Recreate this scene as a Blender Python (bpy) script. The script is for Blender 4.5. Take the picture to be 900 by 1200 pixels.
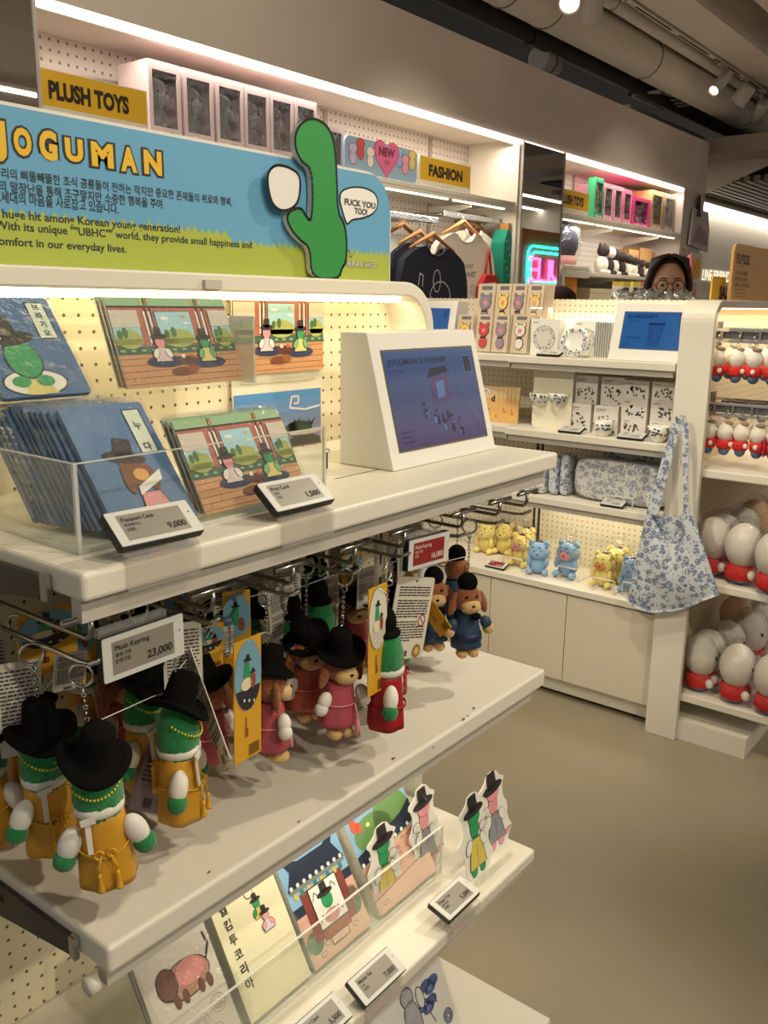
import bpy, math, random
from mathutils import Vector, Matrix
random.seed(7)
for _o in list(bpy.data.objects): bpy.data.objects.remove(_o)
SC = bpy.context.scene
COL = SC.collection
V = Vector
PI = math.pi
# ------------------------------------------------------------------ camera
FPX = 1033.526
H = 1.45
_yaw, _pit, _rol = 0.667853318, 0.232286755, -0.0132998987
_f = V((math.cos(_yaw)*math.cos(_pit), math.sin(_yaw)*math.cos(_pit), -math.sin(_pit)))
_r = V((math.sin(_yaw), -math.cos(_yaw), 0))
_d = _f.cross(_r)
CR = _r*math.cos(_rol) + _d*math.sin(_rol)
CD = -_r*math.sin(_rol) + _d*math.cos(_rol)
CF = _f
EYE = V((0, 0, H))
cam = bpy.data.cameras.new('camera'); camo = bpy.data.objects.new('camera', cam); COL.objects.link(camo)
m3 = Matrix((CR, -CD, -CF)).transposed()
camo.matrix_world = Matrix.Translation(EYE) @ m3.to_4x4()
cam.sensor_fit = 'HORIZONTAL'; cam.sensor_width = 36.0; cam.lens = 36.0*FPX/900.0
cam.clip_start = 0.02; cam.clip_end = 60
SC.camera = camo
def at(x, y, X=None, Y=None, Z=None):
    """the point that the photograph's pixel (x, y) shows on a plane of known X, Y or height Z"""
    r = CR*((x-450)/FPX) + CD*((y-600)/FPX) + CF
    if X is not None: t = X/r.x
    elif Y is not None: t = Y/r.y
    else: t = (Z-H)/r.z
    return EYE + r*t
# ------------------------------------------------------------------ world, lights, exposure
w = bpy.data.worlds.new('world'); SC.world = w; w.use_nodes = True
w.node_tree.nodes['Background'].inputs[0].default_value = (1.0, 0.93, 0.82, 1)
w.node_tree.nodes['Background'].inputs[1].default_value = 0.36
SC.view_settings.view_transform = 'Standard'; SC.view_settings.look = 'None'
SC.view_settings.exposure = 0.0; SC.view_settings.gamma = 1.0; SC.view_settings.use_curve_mapping = False
SC.cycles.max_bounces = 8; SC.cycles.transparent_max_bounces = 24; SC.cycles.transmission_bounces = 6
SC.cycles.use_denoising = True
SC.cycles.sample_clamp_indirect = 4.0
SC.cycles.caustics_reflective = False; SC.cycles.caustics_refractive = False
WARM = (1.0, 0.885, 0.67)
def spot(loc, target, power, angle=60, blend=0.5, size=0.06, col=WARM):
    l = bpy.data.lights.new('spot_beam', 'SPOT'); l.energy = power; l.color = col
    l.spot_size = math.radians(angle); l.spot_blend = blend; l.shadow_soft_size = size
    o = bpy.data.objects.new('spot_beam', l); COL.objects.link(o); o.location = loc
    o.rotation_euler = (V(target)-V(loc)).to_track_quat('-Z', 'Y').to_euler(); return o
def area(loc, target, power, sx, sy, col=WARM, roll_x=None, spread=180):
    l = bpy.data.lights.new('strip_or_fill_glow', 'AREA'); l.shape = 'RECTANGLE'; l.size = sx; l.size_y = sy; l.energy = power; l.color = col
    l.spread = math.radians(spread)
    o = bpy.data.objects.new('strip_or_fill_glow', l); COL.objects.link(o); o.location = loc
    z = (V(loc)-V(target)).normalized(); x = V(roll_x or (1, 0, 0)); x = (x - z*x.dot(z)).normalized(); y = z.cross(x)
    o.matrix_world = Matrix.Translation(V(loc)) @ Matrix((x, y, z)).transposed().to_4x4(); return o
# ceiling spots without fixtures, off the visible track; several added to brighten dim areas
spot((2.75, 0.15, 3.05), (0.95, 0.80, 0.82), 120, 50, 0.6, 0.05)
spot((1.2, -1.0, 3.05), (0.85, 0.75, 0.75), 90, 60, 0.6, 0.05)
spot((4.2, -0.8, 3.05), (2.85, 0.9, 0.6), 130, 60, 0.6, 0.05)
spot((1.6, 0.9, 3.05), (2.9, 1.3, 0.7), 80, 55, 0.6, 0.05)
spot((0.2, -0.9, 3.05), (0.5, 0.8, 0.9), 40, 60, 0.6, 0.05)
spot((-0.5, 1.9, 2.95), (2.85, 1.38, 0.95), 150, 26, 0.6, 0.06)  # added spot, brightens the end-cap goods from the front
spot((0.4, -1.4, 2.95), (2.95, 0.8, 0.45), 150, 26, 0.6, 0.06)  # added spot for the dim bagged toys of the far gondola
spot((0.7, -2.6, 2.95), (0.8, 0.85, 0.98), 150, 40, 0.6, 0.06)  # added low fill reaching the keyrings under the top shelf
spot((2.6, 0.5, 3.05), (3.86, 1.5, 1.5), 110, 50, 0.7, 0.05)  # added to light the woman's face
spot((1.9, 1.5, 3.0), (2.95, 1.35, 0.9), 60, 50, 0.7, 0.05)
spot((2.9, 0.9, 3.0), (3.35, 2.5, 1.6), 110, 45, 0.8, 0.05)  # added to brighten the garments from the front
spot((4.9, 0.8, 3.0), (5.6, 2.5, 1.6), 90, 50, 0.8, 0.05)
spot((1.2, 0.9, 3.05), (1.6, 2.6, 2.3), 60, 100, 0.9, 0.05)
# area glow of header, shelf and soffit LED strips, plus added end-cap fill
area((0.88, 0.995, 1.455), (0.88, 1.02, 1.0), 2.6, 0.85, 0.03, (1, .86, .6))
area((3.6, 0.90, 1.44), (3.6, 0.86, 0.9), 3.6, 1.5, 0.04, (1, .84, .6))
area((4.0, 2.50, 2.235), (4.0, 2.62, 1.2), 16, 5.0, 0.04, (1, .86, .72))
area((2.9, 2.46, 1.918), (2.9, 2.62, 1.2), 6, 2.4, 0.03, (1, .9, .72))
area((5.5, 2.462, 1.918), (5.5, 2.62, 1.2), 6, 1.7, 0.03, (1, .9, .76))
area((0.99, 0.80, 0.765), (0.99, 0.9, 0.4), 1.1, 0.6, 0.03, (1, .88, .68))
area((2.98, 1.36, 0.735), (2.98, 1.36, 0.2), 1.1, 0.55, 0.05, (1, .86, .6), (0, 1, 0))
area((3.0, 1.36, 1.44), (2.95, 1.36, 0.9), 2.0, 0.6, 0.05, (1, .9, .72), (0, 1, 0))  # added fill to brighten the end-cap goods
area((9.5, 2.86, 2.29), (9.5, 2.93, 1.2), 3.5, 5, 0.05, (1, .93, .8))
# ------------------------------------------------------------------ materials
def lin(c):
    c = c/255.0
    return c/12.92 if c <= 0.04045 else ((c+0.055)/1.055)**2.4
_mats = {}
def mat(name, rgb, rough=0.55, metal=0.0, emit=0.0, trans=0.0, bump=0.0, bscale=80.0, sheen=0.0, alpha=1.0, spec=0.5, coat=0.0, vary=0.0, vscale=6.0, ebase=1.0):
    if name in _mats: return _mats[name]
    m = bpy.data.materials.new(name); m.use_nodes = True
    nt = m.node_tree; b = nt.nodes['Principled BSDF']; I = b.inputs
    c = (lin(rgb[0]), lin(rgb[1]), lin(rgb[2]), 1)
    I['Base Color'].default_value = c; I['Roughness'].default_value = rough; I['Metallic'].default_value = metal
    I['Specular IOR Level'].default_value = spec
    if ebase != 1: I['Base Color'].default_value = tuple(q*ebase for q in c[:3])+(1,)
    if emit: I['Emission Color'].default_value = c; I['Emission Strength'].default_value = emit
    if trans: I['Transmission Weight'].default_value = trans
    if sheen: I['Sheen Weight'].default_value = sheen; I['Sheen Roughness'].default_value = 0.5
    if coat: I['Coat Weight'].default_value = coat
    if alpha < 1: I['Alpha'].default_value = alpha
    if bump or vary:
        tc = nt.nodes.new('ShaderNodeTexCoord')
    if bump:
        n = nt.nodes.new('ShaderNodeTexNoise'); n.inputs['Scale'].default_value = bscale; n.inputs['Detail'].default_value = 4
        bp = nt.nodes.new('ShaderNodeBump'); bp.inputs['Strength'].default_value = bump; bp.inputs['Distance'].default_value = 0.01
        nt.links.new(tc.outputs['Object'], n.inputs['Vector']); nt.links.new(n.outputs['Fac'], bp.inputs['Height']); nt.links.new(bp.outputs['Normal'], I['Normal'])
    if vary:
        n = nt.nodes.new('ShaderNodeTexNoise'); n.inputs['Scale'].default_value = vscale; n.inputs['Detail'].default_value = 6
        rp = nt.nodes.new('ShaderNodeValToRGB')
        rp.color_ramp.elements[0].position = 0.3; rp.color_ramp.elements[1].position = 0.7
        rp.color_ramp.elements[0].color = tuple(x*(1-vary) for x in c[:3])+(1,); rp.color_ramp.elements[1].color = tuple(min(1, x*(1+vary)) for x in c[:3])+(1,)
        nt.links.new(tc.outputs['Object'], n.inputs['Vector']); nt.links.new(n.outputs['Fac'], rp.inputs['Fac']); nt.links.new(rp.outputs['Color'], I['Base Color'])
    _mats[name] = m; return m
def flat(r, g, b, rough=0.6):
    return mat('print_%d_%d_%d_%d' % (r, g, b, int(rough*100)), (r, g, b), rough)
def clear_mat(name, tint=(255, 255, 255), gloss=0.10, rough=0.03, base=0.03, milk=0.0, crinkle=0.0, cscale=40):
    """thin clear sheet: lets light through, with a fresnel sheen and optional milkiness and crinkles"""
    if name in _mats: return _mats[name]
    m = bpy.data.materials.new(name); m.use_nodes = True; nt = m.node_tree
    for n in list(nt.nodes): nt.nodes.remove(n)
    out = nt.nodes.new('ShaderNodeOutputMaterial'); tr = nt.nodes.new('ShaderNodeBsdfTransparent'); gl = nt.nodes.new('ShaderNodeBsdfGlossy')
    tr.inputs['Color'].default_value = (lin(tint[0]), lin(tint[1]), lin(tint[2]), 1); gl.inputs['Roughness'].default_value = rough
    lw = nt.nodes.new('ShaderNodeLayerWeight'); lw.inputs['Blend'].default_value = 0.25
    mp = nt.nodes.new('ShaderNodeMapRange'); mp.inputs['To Min'].default_value = base; mp.inputs['To Max'].default_value = base+gloss*4
    nt.links.new(lw.outputs['Fresnel'], mp.inputs['Value'])
    mx = nt.nodes.new('ShaderNodeMixShader')
    nt.links.new(mp.outputs['Result'], mx.inputs['Fac']); nt.links.new(tr.outputs[0], mx.inputs[1]); nt.links.new(gl.outputs[0], mx.inputs[2])
    last = mx
    if milk:
        df = nt.nodes.new('ShaderNodeBsdfDiffuse'); df.inputs['Color'].default_value = (.85, .85, .85, 1)
        m2 = nt.nodes.new('ShaderNodeMixShader'); m2.inputs['Fac'].default_value = milk
        nt.links.new(mx.outputs[0], m2.inputs[1]); nt.links.new(df.outputs[0], m2.inputs[2]); last = m2
    if crinkle:
        tc = nt.nodes.new('ShaderNodeTexCoord'); n = nt.nodes.new('ShaderNodeTexNoise'); n.inputs['Scale'].default_value = cscale; n.inputs['Detail'].default_value = 3
        bp = nt.nodes.new('ShaderNodeBump'); bp.inputs['Strength'].default_value = crinkle; bp.inputs['Distance'].default_value = 0.02
        nt.links.new(tc.outputs['Object'], n.inputs['Vector']); nt.links.new(n.outputs['Fac'], bp.inputs['Height'])
        nt.links.new(bp.outputs['Normal'], gl.inputs['Normal']); nt.links.new(bp.outputs['Normal'], lw.inputs['Normal'])
    nt.links.new(last.outputs[0], out.inputs['Surface']); _mats[name] = m; return m
def peg_mat(name, rgb, pitch=0.03, r=0.0042, axes=(0, 2), hole=(95, 80, 55)):
    """painted pegboard: round punched holes on a square grid"""
    if name in _mats: return _mats[name]
    m = mat(name, rgb, 0.5); nt = m.node_tree; b = nt.nodes['Principled BSDF']
    tc = nt.nodes.new('ShaderNodeTexCoord'); sp = nt.nodes.new('ShaderNodeSeparateXYZ'); nt.links.new(tc.outputs['Object'], sp.inputs[0])
    def mth(op, a, bv=None):
        n = nt.nodes.new('ShaderNodeMath'); n.operation = op
        for i, q in enumerate((a, bv)):
            if q is None: continue
            if isinstance(q, (int, float)): n.inputs[i].default_value = q
            else: nt.links.new(q, n.inputs[i])
        return n.outputs[0]
    ds = []
    for ax in axes:
        q = mth('DIVIDE', sp.outputs[ax], pitch); q = mth('FLOORED_MODULO', q, 1.0); q = mth('SUBTRACT', q, 0.5); q = mth('MULTIPLY', q, pitch); ds.append(mth('MULTIPLY', q, q))
    d = mth('SQRT', mth('ADD', ds[0], ds[1])); k = mth('LESS_THAN', d, r)
    mx = nt.nodes.new('ShaderNodeMix'); mx.data_type = 'RGBA'
    mx.inputs['A'].default_value = (lin(rgb[0]), lin(rgb[1]), lin(rgb[2]), 1); mx.inputs['B'].default_value = (lin(hole[0]), lin(hole[1]), lin(hole[2]), 1)
    nt.links.new(k, mx.inputs['Factor']); nt.links.new(mx.outputs['Result'], b.inputs['Base Color']); return m
# ------------------------------------------------------------------ mesh building
class Fr:
    """a flat frame in space: origin o, unit axes u (across) and v (up), n out of it"""
    def __init__(s, o, u, v):
        s.o = V(o); s.u = V(u).normalized(); s.v = V(v); s.v = (s.v - s.u*s.v.dot(s.u)).normalized(); s.n = s.u.cross(s.v)
    def p(s, x, y, n=0.0): return s.o + s.u*x + s.v*y + s.n*n
    def mx(s): return Matrix.Translation(s.o) @ Matrix((s.u, s.v, s.n)).transposed().to_4x4()
_txt = {}
def text_geo(t, bold=0.0, sx=1.0):
    k = (t, bold, sx)
    if k not in _txt:
        c = bpy.data.curves.new('t', 'FONT'); c.body = t; c.size = 1.0; c.offset = bold; c.dimensions = '2D'; c.fill_mode = 'FRONT'; c.resolution_u = 3
        o = bpy.data.objects.new('t', c); COL.objects.link(o)
        dg = bpy.context.evaluated_depsgraph_get()
        me = bpy.data.meshes.new_from_object(o.evaluated_get(dg))
        vs = [(q.co.x*sx, q.co.y) for q in me.vertices]; fs = [tuple(f.vertices) for f in me.polygons]
        bpy.data.objects.remove(o); bpy.data.meshes.remove(me); bpy.data.curves.remove(c)
        _txt[k] = (vs, fs)
    return _txt[k]
class MB:
    def __init__(s): s.v = []; s.f = []; s.fm = []; s.fs = []; s.mats = []
    def mi(s, m):
        if m not in s.mats: s.mats.append(m)
        return s.mats.index(m)
    def add(s, vs, fs, m, smooth=False, M=None):
        k = len(s.v)
        s.v += [V(q) if M is None else M @ V(q) for q in vs]
        i = s.mi(m)
        for f in fs: s.f.append(tuple(a+k for a in f)); s.fm.append(i); s.fs.append(smooth)
        return s
    def bb(s, lo, hi, m, M=None):
        x0, y0, z0 = lo; x1, y1, z1 = hi
        vs = [(x0,y0,z0),(x1,y0,z0),(x1,y1,z0),(x0,y1,z0),(x0,y0,z1),(x1,y0,z1),(x1,y1,z1),(x0,y1,z1)]
        return s.add(vs, [(0,3,2,1),(4,5,6,7),(0,1,5,4),(1,2,6,5),(2,3,7,6),(3,0,4,7)], m, False, M)
    def box(s, c, sz, m, M=None):
        return s.bb([c[i]-sz[i]/2 for i in range(3)], [c[i]+sz[i]/2 for i in range(3)], m, M)
    def tube(s, pts, r, m, n=8, closed=False):
        pts = [V(p) for p in pts]; N = len(pts); rs = r if isinstance(r, (list, tuple)) else [r]*N
        vs = []; fs = []; prev = None
        for i, p in enumerate(pts):
            a = pts[(i-1) % N] if (closed or i > 0) else pts[i]; b = pts[(i+1) % N] if (closed or i < N-1) else pts[i]
            t = (b-a).normalized()
            if prev is None:
                q = V((0, 0, 1)) if abs(t.z) < 0.9 else V((1, 0, 0))
            else: q = prev
            x = (q - t*q.dot(t)).normalized(); prev = x; y = t.cross(x)
            for k in range(n):
                g = 2*PI*k/n; vs.append(p + (x*math.cos(g)+y*math.sin(g))*rs[i])
        for i in range(N if closed else N-1):
            for k in range(n):
                fs.append((i*n+k, i*n+(k+1) % n, ((i+1) % N)*n+(k+1) % n, ((i+1) % N)*n+k))
        if not closed: fs.append(tuple(range(n-1, -1, -1))); fs.append(tuple((N-1)*n+k for k in range(n)))
        return s.add(vs, fs, m, True)
    def ring(s, c, R, r, m, ax=(0, 0, 1), n=24, k=6, sy=1.0):
        z = V(ax).normalized(); q = V((0, 0, 1)) if abs(z.z) < .9 else V((1, 0, 0)); x = (q-z*q.dot(z)).normalized(); y = z.cross(x)
        return s.tube([V(c)+x*R*math.cos(2*PI*i/n)+y*R*sy*math.sin(2*PI*i/n) for i in range(n)], r, m, k, True)
    def lathe(s, prof, m, n=24, M=None, cap=True):
        vs = []; fs = []
        for (r, z) in prof:
            for k in range(n): g = 2*PI*k/n; vs.append((r*math.cos(g), r*math.sin(g), z))
        for i in range(len(prof)-1):
            for k in range(n): fs.append((i*n+k, i*n+(k+1) % n, (i+1)*n+(k+1) % n, (i+1)*n+k))
        if cap: fs.append(tuple(range(n-1, -1, -1))); fs.append(tuple((len(prof)-1)*n+k for k in range(n)))
        return s.add(vs, fs, m, True, M)
    def ell(s, c, rad, m, nu=20, nv=12, M=None, fuzz=0.0, shape=None):
        vs = []; fs = []; rnd = random.Random(nu*31+nv)
        for j in range(nv+1):
            th = PI*j/nv
            for i in range(nu):
                ph = 2*PI*i/nu; d = V((math.sin(th)*math.cos(ph), math.sin(th)*math.sin(ph), math.cos(th)))
                k = 1.0+(rnd.uniform(-fuzz, fuzz) if fuzz and 0 < j < nv else 0)
                q = V((d.x*rad[0]*k, d.y*rad[1]*k, d.z*rad[2]*k))
                if shape: q = shape(q, d)
                vs.append(V(c)+q)
        for j in range(nv):
            for i in range(nu): fs.append((j*nu+i, (j+1)*nu+i, (j+1)*nu+(i+1) % nu, j*nu+(i+1) % nu))
        return s.add(vs, fs, m, True, M)
    def cyl(s, a, b, r, m, n=16): return s.tube([a, b], r, m, n)
    def prism(s, pts, fr, d, m, back=0.0):
        """outline pts (x, y) in frame fr, from n=back to n=d"""
        n = len(pts)
        vs = [fr.p(x, y, back) for x, y in pts] + [fr.p(x, y, d) for x, y in pts]
        fs = [tuple(range(n-1, -1, -1)), tuple(range(n, 2*n))] + [(i, (i+1) % n, n+(i+1) % n, n+i) for i in range(n)]
        return s.add(vs, fs, m)
    # --- flat print drawing; L = layer above the surface
    def poly(s, fr, pts, m, L=1): return s.add([fr.p(x, y, L*0.00025) for x, y in pts], [tuple(range(len(pts)))], m)
    def rect(s, fr, x, y, w, h, m, L=1): return s.poly(fr, [(x, y), (x+w, y), (x+w, y+h), (x, y+h)], m, L)
    def oval(s, fr, x, y, rx, ry, m, L=1, rot=0, n=20):
        c, sn = math.cos(rot), math.sin(rot)
        return s.poly(fr, [(x+rx*math.cos(a)*c-ry*math.sin(a)*sn, y+rx*math.cos(a)*sn+ry*math.sin(a)*c) for a in [2*PI*i/n for i in range(n)]], m, L)
    def line(s, fr, pts, wd, m, L=1, closed=False):
        P = [V((x, y)) for x, y in pts]
        if closed: P.append(P[0])
        for i in range(len(P)-1):
            t = P[i+1]-P[i]
            if t.length < 1e-9: continue
            t.normalize(); q = V((-t.y, t.x))*wd/2; a = P[i]-t*wd*.3; b = P[i+1]+t*wd*.3
            s.poly(fr, [a-q, b-q, b+q, a+q], m, L)
        return s
    def text(s, fr, t, x, y, size, m, L=1, bold=0.0, align='l', sx=1.0, fit=None):
        vs, fs = text_geo(t, bold, sx)
        if not vs: return s
        x0 = min(q[0] for q in vs); x1 = max(q[0] for q in vs)
        if fit: sxx = fit/((x1-x0)*size)
        else: sxx = 1.0
        wd = (x1-x0)*size*sxx
        ox = x - (0 if align == 'l' else wd/2 if align == 'c' else wd)
        return s.add([fr.p(ox+(a-x0)*size*sxx, y+b*size, L*0.00025) for a, b in vs], fs, m)
    def build(s, name, parent=None, bevel=0.0, seg=2, subsurf=0, solid=0.0, smooth_angle=None):
        off = V((0, 0, 0)); q = parent
        while q is not None: off += q.location; q = q.parent
        me = bpy.data.meshes.new(name); me.from_pydata([v-off for v in s.v], [], s.f)
        for m in s.mats: me.materials.append(m)
        me.polygons.foreach_set('material_index', s.fm); me.polygons.foreach_set('use_smooth', s.fs); me.update()
        o = bpy.data.objects.new(name, me); COL.objects.link(o)
        if parent is not None: o.parent = parent
        if solid:
            md = o.modifiers.new('solid', 'SOLIDIFY'); md.thickness = solid; md.offset = 0
        if bevel:
            md = o.modifiers.new('edge', 'BEVEL'); md.width = bevel; md.segments = seg; md.limit_method = 'ANGLE'; md.angle_limit = math.radians(40)
        if subsurf:
            md = o.modifiers.new('sub', 'SUBSURF'); md.levels = subsurf; md.render_levels = subsurf
        return o
def rrect(x, y, w, h, r, n=5):
    out = []
    for cx, cy, a in ((x+w-r, y+r, -PI/2), (x+w-r, y+h-r, 0), (x+r, y+h-r, PI/2), (x+r, y+r, PI)):
        for i in range(n+1): g = a+PI/2*i/n; out.append((cx+r*math.cos(g), cy+r*math.sin(g)))
    return out
def tag(o, label=None, cat=None, group=None, kind=None):
    if label: o['label'] = label
    if cat: o['category'] = cat
    if group: o['group'] = group
    if kind: o['kind'] = kind
    return o
def thing(name, label, cat, loc=(0, 0, 0), group=None):
    o = bpy.data.objects.new(name, None); COL.objects.link(o); o.location = loc; o.empty_display_size = 0.02
    return tag(o, label, cat, group)
def kids(o): return [c for c in COL.objects if c.parent is o]
def dup(root, loc, rot=(0, 0, 0), label=None, scale=None):
    r = root.copy(); COL.objects.link(r); r.location = loc; r.rotation_euler = rot
    if scale: r.scale = (scale,)*3
    if label: r['label'] = label
    for ch in list(root.children):
        c = ch.copy(); COL.objects.link(c); c.parent = r
        for g in list(ch.children):
            d = g.copy(); COL.objects.link(d); d.parent = c
    return r
def struct(mb, name, **k): return tag(mb.build(name, **k), kind='structure')
# common finishes
CREAM = mat('cream_powder_coat', (226, 220, 206), 0.45, vary=0.03, vscale=3)
WHITE = mat('white_plastic', (236, 233, 226), 0.4)
GREYW = mat('warm_grey_paint', (196, 190, 180), 0.5)  # grey paint of rails, uprights and frames
SILVER = mat('chrome', (205, 205, 205), 0.16, 1.0)
STEEL = mat('brushed_steel', (165, 162, 156), 0.3, 1.0)
BLACK = mat('black_plastic', (28, 27, 26), 0.5)
INK = flat(30, 28, 28)
DARK = mat('dark_bracket', (52, 46, 40), 0.5)
ACRYL = clear_mat('clear_acrylic', (254, 255, 254), 0.04, 0.02, 0.014, milk=0.012)
EDGE = mat('acrylic_edge', (232, 230, 222), 0.25, alpha=0.55)
FILM = clear_mat('plastic_film', (255, 255, 255), 0.03, 0.05, 0.05, milk=0.0, crinkle=1.0, cscale=60)
GLOW = mat('led_warm', (255, 240, 214), 0.5, emit=5.0)
LED = mat('led_white', (255, 246, 236), 0.5, emit=7.0)
# ================================================================== the room
floor_m = mat('floor_screed', (156, 146, 124), 0.42, vary=0.09, vscale=1.6, spec=0.35)
wall_m = mat('wall_paint', (206, 194, 184), 0.7)
cave_m = mat('ceiling_deck', (46, 44, 42), 0.8)
duct_m = mat('duct_white', (226, 217, 203), 0.6)
pale_m = mat('pale_wall', (222, 214, 196), 0.9, spec=.1)
PEGB = peg_mat('pegboard_back', (206, 196, 186), 0.032, 0.005, (0, 2), (120, 108, 96))
struct(MB().bb((-3, -6.5, -0.1), (14, 6, 0), floor_m), 'floor')
struct(MB().bb((-3, -6.5, 3.7), (14, 6, 3.8), cave_m), 'ceiling')
YF, YP = 2.45, 2.76      # soffit front and pegboard planes of the wall bays
# bulkhead box over the wall bays
b = MB(); b.bb((-3, YF, 2.27), (6.92, YF+0.10, 2.63), wall_m); b.bb((-3, YF+0.10, 2.27), (6.92, 3.2, 2.33), wall_m)
struct(b, 'wall_back_bulkhead')
b = MB(); b.bb((1.54, YP, 0.0), (4.22, YP+0.04, 2.27), PEGB); b.bb((4.66, YP, 0), (6.5, YP+.04, 2.27), PEGB)
struct(b, 'wall_back')
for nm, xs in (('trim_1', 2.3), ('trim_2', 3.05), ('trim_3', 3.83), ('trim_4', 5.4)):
    b = MB(); b.bb((xs-0.012, YP-0.006, 0.1), (xs+0.012, YP+0.001, 2.26), mat('post_grey_brown', (150, 140, 128), .5)); struct(b, nm)  # upright strips a tone darker than the pegboard
# side partitions that end the bays
struct(MB().bb((4.18, YF, 0), (4.21, YP+.04, 2.27), CREAM), 'wall_partition_inner')
struct(MB().bb((6.50, YF, 0), (6.92, YP+.3, 2.27), mat('end_pier', (188, 178, 168), .6)), 'wall_end_pier')
# mirrors on the ends of two partitions
def mirror(x0, x1, label):
    t = thing('wall_mirror', label, 'mirror', ((x0+x1)/2, YF, 0), 'mirrors on the partition ends')
    MB().bb((x0+.008, YF-0.012, 0.05), (x1-.008, YF-0.004, 2.262), mat('mirror_glass', (235, 235, 235), 0.015, 1.0)).build('mirror_glass', t)
    f = MB()
    f.bb((x0-.004, YF-0.016, 0.03), (x0+.008, YF, 2.268), GREYW); f.bb((x1-.008, YF-0.016, 0.03), (x1+.004, YF, 2.268), GREYW)
    f.bb((x0+.008, YF-.003, 0.03), (x1-.008, YF, 2.268), GREYW)
    f.build('mirror_frame', t)
mirror(4.20, 4.655, 'tall narrow mirror between clothes bay and far plush bay, reflecting pink neon')
mirror(1.05, 1.50, 'tall dark mirror cut by the picture edge beside the first yellow sign')
# shelf boards of the wall bays, with brackets
def wall_shelf(x0, x1, label):
    t = thing('wall_shelf', label, 'shelf', ((x0+x1)/2, YF, 1.93))
    MB().bb((x0, YF, 1.945), (x1, YP-.002, 1.965), CREAM).build('board', t, bevel=.002)
    MB().bb((x0+.02, YF+.004, 1.928), (x1-.02, YF+.018, 1.945), CREAM).build('light_channel', t)
    l = MB(); n = max(2, int((x1-x0)/.45)); st = (x1-x0-.1)/n
    for i in range(n):
        l = MB().bb((x0+.05+i*st, YF+.005, 1.922), (x0+.05+(i+.9)*st, YF+.017, 1.928), GLOW); l.build('led_tube', t)
    for i in range(int((x1-x0)/.75)+1):
        x = x0+.03+i*.75
        MB().prism([(0, 0), (-.26, 0), (-.26, -.015), (0, -.06)], Fr((x, YP-.003, 1.928), (0, 1, 0), (0, 0, 1)), .006, CREAM).build('bracket', t)
wall_shelf(1.54, 4.17, 'long cream wall shelf over the clothes rails, carrying yellow signs')
wall_shelf(4.67, 6.49, 'cream wall shelf in the far bay, carrying boxed plush toys')
# LED strip under the front of the soffit
t = thing('soffit_light', 'long warm white light strip along the underside of the grey bulkhead', 'light', (4, YF, 2.25))
MB().bb((1.52, YF+.004, 2.252), (3.03, YF+.03, 2.268), LED).build('light_tube', t)
MB().bb((3.05, YF-.004, 2.252), (6.48, YF+.022, 2.268), LED).build('light_tube', t)
MB().bb((1.52, YF+.032, 2.25), (6.48, YF+.044, 2.27), CREAM).build('lamp_channel', t)
# white wall beyond the corner, its cove light, ceiling pieces there
struct(MB().bb((6.6, 2.95, 0), (14, 3.05, 2.9), pale_m), 'wall_far')
struct(MB().bb((13.2, -4, 0), (13.3, 3, 3.7), pale_m), 'wall_end')
t = thing('cove_light', 'bright cove light strip along the white wall under the slatted ceiling', 'light', (9, 2.93, 2.3))
MB().bb((7.0, 2.90, 2.305), (13, 2.948, 2.345), LED).build('light_tube', t)
MB().bb((7.0, 2.85, 2.345), (13, 2.948, 2.37), CREAM).build('lamp_channel', t)
b = MB(); k = 0
for i in range(26): b.bb((7.35, 2.84-i*.075-.045, 2.40), (13, 2.84-i*.075, 2.44), mat('slat_grey', (120, 112, 104), .5))
b.bb((7.35, 0.8, 2.50), (13, 2.9, 2.52), cave_m)
struct(b, 'ceiling_slats')
struct(MB().bb((6.95, -1.5, 2.555), (7.32, 2.94, 2.67), mat('beam_brown_grey', (150, 138, 128), .6)), 'ceiling_cross_beam')
struct(MB().add([at(829, 190, X=7.34), at(905, 180, X=7.34), at(905, 192, X=7.34), at(827, 227, X=7.34), at(829, 190, X=7.37), at(905, 180, X=7.37), at(905, 192, X=7.37), at(827, 227, X=7.37)],
       [(0, 1, 2, 3), (7, 6, 5, 4), (0, 4, 5, 1), (1, 5, 6, 2), (2, 6, 7, 3), (3, 7, 4, 0)], mat('gable_panel', (196, 186, 172), .6)), 'ceiling_gable_panel')
# ceiling ducts and beams along the aisle
def ypt(deg, d): return d*math.cos(math.radians(deg)), H+d*math.sin(math.radians(deg))
t = thing('air_duct', 'big round pale grey air duct running along the ceiling above the bulkhead', 'duct', (4, 2.5, 3))
yc, zc = ypt(31.4, 2.85)
MB().tube([(2.2, yc, zc), (6.9, yc, zc), (9.5, yc, zc)], 0.115, duct_m, 28).build('duct_body', t)
for x in (3.95, 4.35, 5.6, 7.5):
    MB().ring((x, yc, zc), 0.117, 0.004, mat('duct_band', (120, 112, 104), .5), (1, 0, 0), 32).build('duct_band', t)
t = thing('air_duct', 'narrow pale duct behind the lighting track', 'duct', (5, 2.3, 3))
yc, zc = ypt(34.6, 2.75)
MB().tube([(2.2, yc, zc), (9.5, yc, zc)], 0.042, duct_m, 18).build('duct_body', t)
for x in (4.5, 4.75): MB().ring((x, yc, zc), 0.044, 0.003, mat('duct_band', (120, 112, 104), .5), (1, 0, 0), 24).build('duct_band', t)
y0, z0 = ypt(35.9, 2.62); y1 = y0-.24
struct(MB().bb((2, y1, z0), (10, y0, z0+.25), mat('beam_white', (226, 217, 204), .6)), 'ceiling_beam_1')
struct(MB().bb((2, .4, z0+.02), (10, y1-.22, z0+.3), mat('beam_white', (226, 217, 204), .6)), 'ceiling_beam_2')
struct(MB().bb((2, -3.5, z0+.02), (10, -.4, z0+.3), mat('beam_white', (226, 217, 204), .6)), 'ceiling_beam_3')
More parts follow.
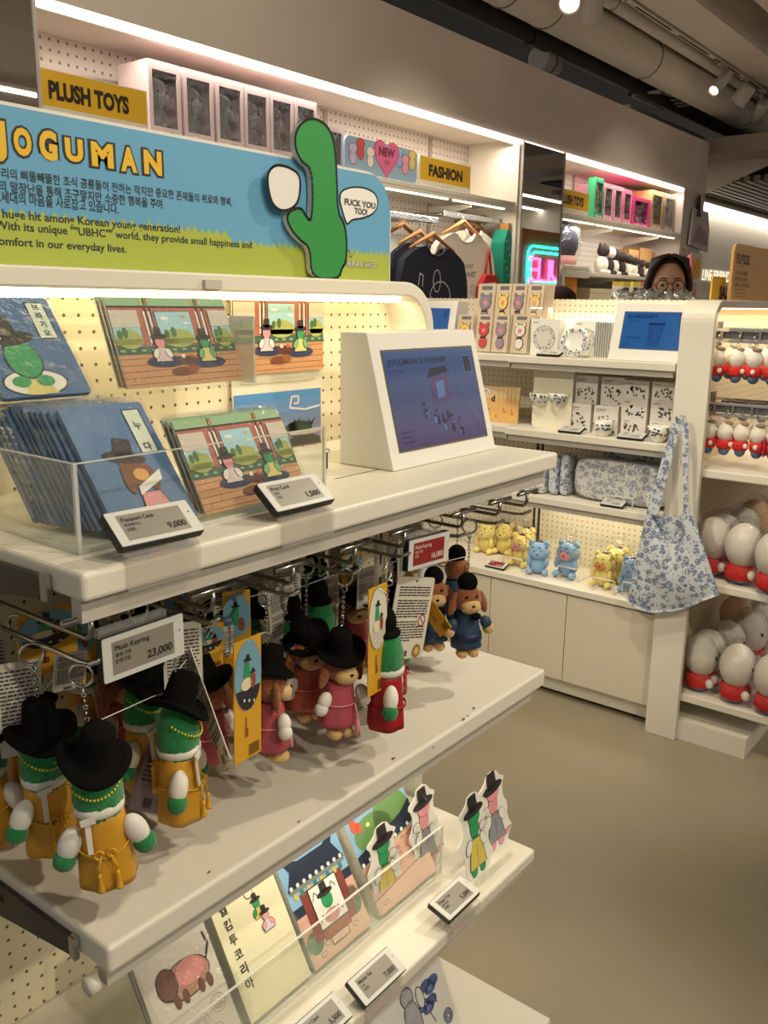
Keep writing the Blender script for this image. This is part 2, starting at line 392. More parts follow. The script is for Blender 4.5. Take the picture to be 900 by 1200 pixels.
# dark pipes in the void above the bulkhead
pm = mat('void_pipe', (84, 80, 74), .6)
for i, (yy, zz, r, lb) in enumerate(((2.85, 2.98, .05, 'dark pipe low in the ceiling void just above the bulkhead'), (3.0, 3.22, .07, 'thick dark pipe in the ceiling void, higher than the others'), (2.62, 2.93, .02, 'thin dark conduit in the ceiling void beside the round duct'))):
    t = thing('ceiling_pipe', lb, 'pipe', (4, yy, zz)); MB().tube([(1, yy, zz), (10.5, yy, zz)], r, pm, 14).build('pipe_body', t)
    for x in (3.2, 4.9, 6.4): MB().ring((x, yy, zz), r+.004, .006, DARK, (1, 0, 0), 16).build('pipe_clamp', t)
t = thing('ceiling_vent', 'pale square ceiling air vent seen in the dark void', 'vent', (6.1, 2.7, 3.1))
o = V(at(792, 116, Z=2.95))
for i in range(4):
    s = .30-.07*i; f = MB(); z = o.z+.01*i
    for (ax, ay, bx, by) in ((-s, -s, s, -s+.03), (-s, s-.03, s, s), (-s, -s, -s+.03, s), (s-.03, -s, s, s)): f.bb((o.x+ax, o.y+ay*.8, z), (o.x+bx, o.y+by*.8, z+.012), duct_m)
    f.build('vent_louver', t)
MB().bb((o.x-.31, o.y-.25, o.z+.045), (o.x+.31, o.y+.25, o.z+.075), pm).build('vent_box', t)
t = thing('pipe_sleeve', 'short pale sleeve on the pipe above the bulkhead edge', 'pipe sleeve', at(640, 72, Y=2.9))
o = at(640, 72, Y=2.9); MB().lathe([(.06, -.09), (.075, -.09), (.075, .09), (.06, .09)], duct_m, 20, Matrix.Translation(o) @ Matrix.Rotation(PI/2, 4, 'Y')).build('sleeve_body', t)
MB().ring(o, .077, .006, mat('duct_band', (120, 112, 104), .5), (1, 0, 0), 20).build('sleeve_band', t)
# lighting track and spotlights
ty, tz = ypt(35.6, 2.66)
t = thing('lighting_track', 'slim pale lighting track along the ceiling beam', 'track', (5, ty, tz))
MB().bb((2.2, ty-.018, tz-.014), (9.8, ty+.018, tz+.02), mat('beam_white', (226, 217, 204), .6)).build('track_rail', t)
for i in range(9): MB().bb((4.2+.62*i, ty-.006, tz-.0165), (4.2+.62*i+.5, ty+.006, tz-.014), BLACK).build('track_slot', t)
sw = mat('lamp_white', (206, 198, 188), .5)
def spotlight(px, py, drop, direction, label, lit, r=.042, L=.16):
    """a track lamp: adapter on the rail, arm, can; the can's face sits near the given picture point"""
    p = at(px, py, Y=ty); d = V(direction).normalized()
    t = thing('spotlight', label, 'spotlight', (p.x, ty, tz), 'track spotlights')
    MB().bb((p.x-.05, ty-.016, tz-.032), (p.x+.05, ty+.016, tz-.0175), sw).build('adapter', t, bevel=.003)
    c = V((p.x, ty, tz-drop))
    MB().tube([(p.x, ty, tz-.03), c], .008, sw).build('arm', t)
    q = d.to_track_quat('Z', 'Y').to_matrix().to_4x4()
    M = Matrix.Translation(c) @ q
    MB().lathe([(.0, -L*.5), (r*.92, -L*.5), (r, -L*.45), (r, L*.5), (r*.86, L*.5), (r*.8, L*.42), (0, L*.42)], sw, 24, M, False).build('lamp_can', t)
    MB().lathe([(0, L*.43), (r*.78, L*.43)], mat('lamp_face', (255, 236, 205), .4, emit=14) if lit else mat('lamp_dark', (60, 55, 50), .4), 24, M, False).build('lamp_lens', t)
spotlight(668, 2, .15, (-.75, -.35, -.75), 'lit round spotlight glowing at the top edge of the picture', True, .055, .12)
spotlight(694, 14, .12, (.55, .25, -.8), 'spotlight can seen from behind, beside the brightest lamp', False, .05, .15)
spotlight(846, 80, .13, (-.8, .15, -.62), 'lit slim tube spotlight first on the track cluster', True, .036, .2)
spotlight(872, 98, .12, (-.1, .55, -.85), 'wide unlit spotlight between the lit tube and the square backed one', False, .055, .13)
spotlight(892, 116, .16, (.5, .5, -.75), 'spotlight at the far end of the track cluster, turned away', False, .045, .14)
# opposite side of the shop, only met in the mirrors
struct(MB().bb((-1, -6.0, 0), (14, -5.9, 3.0), wall_m), 'wall_opposite')
for i in range(5):
    t = thing('ceiling_light', 'straight white ceiling light line met in the mirror', 'light', (6, -1.6-.6*i, 2.9), 'ceiling light lines of the opposite aisle')
    MB().bb((3, -1.64-.8*i, 2.92), (14, -1.58-.8*i, 2.935), LED).build('light_tube', t); MB().bb((3, -1.67-.8*i, 2.935), (14, -1.55-.8*i, 2.96), CREAM).build('lamp_channel', t)
# ================================================================== near gondola
PEG = peg_mat('pegboard_cream', (230, 220, 192), 0.0215, 0.0024, (0, 2))
PEGY = peg_mat('pegboard_side', (230, 220, 192), 0.0215, 0.0026, (1, 2))
def portal(x0, x1, y0, y1, top, th, r, parent, name, m, z0=0.0, sides=(True, True)):
    """header beam with end posts joined by rounded corners, swept along Y"""
    def path(off):
        p = []
        if sides[0]: p.append((x0+off, z0)); p += [(x0+r-(r-off)*math.cos(a), top-r+(r-off)*math.sin(a)) for a in [PI/2*i/8 for i in range(9)]]
        else: p.append((x0, top-off))
        if sides[1]: p += [(x1-r+(r-off)*math.sin(a), top-r+(r-off)*math.cos(a)) for a in [PI/2*i/8 for i in range(9)]]; p.append((x1-off, z0))
        else: p.append((x1, top-off))
        return p
    a, b_ = path(0), path(th); n = len(a); b = MB()
    vs = [V((x, y0, z)) for x, z in a]+[V((x, y0, z)) for x, z in b_]+[V((x, y1, z)) for x, z in a]+[V((x, y1, z)) for x, z in b_]
    fs = []
    for i in range(n-1):
        fs += [(i, i+1, n+i+1, n+i), (2*n+i, 3*n+i, 3*n+i+1, 2*n+i+1), (i, 2*n+i, 2*n+i+1, i+1), (n+i, n+i+1, 3*n+i+1, 3*n+i)]
    fs += [(0, n, 3*n, 2*n), (n-1, 3*n-1, 4*n-1, 2*n-1)]
    b.add(vs, fs, m); o = b.build(name, parent)
    md = o.modifiers.new('edge', 'BEVEL'); md.width = .003; md.segments = 2; md.limit_method = 'ANGLE'; md.angle_limit = math.radians(50)
    return o
g = thing('display_gondola', 'cream retail gondola holding the green hatted keyrings, four shelves below the printed banner', 'shelving', (0.88, 1.0, 0))
portal(0.30, 1.362, 0.962, 1.11, 1.487, 0.024, 0.085, g, 'portal_frame', CREAM)
MB().bb((0.32, 1.045, 0.05), (1.34, 1.06, 1.455), PEG).build('pegboard', g)
for x in (.3, 1.325):
    b = MB(); b.bb((x+.012 if x < 1 else x-.03, 1.036, 0.05), (x+.03 if x < 1 else x-.012, 1.046, 1.40), GREYW)
    for k in range(26): b.bb((x+.018 if x < 1 else x-.023, 1.0352, 0.1+k*.05), (x+.023 if x < 1 else x-.018, 1.0362, .125+k*.05), DARK)
    b.build('slotted_upright', g)
MB().bb((0.34, .985, 1.452), (1.29, 1.03, 1.463), mat('header_led', (255, 232, 180), .5, emit=3.2)).build('header_light', g)
MB().bb((0.815, .956, 1.466), (.845, .9615, 1.478), GREYW).build('banner_clip', g)
MB().bb((0.32, 0.70, 0.0), (1.34, 1.05, 0.07), CREAM).build('base_plinth', g)
X0, X1 = 0.424, 1.328
def deck(z, y0, name='shelf', th=.028, y1=1.044):
    o = MB().bb((X0, y0, z-th), (X1, y1, z), CREAM).build(name, g, bevel=.005, seg=3)
    MB().bb((X0+.006, y0+.014, z-th-.024), (X1-.02, y0+.03, z-th-.0005), GREYW).build('price_rail', o)
    for x in (X0-.006, X1+.001):
        MB().prism([(1.043, z-.02), (y0+.06, z-.012), (y0+.06, z-.034), (1.043, z-.085)], Fr((x, 0, 0), (0, 1, 0), (0, 0, 1)), .005, DARK).build('bracket', o)
        MB().cyl((x-.004, y0+.2, z-.034), (x+.001, y0+.2, z-.034), .004, STEEL, 12).build('screw', o)
        MB().bb((x-.001, y0+.05, z-.036), (x+.005, y0+.06, z-.010), SILVER).build('bracket_tip', o)
    return o
sU = deck(1.211, .677); sL = deck(.821, .677, th=.031); sD = deck(.46, .676, th=.024); sB = deck(.117, .622, th=.03)
MB().tube([(X0-.012, .70, .772), (X0-.001, .70, .772)], .010, CREAM, 14).build('rail_end_knob', sL)
# chipped paint on the worn shelf
chip = mat('chipped_board', (120, 92, 62), .8); b = MB(); rr = random.Random(3)
for px, py, w_ in ((555, 830, .011), (548, 839, .006), (543, 843, .012), (461, 889, .010), (508, 876, .007), (350, 963, .006), (245, 1022, .006)):
    o = at(px, py, Z=.8214); n = 8
    b.poly(Fr(o, (1, 0.2, 0), (0, 1, 0)), [(w_*.5*math.cos(2*PI*i/n)*rr.uniform(.6, 1.1), w_*.25*math.sin(2*PI*i/n)*rr.uniform(.6, 1.2)) for i in range(n)], chip)
b.build('paint_chip', sL)
# seam line in the top shelf
MB().bb((.905, .80, 1.2112), (1.0, .802, 1.2115), DARK).build('seam', sU)
# ------------------------------------------------------------------ printed banner
BY = 1.0
ban = thing('header_banner', 'wide printed banner of blue sky and green meadow with yellow bubble lettering', 'sign', (.85, BY, 1.487))
sky_m = flat(98, 160, 200); mead = flat(166, 178, 70); edge_m = flat(222, 220, 212); out_m = flat(34, 38, 40)
xL = .30; xR = at(457, 331, Y=BY).x; zT = at(200, 156.2, Y=BY).z; zB = 1.4875
bf = Fr((0, BY, 0), (1, 0, 0), (0, 0, 1))
r_ = .07
prof = [(xL, zB), (xR, zB), (xR, zT-r_)] + [(xR-r_+r_*math.sin(PI/2-a), zT-r_+r_*math.cos(PI/2-a)) for a in [PI/2*i/8 for i in range(1, 9)]] + [(xL, zT)]
MB().prism(prof, bf, 0, edge_m, -.012).build('board', ban)
b = MB(); ins = .0022
b.poly(bf, [(x-(ins if x > xR-.001 else 0), min(z, zT-.004)) for x, z in prof], sky_m, 1)
zg = zB + .042; pts = [(xL, zB), (xR-ins, zB), (xR-ins, zg)]; k = 0; x = xR-ins
rr = random.Random(5)
while x > xL:
    hgt = .0 if .86 < x < .1 else .010
    x -= rr.uniform(.006, .010); pts.append((x, zg+hgt*rr.uniform(.6, 1.1)+(.012 if x < .9 else 0))); x -= rr.uniform(.004, .007); pts.append((x, zg+(.012 if x < .9 else 0)))
pts.append((xL, zg+.012)); b.poly(bf, pts, mead, 2); b.build('printed_scene', ban)
def bx(px, py): p = at(px, py, Y=BY); return p.x, p.z
b = MB()
(xa, za), (xb, zb) = bx(-16, 197), bx(191, 205)
ltrs = [('J', -14, 10, 180, 142), ('O', 14, 40, 184, 151), ('G', 44, 70, 189, 154), ('U', 74, 100, 191, 163), ('M', 104, 136, 197, 168), ('A', 139, 163, 203, 173), ('N', 166, 192, 206, 177)]
YEL = flat(225, 180, 40)
for ch, pa, pb, yb, yt in ltrs:
    x0, z0 = bx(pa, yb-1); x1, _ = bx(pb, yb); z1 = bx((pa+pb)/2, yt+4)[1]; s_ = (z1-z0)/.73
    b.text(bf, ch, (x0+x1)/2, z0+.004, s_, out_m, 3, .125, 'c', fit=(x1-x0)*1.0)
    b.text(bf, ch, (x0+x1)/2, z0+.004, s_, YEL, 5, .055, 'c', fit=(x1-x0)*.80)
b.build('title_lettering', ban)
b = MB(); TXT = flat(38, 44, 44)
def tline(t, p0, p1, hpx, bold=.012):
    x0, z0 = bx(*p0); x1, z1 = bx(*p1); zt = bx(p1[0], p1[1]-hpx)[1]
    b.text(bf, t, x0, z1, (zt-z1)/.74, TXT, 3, bold, 'l', fit=x1-x0)
tline('세 마리의 삐뚤빼뚤한 초식 공룡들이 전하는 작지만 중요한 존재들의 위로와 행복,', (-22, 208), (272, 241), 8)
tline('특유의 말장난을 통해 조구맣지만 소중한 행복을 주며', (-22, 224), (190, 244), 9)
tline('MZ세대의 마음을 사로잡고 있습니다.', (-14, 238), (139, 250), 10)
tline('A huge hit among Korean young generation!', (-12, 256), (211, 273), 9, .02)
tline('With its unique ""UBHC"" world, they provide small happiness and', (-6, 271), (295, 291), 8, .02)
tline('comfort in our everyday lives.', (-8, 287), (148, 296), 9, .02)
b.build('printed_text', ban)
# green cutout rising over the banner, plain and without a face
GRN = flat(40, 140, 66)
cf = Fr((0, BY-.012, 0), (1, 0, 0), (0, 0, 1))
def outline(pxs, grow=0.0):
    P = [bx(*q) for q in pxs]; cx = sum(p[0] for p in P)/len(P); cz = sum(p[1] for p in P)/len(P)
    return [(x+(x-cx)/max(1e-6, math.hypot(x-cx, z-cz))*grow, z+(z-cz)/max(1e-6, math.hypot(x-cx, z-cz))*grow) for x, z in P]
trunk = [(358, 327), (357, 290), (345, 282), (333, 268), (328, 251), (345, 242), (352, 254), (358, 261), (360, 230), (358, 198), (346, 190), (339, 175), (339, 158), (346, 145), (358, 139), (372, 144), (382, 157), (386, 175), (388, 210), (389, 250), (397, 262), (400, 283), (399, 308), (394, 314), (391, 327)]
def smooth(P, n=2):
    for _ in range(n):
        Q = []
        for i in range(len(P)):
            a, c = P[i], P[(i+1) % len(P)]; Q += [(a[0]*.75+c[0]*.25, a[1]*.75+c[1]*.25), (a[0]*.25+c[0]*.75, a[1]*.25+c[1]*.75)]
        P = Q
    return P
def tri_poly(b, fr, P, m, L):
    """concave outline, filled"""
    from mathutils.geometry import tessellate_polygon
    tris = tessellate_polygon([[V((x, y, 0)) for x, y in P]])
    return b.add([fr.p(x, y, L*.00025) for x, y in P], [tuple(t) if (V(P[t[1]])-V(P[t[0]])).cross(V(P[t[2]])-V(P[t[0]])) > 0 else tuple(reversed(t)) for t in tris], m)
tp = smooth([bx(*q) for q in trunk]); tp = [p for p in tp]
b = MB(); tri_poly(b, cf, tp, GRN, 1); n = len(tp)
b.line(cf, tp, .0042, out_m, 2, True)
b.add([cf.p(x, y, .00025) for x, y in tp]+[cf.p(x, y, -.010) for x, y in tp], [(i, (i+1) % n, n+(i+1) % n, n+i) for i in range(n)], edge_m)
b.build('green_cutout', ban)
b = MB(); wp = smooth([bx(*q) for q in [(322, 248), (312, 240), (307, 222), (306, 205), (312, 196), (320, 194), (332, 197), (344, 205), (345, 222), (342, 238), (334, 246)]])
tri_poly(b, cf, wp, flat(224, 222, 216), 3); b.line(cf, wp, .004, out_m, 4, True); b.build('white_blossom_cutout', ban)
b = MB(); sp_ = smooth([bx(*q) for q in [(405, 261), (400, 245), (397, 232), (400, 223), (412, 219), (428, 220), (440, 227), (443, 240), (437, 251), (424, 256), (412, 257), (407, 263)]])
tri_poly(b, bf, sp_, flat(232, 230, 224), 4); b.line(bf, sp_, .0028, out_m, 5, True)
(x0, z0), (x1, _), zt = bx(402, 241), bx(440, 246), bx(420, 230)[1]
b.text(bf, 'FUCK YOU', (x0+x1)/2, (bx(420, 242)[1]), .0135, out_m, 6, .03, 'c', fit=(x1-x0)*.95)
b.text(bf, 'TOO!', (x0+x1)/2+.002, (bx(420, 251)[1]), .0135, out_m, 6, .03, 'c')
b.build('speech_bubble', ban)
b = MB(); (x0, z0), (x1, _) = bx(406, 312), bx(441, 313)
for s_, m, L in ((.06, out_m, 3), (.0, flat(230, 228, 220), 4)): b.text(bf, 'BRACHIO', (x0+x1)/2, z0, .012, m, L, s_, 'c', fit=(x1-x0)*(1 if L == 3 else .95))
b.line(bf, [bx(404, 290), bx(410, 296), bx(411, 302)], .0012, out_m, 3); b.line(bf, [bx(408, 300), bx(411, 302), bx(413, 298)], .0012, out_m, 3)
b.build('small_caption', ban)
# ------------------------------------------------------------------ electronic price tags
FACE = mat('tag_face', (205, 205, 200), .4); LCD = mat('tag_lcd', (138, 132, 122), .35); LCDR = mat('tag_lcd_red', (140, 38, 40), .35); TXTD = flat(34, 32, 32); TXTW = flat(214, 196, 190)
CLIP = clear_mat('clip_acrylic', (250, 248, 246), 0.04, 0.05, 0.02, milk=.12)
def price_tag(o, u, v, w, h, label, title, sub, price, red=False, holder='clip', shelf_y=None, shelf_z=None, small=False):
    fr = Fr(o, u, v); c = fr.p(w/2, 0); t = thing('price_tag', label, 'price tag', c, 'electronic price tags')
    MB().prism(rrect(0, 0, w, h, .003), fr, 0, BLACK, -.009).build('casing', t, bevel=.001)
    MB().prism(rrect(.0012, .0012, w-.0024, h-.0024, .002), fr, .0008, FACE, 0.0).build('front_face', t)
    s = MB(); a, bt = w*.115, h*.145
    lcd_ = LCDR if red else mat('tag_lcd_glare', (190, 188, 180), .35) if holder == 'flat' else LCD  # flat tags get a paler screen, glare put into its colour
    s.poly(fr, [(a, bt), (w*.86, bt), (w*.86, h-bt), (a, h-bt)], lcd_, 4)
    s.oval(fr, w*.935, h*.62, w*.008, w*.012, TXTD if not red else LCD, 4)
    m = TXTW if red else TXTD
    if title: s.text(fr, title, w*.15, h*.66, h*.155, m, 6, .012)
    if sub:
        for i, q in enumerate(sub): s.text(fr, q, w*.15, h*(.52-.13*i), h*.10, m, 6, .01)
    if price: s.text(fr, price, w*.83, h*.26, h*.24, m, 6, .02, 'r')
    s.build('screen', t)
    if holder == 'clip':
        b = MB()   # acrylic clip: tilted back plate, bent foot, front flap on the shelf edge
        b.prism([(w*.06, -.004), (w*.94, -.004), (w*.94, h*.9), (w*.06, h*.9)], fr, -.0105, CLIP, -.0125)
        p = fr.p(w*.06, -.004, -.012); q = fr.p(w*.94, -.004, -.012)
        if shelf_y is not None:
            zz = shelf_z
            b.bb((p.x, shelf_y-.002, zz+.0006), (q.x, p.y+.02, zz+.0026), CLIP); b.bb((p.x, shelf_y-.004, zz-.028), (q.x, shelf_y-.002, zz+.0026), CLIP)
            b.bb((p.x+.002, p.y-.004, zz+.0026), (q.x-.002, p.y-.002, max(zz+.003, p.z)), CLIP)
        b.build('holder_clip', t)
    elif holder == 'hang':
        b = MB(); b.prism([(w*.0, h*.99), (w*.80, h*.99), (w*.80, h*1.16), (w*.0, h*1.16)], fr, -.002, CLIP, -.010)
        b.build('holder_clip', t)
    return t
def tag_px(bl, br, tl, Y, *a, **k):
    o = at(*bl, Y=Y); r = at(*br, Y=Y); tp_ = at(*tl, X=o.x)
    return price_tag(o, r-o, tp_-o, (r-o).length, (tp_-o).length, *a, **k)
tag_px((143, 643), (241, 621.7), (117.5, 602.5), .672, 'electronic price tag reading 9,000 before the blue passport cases', 'Passport Case', ('여권케이스', '브랜드'), '9,000', shelf_y=.677, shelf_z=1.211)
tag_px((325, 601.5), (393.5, 585.2), (298.7, 567.3), .676, 'electronic price tag reading 1,500 before the room postcards', 'Post Card', ('엽서', '카드'), '1,500', shelf_y=.677, shelf_z=1.211)
# ------------------------------------------------------------------ acrylic step tray with passport cases and postcards
def panel(b, lo, hi, m=ACRYL): b.bb(lo, hi, m)
ty0, ty1 = .733, .86; tx0, tx1 = .458, .810; tz = 1.211
t = thing('acrylic_tray', 'clear two level acrylic tray holding blue passport cases and postcards', 'tray', (.7, .8, tz))
b = MB(); b.bb((tx0, ty0, tz+.001), (tx1, .98, tz+.004), ACRYL); b.build('tray_floor', t)
MB().bb((tx0, ty0, tz+.004), (tx1, ty0+.003, tz+.088), ACRYL).build('front_wall', t)
MB().bb((tx0, ty0+.003, tz+.004), (tx0+.003, .98, tz+.088), ACRYL).build('side_wall', t)
MB().bb((tx1-.003, ty0+.003, tz+.004), (tx1, .98, tz+.088), ACRYL).build('side_wall', t)
MB().bb((tx0+.004, .885, tz+.128), (tx1+.03, .98, tz+.131), ACRYL).build('step_floor', t)
MB().bb((tx0+.004, .885, tz+.131), (tx1+.03, .888, tz+.222), ACRYL).build('step_front', t)
MB().bb((tx1+.027, .888, tz+.131), (tx1+.03, .98, tz+.220), EDGE).build('step_side', t)
b = MB()
for lo, hi in (((tx0-.0008, ty0-.0008, tz+.004), (tx0+.0032, ty0+.003, tz+.089)), ((tx0-.0008, ty0-.0008, tz+.0005), (tx1, ty0+.003, tz+.0042)), ((tx0-.0008, ty0, tz+.0005), (tx0+.003, .97, tz+.0042)), ((tx0, ty0-.0004, tz+.0878), (tx1, ty0+.0032, tz+.0888)), ((tx0-.0003, ty0, tz+.0878), (tx0+.0032, .98, tz+.0888)), ((tx1-.003, ty0-.0005, tz+.004), (tx1+.0003, ty0+.003, tz+.0885))): b.bb(lo, hi, EDGE)
b.build('polished_edges', t)
CASE = mat('case_blue', (72, 108, 152), .45, vary=.05, vscale=30); CASED = mat('case_navy_edge', (44, 60, 104), .45); SKIN = flat(226, 150, 160); HAT = flat(48, 42, 42); ROBE = flat(222, 150, 150); BRN = flat(122, 74, 50); WHT = flat(232, 230, 222); MINT = flat(206, 216, 200); GRN2 = flat(46, 150, 92)
def hat_print(b, fr, x, y, s, m=None, L=4, rot=0.0):
    m = m or HAT
    b.oval(fr, x, y, s*1.0, s*.30, m, L, rot); c, n_ = math.cos(rot), math.sin(rot)
    b.poly(fr, [(x+(dx*c-dy*n_)*s, y+(dx*n_+dy*c)*s) for dx, dy in ((-.45, 0), (.45, 0), (.40, .95), (-.40, .95))], m, L)
def figure(b, fr, x, y, s, skin, robe, sleeve, L=3, arms=True):
    """small plain seated figure in a hat: robe, head, sleeves"""
    o = out_m
    b.poly(fr, [(x-s*.62, y), (x+s*.62, y), (x+s*.30, y+s*.85), (x-s*.30, y+s*.85)], o, L); b.poly(fr, [(x-s*.55, y+s*.05), (x+s*.55, y+s*.05), (x+s*.25, y+s*.82), (x-s*.25, y+s*.82)], robe, L+1)
    b.oval(fr, x, y+s*1.15, s*.36, s*.42, o, L); b.oval(fr, x, y+s*1.15, s*.31, s*.37, skin, L+1)
    if arms:
        for k in (-1, 1): b.oval(fr, x+k*s*.42, y+s*.5, s*.22, s*.34, o, L+1, k*.5); b.oval(fr, x+k*s*.42, y+s*.5, s*.17, s*.29, sleeve, L+2, k*.5)
    hat_print(b, fr, x, y+s*1.45, s*.55, None, L+2)
def passport(o, u, v, w, h, label, label_txt, hero, thick=.007):
    fr = Fr(o, u, v); t = thing('passport_case', label, 'passport case', fr.p(w/2, 0), 'blue passport cases in the tray')
    MB().prism(rrect(0, 0, w, h, .004), fr, 0, CASE, -thick).build('cover', t, bevel=.001)
    if hero:
        b = MB()
        b.rect(fr, w*.70, h*.56, w*.22, h*.38, out_m, 1); b.rect(fr, w*.715, h*.57, w*.19, h*.36, MINT, 2)
        for i, ch in enumerate(label_txt): b.text(fr, ch, w*.81, h*(.93-.36/len(label_txt)*(i+1)+.02), h*.072, TXTD, 4, .02, 'c')
        if hero == 'green':
            b.oval(fr, w*.42, h*.13, w*.36, h*.13, out_m, 2); b.oval(fr, w*.42, h*.13, w*.34, h*.12, WHT, 3); b.poly(fr, [(w*.28, 0.002), (w*.62, .002), (w*.55, h*.16), (w*.33, h*.16)], flat(214, 200, 120), 4)
            b.oval(fr, w*.40, h*.36, w*.20, h*.20, out_m, 4); b.oval(fr, w*.40, h*.36, w*.185, h*.185, GRN2, 5); hat_print(b, fr, w*.33, h*.56, w*.30, HAT, 6, .12)
            for k in (-1, 1): b.oval(fr, w*(.40+k*.13), h*.14, w*.10, h*.055, GRN2, 6)
        else:
            b.poly(fr, [(w*.40, h*.02), (w*.80, h*.02), (w*.70, h*.26), (w*.46, h*.26)], out_m, 3); b.poly(fr, [(w*.415, h*.03), (w*.785, h*.03), (w*.69, h*.255), (w*.47, h*.255)], ROBE, 4)
            b.oval(fr, w*.52, h*.44, w*.17, h*.12, BRN, 4); b.oval(fr, w*.40, h*.36, w*.06, h*.10, BRN, 5); b.oval(fr, w*.68, h*.36, w*.06, h*.10, BRN, 5); b.oval(fr, w*.56, h*.40, w*.09, h*.05, flat(214, 160, 90), 6)
            hat_print(b, fr, w*.47, h*.55, w*.24, HAT, 6, -.25)
            b.poly(fr, [(w*.45, h*.24), (w*.78, h*.34), (w*.80, h*.42), (w*.47, h*.31)], WHT, 6)
        b.build('cover_print', t)
    MB().prism(rrect(-.003, .0005, w+.006, h+.006, .002), fr, .0016, FILM, -thick-.0012).build('clear_sleeve', t)
    return t
# rear level: one green fronted case, postcards
r = at(108, 451, Y=.895); tp_ = at(52, 339, X=r.x)
vv = V((0, tp_.y-r.y, tp_.z-r.z))
passport(V((r.x-.108, .895, tz+.1355)), (1, 0, 0), vv, .108, vv.length*.99, 'blue passport case with a green hatted cartoon, alone on the upper step', '브라기오', 'green')
for i in range(2): passport(V((r.x-.108, .903+.009*i, tz+.1355)), (1, 0, 0), vv, .108, vv.length*.98, 'plain backed blue passport case behind the green fronted one', '', None)
# lower level: a leaning row, the front one printed with a brown hatted cartoon
rr = random.Random(11)
fo = V((at(139, 640, Y=.745).x, .745, tz+.0085)); fr_r = at(226, 612, Y=.745).x; tp_ = at(66, 479, X=fo.x); vv = V((0, tp_.y-fo.y, tp_.z-fo.z))
wd = at(150, 478, Y=tp_.y).x-tp_.x
passport(fo, (1, 0, 0), vv, .105, vv.length, 'blue passport case with a brown hatted dog cartoon, front of the leaning row', '누다', 'brown')
for i in range(12):
    k = i+1
    passport(V((fo.x-.0022*k-rr.uniform(0, .003), .7487+.0086*k, tz+.0085)), (1, 0, 0), vv, .105, vv.length*rr.uniform(.97, 1.0), 'blue passport case standing in the tray row behind the brown hatted one', '', None, .0045)
# postcards
def room_print(b, fr, w, h, L=1):
    """a painted hall with pillars, open windows on hills and two small hatted figures at a low table"""
    wood, post, rail, hill, skyc, blind, roof = flat(204, 150, 108), flat(176, 104, 84), flat(60, 96, 76), flat(166, 174, 96), flat(160, 206, 216), flat(202, 194, 180), flat(146, 184, 142)
    b.rect(fr, 0, 0, w, h, wood, L)
    for i in range(5): b.line(fr, [(0, h*(.03+.07*i)), (w, h*(.05+.07*i))], h*.006, flat(120, 78, 52), L+1)
    for i in range(9): x = w*(.06+.11*i); y = h*(.04+.07*(i % 4)); b.line(fr, [(x, y), (x+w*.02, y+h*.07)], h*.005, flat(120, 78, 52), L+1)
    b.rect(fr, 0, h*.40, w, h*.60, post, L+1); b.rect(fr, 0, h*.36, w, h*.09, rail, L+2)
    for i in range(12): b.rect(fr, w*(.02+.083*i), h*.39, w*.035, h*.025, flat(150, 170, 130), L+3)
    b.rect(fr, 0, h*.90, w, h*.10, roof, L+2); b.rect(fr, 0, h*.885, w, h*.018, out_m, L+3)
    for x0, x1 in ((.0, .22), (.36, .66), (.82, 1.0)):
        b.rect(fr, w*x0, h*.46, w*(x1-x0), h*.38, out_m, L+3); b.rect(fr, w*x0+.0006, h*.465, w*(x1-x0)-.0012, h*.37, skyc, L+4)
        b.oval(fr, w*(x0+x1)/2, h*.53, w*(x1-x0)*.46, h*.11, hill, L+5); b.rect(fr, w*x0+.0006, h*.465, w*(x1-x0)-.0012, h*.06, hill, L+5)
        b.oval(fr, w*(x0*.6+x1*.4), h*.60, w*.022, h*.06, flat(70, 110, 70), L+6); b.oval(fr, w*(x0*.8+x1*.2), h*.58, w*.02, h*.05, flat(70, 110, 70), L+6)
    b.rect(fr, 0, h*.66, w*.22, h*.19, blind, L+7); b.rect(fr, w*.82, h*.66, w*.18, h*.19, blind, L+7)
    b.oval(fr, w*.60, h*.78, w*.014, w*.014, flat(232, 170, 70), L+6); b.oval(fr, w*.43, h*.76, w*.04, h*.02, WHT, L+6); b.oval(fr, w*.61, h*.70, w*.035, h*.016, WHT, L+6)
    for x in (.27, .31, .71, .76): b.rect(fr, w*x, h*.48, w*.016, h*.36, WHT, L+4); b.rect(fr, w*x+w*.016, h*.46, w*.012, h*.42, out_m, L+4)
    for x in (.27, .70):
        for k in range(3): b.rect(fr, w*(x+.022*k), h*.91, w*.013, h*.08, (flat(226, 180, 70), flat(40, 90, 60), flat(190, 90, 60))[k], L+4)
    b.oval(fr, w*.36, h*.27, w*.16, h*.065, flat(44, 56, 92), L+5); b.oval(fr, w*.72, h*.24, w*.15, h*.065, flat(44, 56, 92), L+5)
    figure(b, fr, w*.34, h*.26, h*.20, SKIN, flat(222, 200, 200), WHT, L+7); figure(b, fr, w*.72, h*.24, h*.20, GRN2, flat(220, 206, 130), flat(120, 180, 120), L+7)
    b.oval(fr, w*.54, h*.27, w*.09, h*.05, flat(84, 46, 38), L+6); b.rect(fr, w*.49, h*.30, w*.03, h*.04, WHT, L+7); b.rect(fr, w*.56, h*.30, w*.03, h*.04, flat(190, 90, 60), L+7)
    b.oval(fr, w*.47, h*.15, w*.09, h*.05, flat(120, 64, 44), L+6); b.oval(fr, w*.56, h*.17, w*.05, h*.05, flat(150, 84, 56), L+7)
